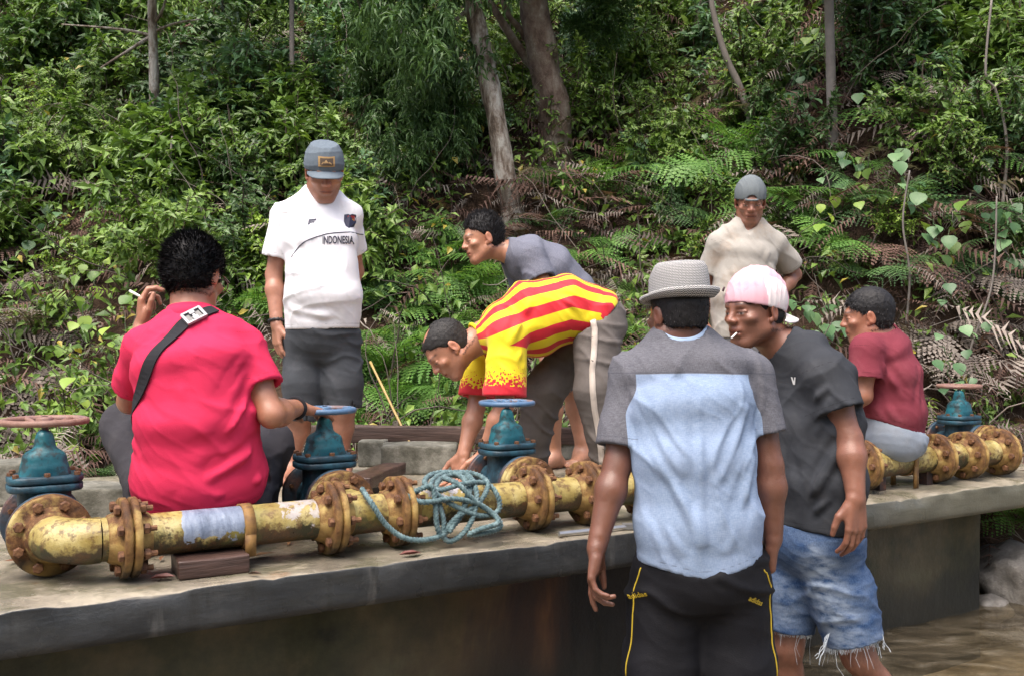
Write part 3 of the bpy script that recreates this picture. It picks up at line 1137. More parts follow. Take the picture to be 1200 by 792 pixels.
m.set(color=col, rough=.9)
m.bump(m.noise(20, 5), .5, .02)
tag(link('stream_bed', mesh_np('stream_bed', np.stack([X, Y, Z], -1).reshape(-1, 3), q), m), 'sandy brown bed of the shallow stream', kind='structure')
WZ = 0.205
X, Y = np.meshgrid(np.concatenate([[-60, -20], np.arange(-4, 7, 0.045), [20, 60]]), np.concatenate([[-40, -10], np.arange(1.2, 7.2, 0.045)]), indexing='ij')
pt = np.stack([X * 3.0 + Y * .6, Y * 6.5 - X * 1.8, X * 0], -1)
Z = WZ + (fbm(pt, 3) - .5) * .022 + (fbm(pt * 2.7 + 9, 2) - .5) * .012
nx_, ny_ = X.shape
i = np.arange(nx_ - 1)[:, None] * ny_; j = np.arange(ny_ - 1)[None, :]
q = np.stack([i + j, i + ny_ + j, i + ny_ + j + 1, i + j + 1], -1).reshape(-1, 4)
m = Mat('shallow_brown_water')
m.nt.nodes.remove(m.b)
gl = m.N('ShaderNodeBsdfGlossy'); gl.inputs['Roughness'].default_value = .06
gl.inputs['Color'].default_value = (1, 1, 1, 1)
trn = m.N('ShaderNodeBsdfTransparent'); trn.inputs['Color'].default_value = (.80, .74, .60, 1)
fr = m.N('ShaderNodeFresnel'); fr.inputs['IOR'].default_value = 1.45
bp = m.N('ShaderNodeBump'); bp.inputs['Strength'].default_value = .25; bp.inputs['Distance'].default_value = .02
m.put(bp.inputs['Height'], m.noise(14, 4, .6, vec=m.coord(scale=(1, 2.4, 1), rot=(0, 0, -.5)), dist=.8))
for nd in (gl, fr): m.nt.links.new(bp.outputs[0], nd.inputs['Normal'])
silt = m.N('ShaderNodeBsdfDiffuse')
m.put(silt.inputs['Color'], m.ramp(m.noise(5, 5, .6, vec=m.coord(scale=(1, 2.2, 1), rot=(0, 0, -.5)), dist=.8), [(.35, (.055, .045, .028)), (.55, (.16, .13, .085)), (.7, (.33, .29, .22))]))
mxs = m.N('ShaderNodeMixShader'); mxs.inputs[0].default_value = .38
m.nt.links.new(trn.outputs[0], mxs.inputs[1]); m.nt.links.new(silt.outputs[0], mxs.inputs[2])
mx = m.N('ShaderNodeMixShader')
m.nt.links.new(fr.outputs[0], mx.inputs[0]); m.nt.links.new(mxs.outputs[0], mx.inputs[1]); m.nt.links.new(gl.outputs[0], mx.inputs[2])
m.nt.links.new(mx.outputs[0], m.nt.nodes['Material Output'].inputs[0])
tag(link('stream_water', mesh_np('stream_water', np.stack([X, Y, Z], -1).reshape(-1, 3), q), m), 'clear brownish rippling stream water', kind='structure')

# ------------------------------------------------------------------ the concrete platform
plat = empty('concrete_platform', (EA[0], EA[1], 0), (0, 0, EANG), 'long grey concrete platform with a stained wall under it, carrying the yellow pipe', 'platform')
def slab_mesh():
    s = np.concatenate([np.arange(-3.2, -.5, .25), np.arange(-.5, 5.7, .035), [5.7]])
    prof = []
    for p in np.concatenate([[2.3], np.arange(2.1, .2, -.12), np.arange(.2, .015, -.03)]): prof.append((p, 0.0, 0))
    for a in np.linspace(0, math.pi / 2, 4): prof.append((.006 - .006 * math.sin(a), -.006 + .006 * math.cos(a), 1))
    for z in np.arange(-.022, -.105, -.018): prof.append((0.0, z, 1))
    prof += [(0.004, -.113, 1), (.02, -.116, 0), (.3, -.116, 0), (2.3, -.116, 0)]
    prof = np.array(prof)
    S, K = np.meshgrid(s, np.arange(len(prof)), indexing='ij')
    p, z = prof[K, 0], prof[K, 1]
    pt = np.stack([S, p, z], -1)
    nz = (fbm(pt * np.array([5, 5, 5]), 4) - .5)
    edge = np.exp(-((p) / .05) ** 2) * np.exp(-((z) / .04) ** 2)
    chip = (sstep(.56, .70, fbm(pt * np.array([4.0, 6, 6]) + 3, 4)) + .8 * sstep(.60, .70, fbm(pt * np.array([17.0, 17, 17]) + 5, 3))) * edge
    z = z + nz * .006 * (z > -.05) - chip * .010
    p = p + chip * .012 + (fbm(pt * 11 + 7, 3) - .5) * .005 * (p < .05) + .003 * np.sin(S * 1.7)
    v = np.stack([S, p, z + ZS], -1)
    n0, n1 = S.shape
    i = np.arange(n0 - 1)[:, None] * n1; j = np.arange(n1 - 1)[None, :]
    q = np.stack([i + j, i + j + 1, i + n1 + j + 1, i + n1 + j], -1).reshape(-1, 4)
    ends = [[(n0 - 1) * n1 + k for k in range(n1)]]
    return v.reshape(-1, 3), q
v, q = slab_mesh()
m = Mat('wet_worn_concrete')
co = m.coord()
x, y, z = m.sep(co)
big = m.noise(1.7, 6, .65, dist=.5)
col = m.ramp(big, [(.30, (.085, .072, .055)), (.45, (.20, .175, .135)), (.58, (.33, .29, .225)), (.72, (.19, .18, .12))])
col = m.mix(m.ramp(m.noise(6, 6, .7), [(.46, 0), (.60, .8)]), col, (.10, .095, .060))
col = m.mix(m.ramp(m.noise(3.1, 6, .7, vec=m.coord(scale=(1, 2.5, 1))), [(.55, 0), (.66, .7)]), col, (.40, .35, .26))
col = m.mix(m.ramp(m.noise(2.3, 5, .7, vec=m.coord(rot=(0, 0, 2))), [(.60, 0), (.70, .75)]), col, (.19, .085, .035))
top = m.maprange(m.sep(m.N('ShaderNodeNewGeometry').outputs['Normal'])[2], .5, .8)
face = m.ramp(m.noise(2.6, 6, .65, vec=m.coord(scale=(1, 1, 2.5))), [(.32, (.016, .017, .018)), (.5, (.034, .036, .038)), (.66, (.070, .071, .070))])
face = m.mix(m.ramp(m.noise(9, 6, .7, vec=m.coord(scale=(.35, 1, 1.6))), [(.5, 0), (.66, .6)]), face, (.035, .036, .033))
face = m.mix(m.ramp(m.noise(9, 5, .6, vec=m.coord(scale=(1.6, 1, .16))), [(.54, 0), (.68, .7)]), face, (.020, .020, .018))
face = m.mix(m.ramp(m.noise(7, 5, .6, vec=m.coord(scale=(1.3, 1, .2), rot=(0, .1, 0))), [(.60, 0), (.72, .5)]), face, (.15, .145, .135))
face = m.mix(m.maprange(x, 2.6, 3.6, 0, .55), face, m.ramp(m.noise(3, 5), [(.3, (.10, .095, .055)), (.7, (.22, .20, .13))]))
col = m.mix(top, face, col)  # front face darker than the top: weak front light put into its colour
wet = m.ramp(m.noise(1.8, 5, .65), [(.40, .16), (.60, .62)])
m.set(color=col, rough=wet, spec=.4)
m.bump(m.math('ADD', m.noise(38, 8, .75), m.math('MULTIPLY', m.noise(12, 5, .7, vec=m.coord(scale=(.3, 1, 2.5))), .8)), .40, .007)
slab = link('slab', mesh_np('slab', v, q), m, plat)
# supporting wall, set back under the slab
s = np.concatenate([np.arange(-3.2, -.5, .3), np.arange(-.5, 3.98, .05), [3.98]])
zz = np.linspace(-.3, ZS - .110, 22)
S, Zz = np.meshgrid(s, zz, indexing='ij')
pp = .16 + (fbm(np.stack([S * 3, Zz * 3, S * 0], -1), 4) - .5) * .030
n0, n1 = S.shape
v = np.stack([S, pp, Zz], -1).reshape(-1, 3)
i = np.arange(n0 - 1)[:, None] * n1; j = np.arange(n1 - 1)[None, :]
q = np.stack([i + j, i + n1 + j, i + n1 + j + 1, i + j + 1], -1).reshape(-1, 4)
b = len(v)
v = np.vstack([v, [[3.98, 2.0, -.3], [3.98, 2.0, ZS - .11]]])
k0, k1 = (n0 - 1) * n1, n0 * n1 - 1
side = [(k0 + a, b, b + 1, k0 + a + 1) for a in range(n1 - 1)]
# the end face as its own fan of quads
ve = []
for a in range(n1):
    for t in np.linspace(0, 1, 8): ve.append(v[k0 + a] * (1 - t) + np.array([3.98, 2.0, v[k0 + a][2]]) * t)
ve = np.array(ve)
i = np.arange(n1 - 1)[:, None] * 8; j = np.arange(7)[None, :]
qe = np.stack([i + j, i + j + 1, i + 8 + j + 1, i + 8 + j], -1).reshape(-1, 4)
mb = MB(); mb.add(v[:b], q); mb.add(ve, qe)
m = Mat('stained_mossy_wall')
x, y, z = m.sep(m.coord())
moss = m.ramp(m.noise(3.2, 6, .65), [(.3, (.010, .010, .005)), (.44, (.034, .033, .014)), (.56, (.066, .052, .025)), (.72, (.10, .095, .05))])
run = m.noise(2.2, 6, .68, vec=m.coord(scale=(1, 1, .22)), dist=.5)
rust = m.ramp(run, [(.40, (.010, .008, .007)), (.50, (.045, .021, .012)), (.60, (.125, .056, .024)), (.72, (.11, .09, .045))])
wband = m.math('ADD', m.math('ABSOLUTE', m.math('SUBTRACT', x, 2.05)), m.math('MULTIPLY', m.math('SUBTRACT', run, .5), 1.6))
dark = m.ramp(wband, [(.50, 1), (.95, 0)])
col = m.mix(dark, moss, rust)
blk = m.ramp(m.math('ADD', m.math('ABSOLUTE', m.math('SUBTRACT', x, 2.2)), m.math('MULTIPLY', m.math('SUBTRACT', m.noise(3, 5, .6, vec=m.coord(scale=(1, 1, .3))), .5), 1.4)), [(.30, .9), (.5, 0)])
col = m.mix(blk, col, (.010, .009, .008))
wl = m.math('ADD', z, m.math('MULTIPLY', m.math('SUBTRACT', m.noise(4, 5), .5), .25))
col = m.mix(m.ramp(wl, [(.30, .9), (.52, 0)]), col, (.012, .012, .009))
m.set(color=col, rough=m.ramp(run, [(.35, .35), (.6, .8)]), spec=.35)
m.bump(m.math('ADD', m.noise(22, 6, .7), m.math('MULTIPLY', run, 1.2)), .5, .012)
link('support_wall', mb.mesh('support_wall', True), m, plat)

# pale rock in the bank under the platform's far end
def rock(name, label, c, r, seed):
    bm = bmesh.new(); bmesh.ops.create_icosphere(bm, subdivisions=4, radius=1)
    co = np.array([p.co for p in bm.verts])
    k = 1 + (fbm(co * 1.6 + seed, 4) - .5) * .7 - .25 * np.abs(vnoise(co * 3 + seed) - .5)
    co = co * k[:, None] * np.array(r)
    for p_, x_ in zip(bm.verts, co): p_.co = x_
    me = bpy.data.meshes.new(name); bm.to_mesh(me); bm.free()
    me.polygons.foreach_set('use_smooth', np.ones(len(me.polygons), bool))
    m = Mat('pale_bank_rock')
    m.set(color=m.ramp(m.noise(6, 7, .7), [(.3, (.05, .045, .04)), (.5, (.20, .185, .165)), (.68, (.36, .34, .31))]), rough=.85)
    m.bump(m.noise(24, 7, .7), .7, .02)
    return tag(link(name, me, m, None, c), label, 'rock')
rock('rock', 'pale grey rock at the water edge under the far platform end', P(1192, 678, 4.72), (.20, .22, .17), 3.0)
rock('rock', 'small dark rock low against the end of the stained wall', P(1162, 712, 4.60), (.09, .10, .06), 8.0)

# ------------------------------------------------------------------ the pipeline
PR, FR = 0.0575, 0.108                      # pipe and flange radius
PZ = ZS + 0.112
PO = np.array([-1.025, 2.62])
def s_px(px):
    k = (px - 600.0) / FPX
    return (k * PO[1] - PO[0]) / (ED[0] - ED[1] * k)
pipe = empty('water_pipeline', (PO[0], PO[1], PZ), (0, 0, EANG), 'rusty yellow water pipeline with bolted flanges running along the concrete platform', 'pipe')

def paint_mat(name, full=True):
    m = Mat(name)
    co = m.coord()
    x, y, z = m.sep(co)
    geo = m.N('ShaderNodeNewGeometry')
    n1 = m.noise(9, 7, .68)
    n2 = m.noise(30, 6, .7)
    yel = m.ramp(m.noise(14, 4), [(.3, (.20, .135, .030)), (.5, (.34, .265, .085)), (.72, (.48, .41, .19))])
    rust = m.ramp(n2, [(.3, (.035, .017, .010)), (.5, (.115, .052, .020)), (.68, (.24, .125, .045))])
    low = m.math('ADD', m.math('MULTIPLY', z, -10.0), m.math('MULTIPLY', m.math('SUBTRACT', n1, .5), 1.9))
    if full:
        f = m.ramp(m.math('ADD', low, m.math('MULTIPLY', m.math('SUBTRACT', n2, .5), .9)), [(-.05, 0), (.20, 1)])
        col = m.mix(f, yel, m.mix(m.ramp(m.noise(6, 4), [(.4, 0), (.6, 1)]), m.mix(.45, rust, (.025, .016, .010)), (.030, .030, .012)))  # dark lower half: grime and moss, with shade painted in as well
        sp = m.ramp(m.noise(44, 6, .7), [(.50, 0), (.60, 1)])
        col = m.mix(m.math('MULTIPLY', sp, .75), col, m.mix(n1, (.035, .032, .014), (.16, .06, .02)))
        col = m.mix(m.ramp(m.noise(5, 5, .6), [(.56, 0), (.68, .55)]), col, (.17, .165, .04))
    else:
        f = m.ramp(m.math('ADD', n1, m.math('MULTIPLY', n2, .35)), [(.66, 0), (.80, .9)])
        col = m.mix(f, rust, yel)
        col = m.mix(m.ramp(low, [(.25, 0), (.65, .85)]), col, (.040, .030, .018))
    return m, col, n1, n2
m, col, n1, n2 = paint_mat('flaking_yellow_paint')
x, y, z = m.sep(m.coord())
s0 = s_px(212); s1 = s_px(283)
w = m.math('MULTIPLY', m.math('SUBTRACT', n1, .5), .06)
xw = m.math('ADD', x, w)
inb = m.math('MULTIPLY', m.math('GREATER_THAN', xw, s0), m.math('LESS_THAN', xw, s1))
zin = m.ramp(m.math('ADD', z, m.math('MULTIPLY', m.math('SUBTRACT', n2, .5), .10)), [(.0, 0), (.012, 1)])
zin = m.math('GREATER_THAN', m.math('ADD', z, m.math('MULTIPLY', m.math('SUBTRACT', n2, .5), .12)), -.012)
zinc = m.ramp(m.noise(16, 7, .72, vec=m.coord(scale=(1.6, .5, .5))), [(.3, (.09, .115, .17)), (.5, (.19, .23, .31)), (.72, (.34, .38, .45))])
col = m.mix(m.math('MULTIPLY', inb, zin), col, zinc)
s2, s3 = s_px(325), s_px(372)
inb2 = m.math('MULTIPLY', m.math('MULTIPLY', m.math('GREATER_THAN', xw, s2), m.math('LESS_THAN', xw, s3)), m.math('GREATER_THAN', m.math('ADD', n2, m.math('MULTIPLY', z, 3.0)), .60))
col = m.mix(m.math('MULTIPLY', inb2, .85), col, m.ramp(n2, [(.4, (.30, .27, .26)), (.65, (.48, .44, .43))]))
s4, s5 = s_px(480), s_px(560)
inb3 = m.math('MULTIPLY', m.math('MULTIPLY', m.math('GREATER_THAN', xw, s4), m.math('LESS_THAN', xw, s5)), m.math('GREATER_THAN', m.math('ADD', n2, m.math('MULTIPLY', z, 4.0)), .72))
col = m.mix(inb3, col, (.40, .38, .40))
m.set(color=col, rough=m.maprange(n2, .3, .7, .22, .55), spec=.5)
m.bump(m.math('ADD', m.noise(40, 6, .7), m.math('MULTIPLY', m.noise(170, 3), .35)), .45, .006)
YEL = m
m, col, n1, n2 = paint_mat('rusty_flange_iron', False)
col = m.mix(m.ramp(m.noise(5, 5, .6), [(.50, 0), (.66, .75)]), col, (.40, .24, .075))
m.set(color=col, rough=.7, spec=.3)
m.bump(m.math('ADD', m.noise(60, 6, .75), m.noise(16, 4)), .6, .006)
RUSTY = m
m = Mat('rusted_bolt_iron')
m.set(color=m.ramp(m.noise(60, 5), [(.3, (.045, .018, .010)), (.55, (.13, .055, .022)), (.75, (.24, .12, .05))]), rough=.75)
m.bump(m.noise(200, 4), .5, .003)
BOLT = m
DARKIRON = Mat('dark_rusted_iron')
DARKIRON.set(color=DARKIRON.ramp(DARKIRON.noise(20, 6, .7), [(.35, (.016, .014, .016)), (.55, (.05, .022, .016)), (.7, (.16, .055, .02))]), rough=.6)
DARKIRON.bump(DARKIRON.noise(70, 5), .5, .004)

def hexhead(mb, c, ax, r, h):
    u, v, w = frame_for(ax)
    a = np.arange(6) / 6 * 2 * math.pi
    ring = lambda rr, hh: [c + (math.cos(t) * u + math.sin(t) * v) * rr + w * hh for t in a]
    vs = ring(r, 0) + ring(r, h * .8) + ring(r * .78, h)
    q = [(k, (k + 1) % 6, 6 + (k + 1) % 6, 6 + k) for k in range(6)] + [(6 + k, 6 + (k + 1) % 6, 12 + (k + 1) % 6, 12 + k) for k in range(6)]
    t = [(12, 12 + k, 12 + k + 1) for k in range(1, 5)]
    mb.add(vs, q, t)
def make_bolt(reach):
    """one bolt through a flange pair, along local x: head, shank, nut and thread end"""
    mb = MB()
    hexhead(mb, V3(-reach, 0, 0), V3(-1, 0, 0), .0145, .013)
    hexhead(mb, V3(reach, 0, 0), V3(1, 0, 0), .0150, .015)
    v, q, t = tube_np([(-reach, 0, 0), (reach + .032, 0, 0)], .0078, 8)
    mb.add(v, q, t)
    return mb.mesh('bolt')
BOLT_ME = make_bolt(.026)
def flange_profile(x, sgn=1):
    return [(PR * .6, x - .010), (FR - .004, x - .010), (FR, x - .006), (FR, x + .006), (FR - .004, x + .010), (PR * .6, x + .010)]
def wobble(v, amp, f=18, seed=0):
    d = np.stack([fbm(v * f + seed + 11 * k, 3) for k in range(3)], 1) - .5
    return v + d * amp * 2
def flange_pair_mesh(seed, ax='x'):
    mb = MB()
    for x in (-.0125, .0125):
        v, q = lathe_np(flange_profile(x), 44, 'x')
        mb.add(wobble(v, .0025, 16, seed), q)
    v, q = lathe_np([(PR, -.004), (FR * .80, -.004), (FR * .80, .004), (PR, .004)], 36, 'x')
    mb.add(v, q)
    for sg in (-1, 1):
        v, q = lathe_np([(PR + .001, sg * .055), (PR + .006, sg * .05), (PR + .012, sg * .032), (PR + .022, sg * .022)], 32, 'x')
        mb.add(v, q if sg < 0 else q[:, ::-1])
    return mb.mesh('flange', True)
FL_ME = [flange_pair_mesh(k * 7.7) for k in range(3)]
nfl = [0]
def add_flange(parent, loc, rz, mat=None, n=8, ph=0.39, mesh=None):
    me = (mesh or FL_ME[nfl[0] % 3])
    nfl[0] += 1
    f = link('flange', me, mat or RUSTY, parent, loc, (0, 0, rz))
    for k in range(n):
        a = ph + 2 * math.pi * k / n
        link('bolt', BOLT_ME, BOLT, f, (0.002 * math.sin(k * 5.1), math.cos(a) * .086, math.sin(a) * .086), (a * 3 + k, 0, 0))
    return f

FPXS = [150, 388, 466, 624, 686, 752, 1008, 1095, 1131, 1170]
SF = [s_px(p) for p in FPXS]
S_EL0 = s_px(66)                              # elbow at the near end
S_END = s_px(1170) + .125                            # elbow flange at the far end
def pipe_mesh(a, b, seed=0.0, dent=.0008):
    n = max(6, int((b - a) / .03))
    path = [(a + (b - a) * k / n, 0, 0) for k in range(n + 1)]
    v, q, t = tube_np(path, PR, 36, False)
    return wobble(v, dent, 20, seed), q
def add_pipe(a, b, name='pipe_section'):
    v, q = pipe_mesh(a, b, a)
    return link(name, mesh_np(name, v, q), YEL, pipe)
# elbow: from the flange at px 150 back and round to a flange facing the valve
R_EL = .105
def elbow(sx, dir_, back_len, name):
    """pipe turning from the run (arriving from the dir_ side) to face back (+y)"""
    cx = sx
    path = [(sx + dir_ * (R_EL + .02), 0, 0)] if dir_ else []
    path = [(sx + dir_ * R_EL * (1 - math.sin(a)), R_EL * (1 - math.cos(a)), 0) for a in np.linspace(0, math.pi / 2, 12)]
    path += [(sx, R_EL + back_len, 0)]
    v, q, t = tube_np(path, PR * 1.04, 36, False)
    return path, wobble(v, .002, 20, 4.0), q
path, v, q = elbow(S_EL0, 1, .02, 'elbow')
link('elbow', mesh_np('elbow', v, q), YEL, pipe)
add_pipe(S_EL0 + R_EL, SF[0])
add_flange(pipe, (SF[0], 0, 0), 0)
EL_Y = R_EL + .035
add_flange(pipe, (S_EL0, EL_Y, 0), math.pi / 2)
for a, b in zip(SF[:-1], SF[1:]): add_pipe(a, b)
for sx in SF[1:]: add_flange(pipe, (sx, 0, 0), 0, ph=.2 + sx)
path, v, q = elbow(S_END, -1, .02, 'elbow')
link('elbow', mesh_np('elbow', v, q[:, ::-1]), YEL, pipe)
add_pipe(SF[-1], S_END - R_EL)
add_flange(pipe, (S_END, EL_Y, 0), math.pi / 2)
TEES = [(SF[1] + SF[2]) / 2, (SF[3] + SF[4]) / 2]
BR = .20
for tx in TEES:
    v, q, t = tube_np([(tx, PR * .3, 0), (tx, BR, 0)], PR, 36, False)
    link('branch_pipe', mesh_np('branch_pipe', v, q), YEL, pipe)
    add_flange(pipe, (tx, BR, 0), math.pi / 2, DARKIRON if False else RUSTY)
# clamps and pipe supports
def clamp(sx, wdt, tail, mat, name='pipe_clamp'):
    v, q = lathe_np([(PR + .001, -wdt / 2), (PR + .006, -wdt / 2), (PR + .006, wdt / 2), (PR + .001, wdt / 2)], 36, 'x')
    mb = MB(); mb.add(wobble(v, .0012, 20, sx) + [sx, 0, 0], q)
    b, qq = box_np((sx - wdt / 2, -PR - .004, -tail), (sx + wdt / 2, -PR + .004, -.01)); mb.add(b, qq)
    b, qq = box_np((sx - wdt / 2, PR - .004, -tail), (sx + wdt / 2, PR + .004, -.01)); mb.add(b, qq)
    return link(name, mb.mesh(name, True), mat, pipe)
cm_ = Mat('rusty_strap_iron'); cm_.set(color=cm_.ramp(cm_.noise(22, 6), [(.3, (.10, .045, .018)), (.5, (.24, .13, .035)), (.7, (.09, .04, .018))]), rough=.7)
clamp(s_px(287), .030, .075, cm_)
clamp(s_px(1060), .026, .110, cm_)
for px in (1030, 1085):
    b, qq = box_np((s_px(px) - .02, -.02, -.112), (s_px(px) + .02, .02, -.05))
    link('pipe_support', mesh_np('pipe_support', b, qq, False), DARKIRON, pipe)

# ------------------------------------------------------------------ gate valves
def valve_meshes():
    # local: bore along y, stem up z, bore centre at the origin
    E = np.eye(3)
    F = Field(V3(-.13, -.13, -.11), V3(.13, .13, .20), .005)
    F.add(rcone((0, -.105, 0), (0, .105, 0), .060, .060), .0)
    F.add(ellip((0, 0, -.01), E, (.078, .062, .085)), .02)
    F.add(eseg(V3(0, 0, .0), V3(0, 0, .115), V3(1, 0, 0), .070, .050, .068, .048, 4), .015)
    body = F.mesh()
    F = Field(V3(-.13, -.13, .08), V3(.13, .13, .33), .005)
    F.add(eseg(V3(0, 0, .135), V3(0, 0, .185), V3(1, 0, 0), .072, .056, .058, .046, 3), .01)
    F.add(rcone((0, 0, .17), (0, 0, .228), .050, .026), .02)
    F.add(rcone((0, 0, .22), (0, 0, .250), .026, .024), .01)
    bon = F.mesh()
    return body, bon
(vb, qb), (vn, qn) = valve_meshes()
BLUE = Mat('chipped_blue_paint')
n1 = BLUE.noise(16, 6, .68); n2 = BLUE.noise(55, 5, .7)
bc = BLUE.ramp(BLUE.noise(9, 4), [(.3, (.008, .070, .100)), (.6, (.018, .140, .172)), (.8, (.04, .20, .225))])
bc = BLUE.mix(BLUE.ramp(BLUE.math('ADD', n1, BLUE.math('MULTIPLY', n2, .3)), [(.64, 0), (.74, .85)]), bc, (.018, .028, .030))
bc = BLUE.mix(BLUE.ramp(n2, [(.66, 0), (.74, .8)]), bc, (.13, .055, .025))
BLUE.set(color=bc, rough=BLUE.maprange(n1, .3, .7, .3, .6), spec=.45)
BLUE.bump(BLUE.noise(80, 5), .35, .004)
DBLUE = Mat('grimy_dark_blue_paint')
n1 = DBLUE.noise(18, 6, .7)
DBLUE.set(color=DBLUE.ramp(n1, [(.35, (.008, .018, .026)), (.5, (.014, .050, .075)), (.62, (.020, .085, .12)), (.75, (.09, .05, .03))]), rough=.5)
DBLUE.bump(DBLUE.noise(70, 5), .5, .005)
def bonnet_flange(z0, z1, seed):
    v, q = [], []
    n = 40
    prof = [(.6, z0), (.97, z0), (1.0, z0 + .004), (1.0, z1 - .004), (.97, z1), (.5, z1)]
    vs = []
    for k, z in prof:
        for t in np.arange(n) / n * 2 * math.pi:
            c, s = math.cos(t), math.sin(t)
            e = 1 / (abs(c) ** 4 + abs(s) ** 4) ** .25
            vs.append((.098 * k * c * e, .080 * k * s * e, z))
    i = np.arange(len(prof) - 1)[:, None] * n; j = np.arange(n)[None, :]
    q = np.stack([i + j, i + (j + 1) % n, i + n + (j + 1) % n, i + n + j], -1).reshape(-1, 4)
    return wobble(np.array(vs), .0015, 20, seed), q
BODY_ME = mesh_np('body', wobble(vb, .002, 22), qb)
BON_ME = mesh_np('bonnet', wobble(vn, .0015, 22), qn)
mb = MB()
for (a, b, sd) in ((.104, .124, 1), (.127, .147, 5)):
    v, q = bonnet_flange(a, b, sd); mb.add(v, q)
BF_ME = mb.mesh('bonnet_flange', True)
mb = MB()
hexhead(mb, V3(0, 0, .0), V3(0, 0, 1), .0095, .010)
VB_ME = mb.mesh('bolt')
def wheel_mesh(R):
    mb = MB()
    n = 56
    a = np.arange(n) / n * 2 * math.pi
    prof = [(R - .019, -.005), (R - .012, -.010), (R - .004, -.009), (R, -.002), (R - .002, .006), (R - .009, .009), (R - .017, .006)]
    m_ = len(prof)
    vs = np.array([[(r * math.cos(t), r * math.sin(t), z) for t in a] for r, z in prof]).reshape(-1, 3)
    i = np.arange(m_)[:, None] * n; j = np.arange(n)[None, :]
    q = np.stack([i + j, i + (j + 1) % n, ((i + n) % (m_ * n)) + (j + 1) % n, ((i + n) % (m_ * n)) + j], -1).reshape(-1, 4)
    mb.add(vs, q)
    rim = mb.mesh('rim', True)
    mb = MB()
    for k in range(5):
        t = k / 5 * 2 * math.pi + .3
        d = V3(math.cos(t), math.sin(t), 0); e = V3(-d[1], d[0], 0)
        pth = [d * .012 + V3(0, 0, -.004), d * (R * .5) + V3(0, 0, -.008), d * (R - .012) + V3(0, 0, -.001)]
        v, q, tt = tube_np(pth, [.0085, .007, .0085], 7); mb.add(v, q, tt)
    sp = mb.mesh('spokes', True)
    v, q = lathe_np([(.0085, -.016), (.020, -.014), (.021, .008), (.016, .012), (.0085, .012)], 20)
    hub = mesh_np('hub', v, q)
    return rim, sp, hub
WM = wheel_mesh(.108)
WRIM = Mat('worn_wheel_paint')
n1 = WRIM.noise(15, 6, .68)
WRIM.set(color=WRIM.ramp(n1, [(.36, (.045, .115, .22)), (.54, (.085, .15, .25)), (.62, (.16, .12, .13)), (.74, (.16, .075, .05))]), rough=.5)
WRIM.bump(WRIM.noise(90, 5), .4, .003)
WRUST = Mat('rusty_wheel_iron')
WRUST.set(color=WRUST.ramp(WRUST.noise(15, 6, .68), [(.36, (.17, .085, .06)), (.52, (.25, .14, .11)), (.7, (.15, .09, .10))]), rough=.6)
WRUST.bump(WRUST.noise(90, 5), .4, .003)
STEEL = simple_mat('greasy_stem_steel', (.10, .09, .08), .4, .8)
VFL = Mat('blue_black_flange')
VFL.set(color=VFL.ramp(VFL.noise(14, 6, .7), [(.38, (.012, .045, .075)), (.52, (.03, .028, .035)), (.66, (.10, .045, .035))]), rough=.55)
VFL.bump(VFL.noise(70, 5), .5, .004)
def one_flange_mesh(seed):
    v, q = lathe_np([(PR * .6, -.010), (FR - .004, -.010), (FR, -.006), (FR, .006), (FR - .004, .010), (PR * .6, .010)], 44, 'x')
    mb = MB(); mb.add(wobble(v, .002, 16, seed), q)
    return mb.mesh('flange', True)
F1_ME = one_flange_mesh(3.0)
v, q, t = tube_np([(-.02, 0, 0), (.028, 0, 0)], .0075, 8)
mb = MB(); mb.add(v, q, t); hexhead(mb, V3(.010, 0, 0), V3(1, 0, 0), .0145, .014)
SB_ME = mb.mesh('bolt')
WMS = {WRIM.m.name: WM, WRUST.m.name: [w_.copy() for w_ in WM]}
def gate_valve(s, y0, label, wheel=WRIM, drop=0.0, wr=1.0, spin=0.0):
    w = PO + ED * s + EN * (y0)
    r = empty('gate_valve', (w[0], w[1], PZ), (0, 0, EANG), label, 'valve', 'gate valves along the pipeline')
    link('body', BODY_ME, DBLUE, r)
    bfo = link('bonnet_flange', BF_ME, DBLUE, r)
    for (x, y) in ((-.078, -.058), (0, -.070), (.078, -.058), (-.078, .058), (0, .070), (.078, .058), (-.088, 0), (.088, 0)):
        link('bolt', VB_ME, BOLT, bfo, (x, y, .147))
    link('bonnet', BON_ME, BLUE, r)
    v, q, t = tube_np([(0, 0, .245), (0, 0, .305 - drop)], .0085, 12)
    link('stem', mesh_np('stem', v, q), STEEL, r)
    hw = empty('handwheel', (0, 0, .292 - drop), (0, 0, spin)); hw.parent = r
    hw.scale = (wr, wr, 1)
    for nm_, me_ in zip(('rim', 'spokes', 'hub'), WMS[wheel.m.name]): link(nm_, me_, wheel, hw)
    for sg in (-1, 1):
        f = link('flange', F1_ME, VFL, r, (0, sg * .115, 0), (0, 0, sg * math.pi / 2))
        if sg > 0:
            for k in range(8):
                a = .39 + 2 * math.pi * k / 8
                link('bolt', SB_ME, BOLT, f, (0, math.cos(a) * .086, math.sin(a) * .086), (k, 0, 0))
    return r
gate_valve(S_EL0, EL_Y + .025 + .125, 'blue gate valve with a rusty handwheel at the near left end of the pipe', WRUST, -.005, 1.10, .4)
gate_valve(TEES[0], BR + .025 + .125, 'blue gate valve whose handwheel the man in pink is holding', WRIM, 0.0, .98, 1.0)
gate_valve(TEES[1], BR + .025 + .125, 'blue gate valve beside the hands of the striped shirt man', WRIM, 0.0, .98, .1)
gate_valve(S_END, EL_Y + .025 + .125, 'blue gate valve with a brown handwheel at the far right end of the pipe', WRUST, 0.0, 1.0, .7)

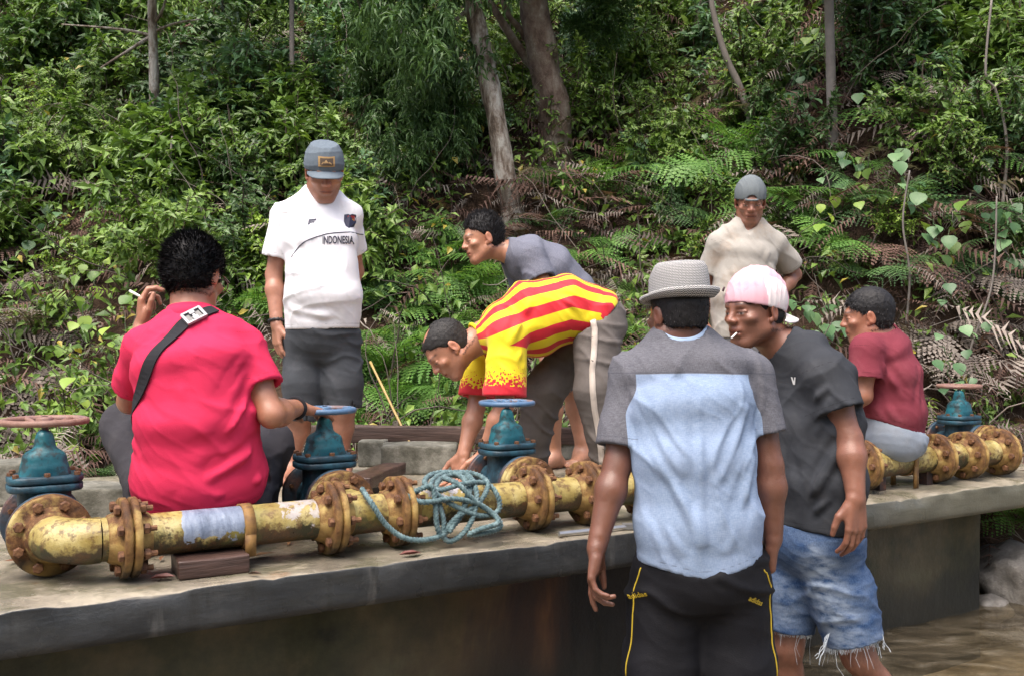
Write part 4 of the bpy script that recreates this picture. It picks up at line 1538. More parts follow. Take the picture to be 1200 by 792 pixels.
# ------------------------------------------------------------------ rope heaped over the pipe
def rope():
    pts = []
    rg = np.random.default_rng(8)
    sc = s_px(535)
    def pl(px, py, y):  # a point seen at px, py that lies y behind the pipe's axis
        k = (px - 600.0) / FPX
        O = PO + EN * y
        s = (k * O[1] - O[0]) / (ED[0] - ED[1] * k)
        w = O + ED * s
        return V3(w[0], w[1], CAMZ + (396 - py) / FPX * w[1])
    ctl = [(424, 572, -.02), (436, 590, -.075), (452, 614, -.085), (474, 630, -.10), (500, 632, -.11), (522, 624, -.10), (540, 604, -.085), (548, 578, -.075), (543, 560, -.02),
           (526, 553, .03), (505, 556, .0), (498, 566, -.06), (514, 574, -.075), (545, 566, -.075), (570, 566, -.05), (583, 580, -.08), (584, 598, -.09), (565, 604, -.10), (545, 598, -.10), (522, 586, -.09), (505, 570, -.07),
           (515, 556, .01), (540, 553, .03), (560, 556, .0), (572, 568, -.06), (560, 590, -.09), (535, 606, -.10), (520, 626, -.10), (528, 634, -.10), (545, 622, -.105), (556, 600, -.10), (558, 574, -.08),
           (548, 556, .0), (528, 556, .02), (512, 566, -.05), (515, 590, -.085), (520, 612, -.095), (517, 628, -.10), (512, 615, -.10), (510, 590, -.095), (506, 570, -.085), (490, 574, -.075), (480, 582, -.08), (498, 588, -.10),
           (530, 584, -.10), (560, 590, -.10), (582, 606, -.11), (586, 618, -.12), (568, 624, -.13), (550, 626, -.13), (562, 620, -.14), (584, 612, -.14), (576, 600, -.11), (556, 586, -.10), (536, 566, -.08), (520, 559, -.01), (535, 557, .03), (552, 562, -.03), (548, 584, -.085), (536, 606, -.10), (526, 624, -.11)]
    P0 = np.array([pl(*c) for c in ctl])
    # keep the strand outside the pipe and above the slab
    out = []
    for i in range(len(P0) - 1):
        p0, p1, p2, p3 = P0[max(i - 1, 0)], P0[i], P0[i + 1], P0[min(i + 2, len(P0) - 1)]
        for t in np.linspace(0, 1, 14, endpoint=False):
            out.append(.5 * ((2 * p1) + (-p0 + p2) * t + (2 * p0 - 5 * p1 + 4 * p2 - p3) * t * t + (-p0 + 3 * p1 - 3 * p2 + p3) * t ** 3))
    out = np.array(out)
    dxy = out[:, :2] - PO
    yb = dxy @ EN
    zz = out[:, 2] - PZ
    r = np.hypot(yb, zz)
    layer = .0095 + .010 * (.5 + .5 * np.sin(np.arange(len(out)) / 14 * .7))
    k = np.maximum(r, PR + layer) / np.maximum(r, 1e-6)
    nyb, nzz = yb * k, zz * k
    out[:, :2] += EN * (nyb - yb)[:, None]
    out[:, 2] = np.maximum(PZ + nzz, ZS + .012)
    v, q, t = tube_np(out, .0082, 9, True, 190.0, 3, .20)
    base = V3(*(PO + ED * sc), ZS)
    m = Mat('teal_nylon_rope')
    m.set(color=m.ramp(m.noise(60, 5, .6), [(.3, (.025, .060, .068)), (.5, (.075, .135, .145)), (.72, (.17, .25, .26))]), rough=.7, sheen=.2)
    m.bump(m.noise(300, 3), .4, .003)
    mb = MB(); mb.add(v - base, q, t)
    tag(link('rope', mb.mesh('rope', True), m, None, base), 'grey green nylon rope heaped in loops over the yellow pipe', 'rope')
rope()

# ------------------------------------------------------------------ timber, blocks, litter on the platform
def wood_mat(name, c, wet=.5):
    m = Mat(name)
    c = np.array(c)
    g = m.noise(7, 6, .65, vec=m.coord(scale=(.6, 9, 9)), dist=.4)
    m.set(color=m.ramp(g, [(.3, tuple(c * .45)), (.5, tuple(c)), (.7, tuple(c * 1.6))]), rough=m.maprange(m.noise(6, 4), .3, .7, wet - .15, wet + .25), spec=.4)
    m.bump(g, .5, .01)
    return m
WD = wood_mat('dark_wet_timber', (.060, .034, .027), .4)
bl = link('timber_block', rough_box('timber_block', (-.095, -.062, 0), (.095, .062, .050), 5, .003, 2, .005), WD, None, (*P(247, 662, 2.70)[:2], ZS + .002), (0, 0, EANG - .05))
tag(bl, 'dark wet wooden block wedged under the yellow pipe', 'wood block')
def lie(name, label, cat, a, b, w, h, mat, seed, group=None, z=None):
    a, b = np.asarray(a, float), np.asarray(b, float)
    L = np.linalg.norm(b[:2] - a[:2])
    me = rough_box(name, (-L / 2, -w / 2, -h / 2), (L / 2, w / 2, h / 2), 7, .004, seed, .006)
    c = (a + b) / 2
    o = link(name, me, mat, None, c, (0, -math.atan2(b[2] - a[2], L), math.atan2(b[1] - a[1], b[0] - a[0])))
    return tag(o, label, cat, group)
WD2 = wood_mat('weathered_brown_beam', (.085, .055, .046), .55)
lie('timber_beam', 'long weathered brown beam laid level behind the valves', 'beam', P(298, 507, 5.00), P(724, 511, 5.25), .09, .085, WD2, 5)
lie('timber_board', 'short dark board lying flat beside the middle valve', 'board', P(418, 566, 3.95), P(462, 548, 4.5), .11, .05, WD, 6)
CB = Mat('mossy_concrete_block')
n1 = CB.noise(7, 6, .7)
CB.set(color=CB.ramp(n1, [(.3, (.04, .04, .026)), (.48, (.13, .125, .10)), (.64, (.27, .26, .22)), (.78, (.12, .12, .08))]), rough=.9)
CB.bump(CB.noise(40, 6, .7), .6, .01)
for k, (label, px, py, Y, w, d, h, rz) in enumerate([
        ('pale mossy concrete block behind the elbow of the near valve', 116, 594, 3.45, .27, .22, .125, .35),
        ('low concrete block at the left edge behind the near valve', 8, 585, 3.85, .34, .25, .16, .3),
        ('tall narrow concrete post under the brown beam', 438, 546, 4.98, .14, .16, .125, .05),
        ('wide dark stained concrete block under the brown beam by the bending man', 492, 552, 4.72, .36, .20, .135, .05),
        ('concrete block under the brown beam behind the bare feet', 655, 545, 5.28, .26, .2, .13, .05),
        ('concrete block under the left end of the brown beam', 318, 548, 5.02, .2, .18, .125, .05)]):
    me = rough_box('concrete_block', (-w / 2, -d / 2, 0), (w / 2, d / 2, h), 6, .006, k * 3.1, .010)
    p = P(px, py, Y)
    tag(link('concrete_block', me, CB, None, (p[0], p[1], ZS + .001), (0, 0, rz)), label, 'block', 'concrete blocks behind the valves')
# steel bar left at the platform's edge
p0, p1 = P(655, 622, 3.17), P(740, 606, 3.30)
p0[2] = p1[2] = ZS + .012
v, q, t = tube_np([p0, p0 * .97 + p1 * .03, p1], .008, 6)
c = (p0 + p1) / 2
mb = MB(); mb.add(v - c, q, t)
hd, qq = box_np((-.03, -.018, -.008), (.03, .018, .008)); mb.add(hd + (p1 - c), qq)
tag(link('steel_bar', mb.mesh('steel_bar', False), simple_mat('dull_steel', (.45, .45, .45), .35, .8), None, c), 'thin bare steel bar lying on the platform edge', 'bar')
# bamboo stick leaning behind the beam
a0, b0 = P(434, 424, 5.5), P(492, 505, 4.95); b0[2] = ZS + .01
pth = [a0 + (b0 - a0) * t for t in np.linspace(0, 1, 12)]
v, q, t = tube_np(pth, [.0065 + .0012 * (k % 3 == 0) for k in range(12)], 8)
mb = MB(); mb.add(v - b0, q, t)
tag(link('bamboo_stick', mb.mesh('bamboo_stick', True), simple_mat('yellow_bamboo', (.36, .25, .085), .5), None, b0), 'yellow bamboo stick leaning among the ferns', 'stick')
# fallen leaves on the platform
mb = MB()
rg = np.random.default_rng(21)
for k in range(150):
    s_, p_ = rg.uniform(-.8, 5.0), rg.uniform(.03, 2.0)
    w = EA + ED * s_ + EN * p_
    L = rg.uniform(.015, .05); a = rg.uniform(0, 6.28)
    d = V3(math.cos(a), math.sin(a), 0); e = V3(-d[1], d[0], 0)
    c = V3(w[0], w[1], ZS + .007)
    up = V3(0, 0, 1)
    vs = [c - d * L, c - e * L * .35 + up * rg.uniform(.002, .012), c + d * L + up * .006, c + e * L * .35 + up * rg.uniform(.002, .012)]
    mb.add(vs, None, [(0, 1, 2), (0, 2, 3)], rg.random())
lm = Mat('fallen_leaf'); lm.set(color=lm.ramp(lm.attr('tone'), [(.1, (.05, .025, .015)), (.6, (.15, .06, .03)), (.9, (.22, .12, .05))]), rough=.6)
o = tag(link('fallen_leaves', mb.mesh('fallen_leaves', False, 'tone'), lm), 'small brown fallen leaves scattered over the platform', kind='stuff')
p = P(322 / 1.0, 672, 2.50)
for (px, py, lab) in ((190, 680, 'curled red brown dead leaf on the platform edge left of the timber block'), (480, 652, 'small dark red dead leaf on the platform edge below the rope')):
    Y = (CAMZ - ZS) * FPX / (py - 396)
    c = P(px, py, Y)
    vs = np.array([(-.032, 0, .004), (-.012, -.012, .012), (.014, -.011, .010), (.034, .004, .005), (.012, .012, .014), (-.014, .011, .012), (0, 0, .003)])
    me = mesh_np('dead_leaf', vs, np.array([(6, 0, 1), (6, 1, 2), (6, 2, 3), (6, 3, 4), (6, 4, 5), (6, 5, 0)]), False)
    tag(link('dead_leaf', me, simple_mat('red_brown_leaf', (.13, .03, .02), .5), None, c + V3(0, 0, .004), (0, 0, .3)), lab, 'leaf')
# ------------------------------------------------------------------ plants
def leaf_mat(name, dark, mid, light, rough=.42, trans=.22, spot=None):
    m = Mat(name)
    t = m.attr('tone')
    oi = m.N('ShaderNodeObjectInfo').outputs['Random']
    f = m.math('ADD', m.math('MULTIPLY', t, .75), m.math('MULTIPLY', oi, .25))
    col = m.ramp(f, [(.15, dark), (.5, mid), (.85, light)])
    col = m.mix(m.math('GREATER_THAN', t, .965), col, spot or light)
    m.set(color=col, rough=rough, spec=.4)
    tr = m.N('ShaderNodeBsdfTranslucent')
    m.put(tr.inputs['Color'], m.mix(1.0, col, (1.25, 1.3, .7), 'MULTIPLY'))
    mx = m.N('ShaderNodeMixShader'); mx.inputs[0].default_value = trans
    m.nt.links.new(m.b.outputs[0], mx.inputs[1]); m.nt.links.new(tr.outputs[0], mx.inputs[2])
    m.nt.links.new(mx.outputs[0], m.nt.nodes['Material Output'].inputs[0])
    return m
L_DARK = leaf_mat('dark_leaf', (.030, .068, .022), (.062, .122, .036), (.110, .195, .060))
L_MID = leaf_mat('green_leaf', (.062, .118, .024), (.125, .215, .040), (.215, .325, .065), spot=(.34, .28, .05))
L_LITE = leaf_mat('yellow_green_leaf', (.085, .170, .025), (.180, .300, .040), (.310, .430, .070), spot=(.42, .36, .05))
L_BLUE = leaf_mat('bluish_green_leaf', (.052, .115, .050), (.100, .195, .082), (.175, .295, .135))
FERN = leaf_mat('fern_green', (.060, .145, .030), (.120, .255, .050), (.200, .360, .085), .5, .30)
FERN_D = leaf_mat('fern_dull_green', (.050, .110, .038), (.090, .180, .060), (.150, .255, .090), .5, .28)
DRY = leaf_mat('dry_brown_fern', (.050, .028, .021), (.115, .064, .048), (.220, .135, .105), .8, .15)
DRY_G = leaf_mat('dry_grey_fern', (.10, .080, .070), (.20, .165, .14), (.34, .29, .25), .85, .15)
TWIG = simple_mat('brown_twig', (.085, .062, .045), .8, scale=30)
GSTEM = simple_mat('green_stem', (.055, .085, .030), .6, scale=30)

def leaves_np(pos, d, up, L, W, droop=.18, fold=.12):
    """many folded leaves at once: 5 verts, 4 tris each"""
    d = d / np.linalg.norm(d, axis=1, keepdims=True)
    s = np.cross(d, up); s /= (np.linalg.norm(s, axis=1, keepdims=True) + 1e-9)
    n = np.cross(s, d)
    L = L[:, None]; W = W[:, None]
    m = pos + d * L * .42 - n * L * .02
    l = m + s * W * .5 + n * L * fold
    r = m - s * W * .5 + n * L * fold
    t = pos + d * L - n * L * droop
    v = np.stack([pos, m, l, t, r], 1).reshape(-1, 3)
    k = np.arange(len(pos))[:, None] * 5
    tri = np.concatenate([k + np.array([0, 1, 2]), k + np.array([1, 3, 2]), k + np.array([0, 4, 1]), k + np.array([1, 4, 3])])
    return v, tri

def bush_mesh(seed, R, H, nbr, ntw, nlf, L, W, pinnate=False, droop=.2, hang=0.0):
    rg = np.random.default_rng(seed)
    st = MB(); P_, D_, U_, LL, WW, TT = [], [], [], [], [], []
    for b in range(nbr):
        az = rg.uniform(0, 6.283); lean = rg.uniform(.15, 1.1)
        tip = V3(math.cos(az) * math.sin(lean) * R, math.sin(az) * math.sin(lean) * R, H * (.35 + .65 * math.cos(lean)) * rg.uniform(.6, 1.05))
        midp = tip * .5 + V3(0, 0, H * .14) + rg.normal(0, R * .08, 3)
        tt = np.linspace(0, 1, 7)[:, None]
        path = 2 * tt * (1 - tt) * midp + tt ** 2 * tip
        v, q, t = tube_np(path, np.linspace(.012, .003, 7), 5, False); st.add(v, q)
        for k in range(ntw):
            t0 = rg.uniform(.25, 1.0)
            p = (2 * t0 * (1 - t0) * midp + t0 ** 2 * tip)
            dr = nrm(tip - midp + rg.normal(0, .9, 3) * np.linalg.norm(tip - midp) + V3(0, 0, -hang))
            ln = rg.uniform(.18, .38) * (R + H) * .5
            nl = nlf
            e = p + dr * ln - V3(0, 0, ln * (.25 + hang * .3))
            v, q, t = tube_np([p, (p + e) / 2 + V3(0, 0, ln * .06), e], [.004, .003, .0015], 4, False); st.add(v, q)
            s = nrm(np.cross(dr, V3(0, 0, 1) + rg.normal(0, .15, 3)))
            tone = rg.uniform(0, 1)
            for j in range(nl):
                f = (j + .6) / nl
                x = p + (e - p) * f + V3(0, 0, ln * .06 * math.sin(math.pi * f))
                sg = 1 if j % 2 else -1
                dd = nrm(s * sg * (1.0 if pinnate else rg.uniform(.5, 1.1)) + dr * rg.uniform(.3, .7) + rg.normal(0, .10 if pinnate else .35, 3) + V3(0, 0, -.15 - hang * .5))
                P_.append(x); D_.append(dd)
                U_.append(V3(0, 0, 1) + rg.normal(0, .15 if pinnate else .35, 3))
                l = L * rg.uniform(.7, 1.2) * (math.sin(math.pi * (.15 + .75 * f)) if pinnate else 1)
                LL.append(l); WW.append(l * W * rg.uniform(.85, 1.15)); TT.append(np.clip(tone * .6 + rg.uniform(0, .4), 0, 1))
    v, t = leaves_np(np.array(P_), np.array(D_), np.array(U_), np.array(LL), np.array(WW), droop)
    fol = mesh_np('foliage', v, t, False, {'tone': np.repeat(TT, 5)})
    return st.mesh('stem', True), fol

BUSH = {
    'broad': [bush_mesh(s, .55, .75, 9, 12, 8, .108, .44) for s in (1, 2)],
    'small': [bush_mesh(s, .55, .70, 10, 16, 11, .058, .50) for s in (3, 4)],
    'pinnate': [bush_mesh(s, .60, .60, 8, 12, 17, .072, .42, True) for s in (5, 6)],
    'narrow': [bush_mesh(s, .60, .70, 10, 14, 12, .088, .25, False, .25, .5) for s in (7, 8)],
    'lance': [bush_mesh(s, .30, .50, 5, 5, 6, .10, .36, False, .3, .3) for s in (9, 10)],
}
WORDS = {'broad': 'broad leaved bush', 'small': 'small leaved bush', 'pinnate': 'paired leaflet bush', 'narrow': 'drooping narrow leaved bush', 'lance': 'lance leaved young plant'}
TONE = {'dark_leaf': 'dark green', 'green_leaf': 'mid green', 'yellow_green_leaf': 'bright yellow green', 'bluish_green_leaf': 'bluish green'}
ZONES = ((0, 'beyond the left edge'), (60, 'by the left edge'), (115, 'over the near valve'), (170, 'left of the bare sapling'), (225, 'right of the bare sapling'), (280, 'above the man in pink'), (330, 'left of the grey cap'), (385, 'above the grey cap'),
         (440, 'right of the grey cap'), (490, 'left of the bending pair'), (550, 'left of the pale trunk'), (600, 'by the pale trunk'), (660, 'by the thick trunk'), (720, 'right of the thick trunk'), (780, 'above the trilby'), (830, 'left of the man in beige'),
         (890, 'above the man in beige'), (950, 'right of the man in beige'), (1010, 'by the thin grey tree'), (1060, 'above the man in maroon'), (1115, 'right of the man in maroon'), (1160, 'above the far valve'), (1200, 'by the right edge'), (99999, 'beyond the right edge'))
def where(px, py):
    h = 'high' if py < 60 else ('upper' if py < 150 else ('mid slope' if py < 250 else 'low'))
    for lim, w in ZONES:
        if px < lim: return h + ' ' + w
def hit(px, py):
    """where the sight line through px, py meets the hillside"""
    Y = np.arange(4.6, 22, .02)
    X = (px - 600) / FPX * Y
    z = CAMZ + (396 - py) / FPX * Y
    k = np.argmax(z < hill_z(X, Y))
    if k == 0: k = len(Y) - 1
    return V3(X[k], Y[k], float(hill_z(X[k], Y[k])))
def plant(kind, px, py, sc, mat, fwd=0.0, at=None, tilt=.35):
    rg = random.Random(int(px * 31 + py * 17))
    p = hit(px, py) if at is None else at
    p = p + V3(0, -fwd, 0)
    v = rg.randrange(2)
    st, fo = BUSH[kind][v]
    lab = TONE[mat.m.name] + ' ' + WORDS[kind] + ' ' + where(px, py)
    o = link('bush' if kind != 'lance' else 'young_plant', st, TWIG, None, p + V3(0, 0, -.03), (tilt + rg.uniform(-.2, .3), rg.uniform(-.25, .25), rg.uniform(0, 6.28) if tilt < .2 else rg.uniform(-.8, .8)))
    o.scale = (sc, sc, sc * rg.uniform(.85, 1.15))
    tag(o, lab, 'bush' if kind != 'lance' else 'plant', lab)
    me = fo.copy() if len(fo.materials) and fo.materials[0] != mat.m else fo
    key = (kind, v, mat.m.name)
    if key not in _fol:
        me = fo.copy(); me.name = 'foliage'
        if len(me.materials): me.materials.clear()
        me.materials.append(mat.m); _fol[key] = me
    f = link('foliage', _fol[key], None, o)
    f['kind'] = 'stuff'
    return o
_fol = {}

# ferns: every frond is a part
def frond_mesh(seed, n=17, arch=.35, teeth=6, wide=.30, tip=.3):
    rg = np.random.default_rng(seed)
    mb = MB()
    t = np.linspace(0, 1, 14)
    path = np.stack([t, rg.normal(0, .02) * t ** 2, .30 * t - arch * t ** 2 * 1.5], 1)
    v, q, _ = tube_np(path, np.linspace(.0085, .002, 14), 4, False); mb.add(v, q, None, .3)
    for i in range(n):
        f = .16 + .82 * i / (n - 1)
        c = V3(f, 0, .30 * f - arch * f * f * 1.5)
        tang = nrm(V3(1, 0, .30 - arch * f * 3.0))
        ln = wide * (math.sin(math.pi * min(1, (.22 + .80 * (1 - f)) * .62)) ** .8) * rg.uniform(.9, 1.08) * (.25 + .75 * min(1, (1.06 - f) * 2.2))
        for sg in (-1, 1):
            d = nrm(V3(0, sg, 0) + tang * rg.uniform(.35, .55) + V3(0, 0, rg.uniform(-.30, -.02)))
            nrmal = nrm(np.cross(tang, V3(0, 1, 0))); nrmal = -nrmal if nrmal[2] < 0 else nrmal
            w = nrm(np.cross(nrmal, d))
            tone = rg.uniform(.2, .9)
            k = teeth
            for j in range(k):
                a0, a1 = j / k, (j + .86) / k
                wd = ln * .17 * (1 - .75 * (a0 + .1)) * (1.0 if j else .8)
                dr = lambda a: -.16 * a * a * ln * V3(0, 0, 1)
                A = c + d * ln * a0 + dr(a0); B = c + d * ln * a1 + dr(a1)
                M = (A + B) / 2 + d * ln * .05
                mb.add([A, B, M + w * wd + V3(0, 0, .004), M - w * wd + V3(0, 0, .004)], None, [(0, 1, 2), (1, 0, 3)], tone)
    return mb.mesh('frond', False, 'tone')
FROND = [frond_mesh(s, 17, a, 6, w) for s, a, w in ((1, .50, .32), (2, .62, .28), (3, .42, .34), (4, .75, .27))]
_fr = {}
def frond_me(k, mat):
    if (k, mat.m.name) not in _fr:
        me = FROND[k].copy(); me.name = 'frond'; me.materials.append(mat.m); _fr[(k, mat.m.name)] = me
    return _fr[(k, mat.m.name)]
def fern(px, py, sc, mat, nf=8, at=None, name='fern', word='bright green fern', face=-1.57, fan=1.75, pitch=(.15, .95), fwd=0.0):
    rg = random.Random(int(px * 13 + py * 7 + 5))
    p = (hit(px, py) if at is None else at) + V3(0, -fwd, 0)
    lab = word + ' ' + where(px, py)
    r = tag(empty(name, p + V3(0, 0, -.02)), lab, 'fern', lab)
    for k in range(nf):
        az = face + (k / max(nf - 1, 1) - .5) * 2 * fan + rg.uniform(-.25, .25)
        f = link('frond', frond_me(rg.randrange(4), mat), None, r, (0, 0, 0), (.75 * math.cos(az) + rg.uniform(-.25, .25), -rg.uniform(*pitch), az))
        s = 1.05 * sc * rg.uniform(.75, 1.15)
        f.scale = (s, s, s)
    return r

# creepers with heart shaped leaves: each leaf a part
def heart_mesh():
    o = [(0, 0), (.10, .26), (.30, .46), (.52, .46), (.78, .26), (1.0, 0)]
    top = [(x, y, .05 * math.sin(x * 3) + y * .16) for x, y in o[1:-1]]
    bot = [(x, -y, z) for x, y, z in top]
    mid = [(0.06, 0, 0), (.3, 0, .0), (.52, 0, .01), (.78, 0, -.02), (1.0, 0, -.10)]
    v = np.array(mid + top + bot) * 1.0
    t = []
    for s in (5, 9):
        a = [(0, 1, s), (1, s + 1, s), (1, 2, s + 1), (2, s + 2, s + 1), (2, 3, s + 2), (3, s + 3, s + 2), (3, 4, s + 3)]
        t += a if s == 5 else [(x, z, y) for x, y, z in a]
    return v, np.array(t)
hv, ht = heart_mesh()
_ht = {}
def heart_me(mat, tone):
    k = (mat.m.name, tone)
    if k not in _ht:
        me = mesh_np('leaf', hv, ht, True, {'tone': np.full(len(hv), tone)}); me.materials.append(mat.m); _ht[k] = me
    return _ht[k]
def creeper(pts, n, size, mat, word, fwd=.5):
    """a climbing stem through sighted points, its leaves turned to the light"""
    rg = random.Random(int(pts[0][0] * 3 + pts[0][1]))
    base = hit(*pts[0])
    Yd = base[1] - fwd
    W = [P(px, py, min(Yd, hit(px, py)[1] - .4)) for px, py in pts]
    path = []
    for a, b in zip(W[:-1], W[1:]):
        for t in np.linspace(0, 1, 5, endpoint=False): path.append(a + (b - a) * t + V3(rg.gauss(0, .008), rg.gauss(0, .02), rg.gauss(0, .008)))
    path.append(W[-1])
    path = np.array(path)
    v, q, t = tube_np(path, .0035, 5)
    mb = MB(); mb.add(v - path[0], q, t)
    lab = word + ' ' + where(*pts[0])
    o = tag(link('creeper', mb.mesh('creeper', True), GSTEM, None, path[0]), lab, 'creeper', lab)
    for k in range(n):
        f = (k + rg.uniform(.1, .9)) / n * (len(path) - 1)
        i = min(int(f), len(path) - 2)
        p = path[i] + (path[i + 1] - path[i]) * (f - i) - path[0]
        off = V3(rg.gauss(0, .06), rg.gauss(-.03, .03), rg.gauss(0, .04))
        lf = link('leaf', heart_me(mat, rg.choice((.15, .35, .55, .75, .9))), None, o, p + off, (rg.gauss(0, .35), rg.uniform(.55, 1.35), rg.uniform(-2.6, -.5)))
        s = 1.05 * size * rg.uniform(.7, 1.2)
        lf.scale = (s, s, s)
    return o

# --- trees
BARK_P = Mat('pale_flaking_bark')
n1 = BARK_P.noise(9, 7, .7, vec=BARK_P.coord(scale=(1.6, 1.6, .55)), dist=.4)
BARK_P.set(color=BARK_P.ramp(n1, [(.34, (.055, .038, .028)), (.44, (.16, .12, .09)), (.52, (.30, .26, .22)), (.64, (.48, .45, .40))]), rough=.9)
BARK_P.bump(BARK_P.math('ADD', n1, BARK_P.math('MULTIPLY', BARK_P.noise(40, 6, .7), .5)), .8, .02)
BARK_B = Mat('brown_mottled_bark')
n1 = BARK_B.noise(6, 7, .7, vec=BARK_B.coord(scale=(1.4, 1.4, .8)))
BARK_B.set(color=BARK_B.ramp(n1, [(.34, (.06, .038, .028)), (.46, (.14, .095, .072)), (.58, (.22, .175, .14)), (.68, (.36, .33, .28))]), rough=.9)
BARK_B.bump(BARK_B.math('ADD', n1, BARK_B.math('MULTIPLY', BARK_B.noise(40, 6, .7), .5)), .8, .02)
BARK_G = simple_mat('grey_smooth_bark', (.20, .175, .155), .85, var=.45, scale=14, bump=.4)

def spl(pts, n=8):
    Q = np.asarray(pts, float); out = []
    for i in range(len(Q) - 1):
        p0, p1, p2, p3 = Q[max(i - 1, 0)], Q[i], Q[i + 1], Q[min(i + 2, len(Q) - 1)]
        for t in np.linspace(0, 1, n, endpoint=False):
            out.append(.5 * ((2 * p1) + (-p0 + p2) * t + (2 * p0 - 5 * p1 + 4 * p2 - p3) * t * t + (-p0 + 3 * p1 - 3 * p2 + p3) * t ** 3))
    out.append(Q[-1])
    return np.array(out)
def tree(pts, w0, w1, bark, label, limbs=(), crown=(), Y=None, seed=0, lean=0.0):
    """trunk sighted from base to top (px, py); widths in pixels; crown: (px, py, kind, scale, mat)"""
    b = hit(*pts[0]) if Y is None else P(*pts[0], Y)
    Yb = b[1]
    W = spl([P(px, py, Yb - lean * k) for k, (px, py) in enumerate(pts)], 10)
    W[0][2] -= .15
    r = np.linspace(w0, w1, len(W)) / 2 / FPX * Yb
    r[:4] *= np.array([1.5, 1.28, 1.12, 1.04])
    root = tag(empty('tree', W[0]), label, 'tree')
    v, q, t = tube_np(W, r, 18)
    d = (fbm((v - W[0]) * np.array([9, 9, 4.0]) + seed, 4) - .5)[:, None]
    cen = np.repeat(W, 18, 0); o = v[:len(cen)] - cen
    v[:len(cen)] += o * d[:len(cen)] * .55
    mb = MB(); mb.add(v - W[0], q, t)
    trunk = link('trunk', mb.mesh('trunk', True), bark, root)
    for (lp, a0, a1) in limbs:
        L = spl([P(px, py, Yb - .05 * k) for k, (px, py) in enumerate(lp)], 8)
        v, q, t = tube_np(L, np.linspace(a0, a1, len(L)) / 2 / FPX * Yb, 9)
        mb = MB(); mb.add(v - W[0], q, t)
        link('limb', mb.mesh('limb', True), bark, root)
    if crown:
        mbv, mbt, tones, n = [], [], [], 0
        rg = np.random.default_rng(seed + 3)
        for (px, py, kind, sc) in crown:
            fo = BUSH[kind][rg.integers(2)][1]
            v = np.empty(len(fo.vertices) * 3, np.float32); fo.vertices.foreach_get('co', v); v = v.reshape(-1, 3).astype(float)
            tn = np.empty(len(fo.vertices), np.float32); fo.attributes['tone'].data.foreach_get('value', tn)
            a = rg.uniform(0, 6.28); R = np.array([[math.cos(a), -math.sin(a), 0], [math.sin(a), math.cos(a), 0], [0, 0, 1]])
            v = (v @ R.T - [0, 0, .35]) * sc
            tl = rg.uniform(-.6, .6); v = v @ rotx(tl).T
            c = P(px, py, Yb + rg.uniform(-.7, .3)) - W[0]
            tr = np.arange(len(v) // 5)[:, None] * 5
            tr = np.concatenate([tr + np.array(k) for k in ((0, 1, 2), (1, 3, 2), (0, 4, 1), (1, 4, 3))])
            mbv.append(v + c); mbt.append(tr + n); tones.append(tn); n += len(v)
        o = link('crown', mesh_np('crown', np.concatenate(mbv), np.concatenate(mbt), False, {'tone': np.concatenate(tones)}), L_DARK, root)
        o['kind'] = 'stuff'
    return root
cr1 = [(x, y, 'narrow', s) for x, y, s in ((470, 30, 1.0), (500, 70, 1.0), (455, 90, .9), (490, 130, .9), (440, 40, .9), (512, 105, .6), (470, 170, .8), (515, 170, .8), (590, -60, 1.1), (520, -60, 1.1), (450, -60, 1.1), (560, -140, 1.2), (480, -150, 1.2), (640, -120, 1.1), (540, -220, 1.3))]
tree([(602, 262), (590, 190), (577, 115), (563, 50), (551, -10), (540, -120), (535, -240)], 26, 19, BARK_P, 'leaning slim tree with pale flaking bark behind the bending men', limbs=[([(545, -60), (500, -20), (470, 40)], 9, 3), ([(556, 5), (520, 40), (500, 90)], 6, 2)], crown=cr1, seed=1)
cr2 = [(x, y, 'small', s) for x, y, s in ((690, -80, 1.2), (620, -110, 1.2), (740, -60, 1.1), (680, -180, 1.3), (580, -180, 1.2), (720, 10, .8), (690, 35, .7))]
tree([(652, 205), (648, 140), (640, 85), (630, 30), (622, -40), (615, -150), (605, -260)], 40, 29, BARK_B, 'thick brown tree trunk with mottled bark halfway up the slope', limbs=[([(640, 95), (612, 62), (594, 35), (560, -20)], 14, 7), ([(626, 60), (610, 35), (592, 10), (575, -60)], 9, 5)], crown=cr2, seed=2, lean=.05)
cr3 = [(x, y, 'broad', s) for x, y, s in ((960, -80, 1.1), (1010, -110, 1.2), (930, -140, 1.1))]
tree([(976, 200), (975, 130), (973, 60), (971, -10), (968, -120)], 14, 9, BARK_G, 'thin straight grey tree standing behind the man in maroon', crown=cr3, seed=3)
cr4 = [(x, y, 'broad', s) for x, y, s in ((150, -70, 1.0), (210, -80, 1.1), (110, -110, 1.1))]
tree([(183, 210), (181, 130), (180, 70), (178, 0), (176, -100)], 12, 9, BARK_P, 'thin bare limbed sapling high behind the man in pink', limbs=[([(178, 42), (150, 36), (112, 32), (72, 29)], 4, 1.5), ([(178, 42), (150, 60), (118, 80)], 5, 2), ([(180, 38), (205, 28), (235, 23)], 4, 1.5), ([(180, 30), (192, 8), (200, -30)], 4, 2)], crown=cr4, seed=4)
cr5 = [(x, y, 'broad', s) for x, y, s in ((345, -60, 1.0), (300, -90, 1.0))]
tree([(344, 215), (343, 140), (342, 60), (342, -60)], 6, 5, BARK_G, 'very thin dark sapling behind the cap of the man in white', crown=cr5, seed=5)

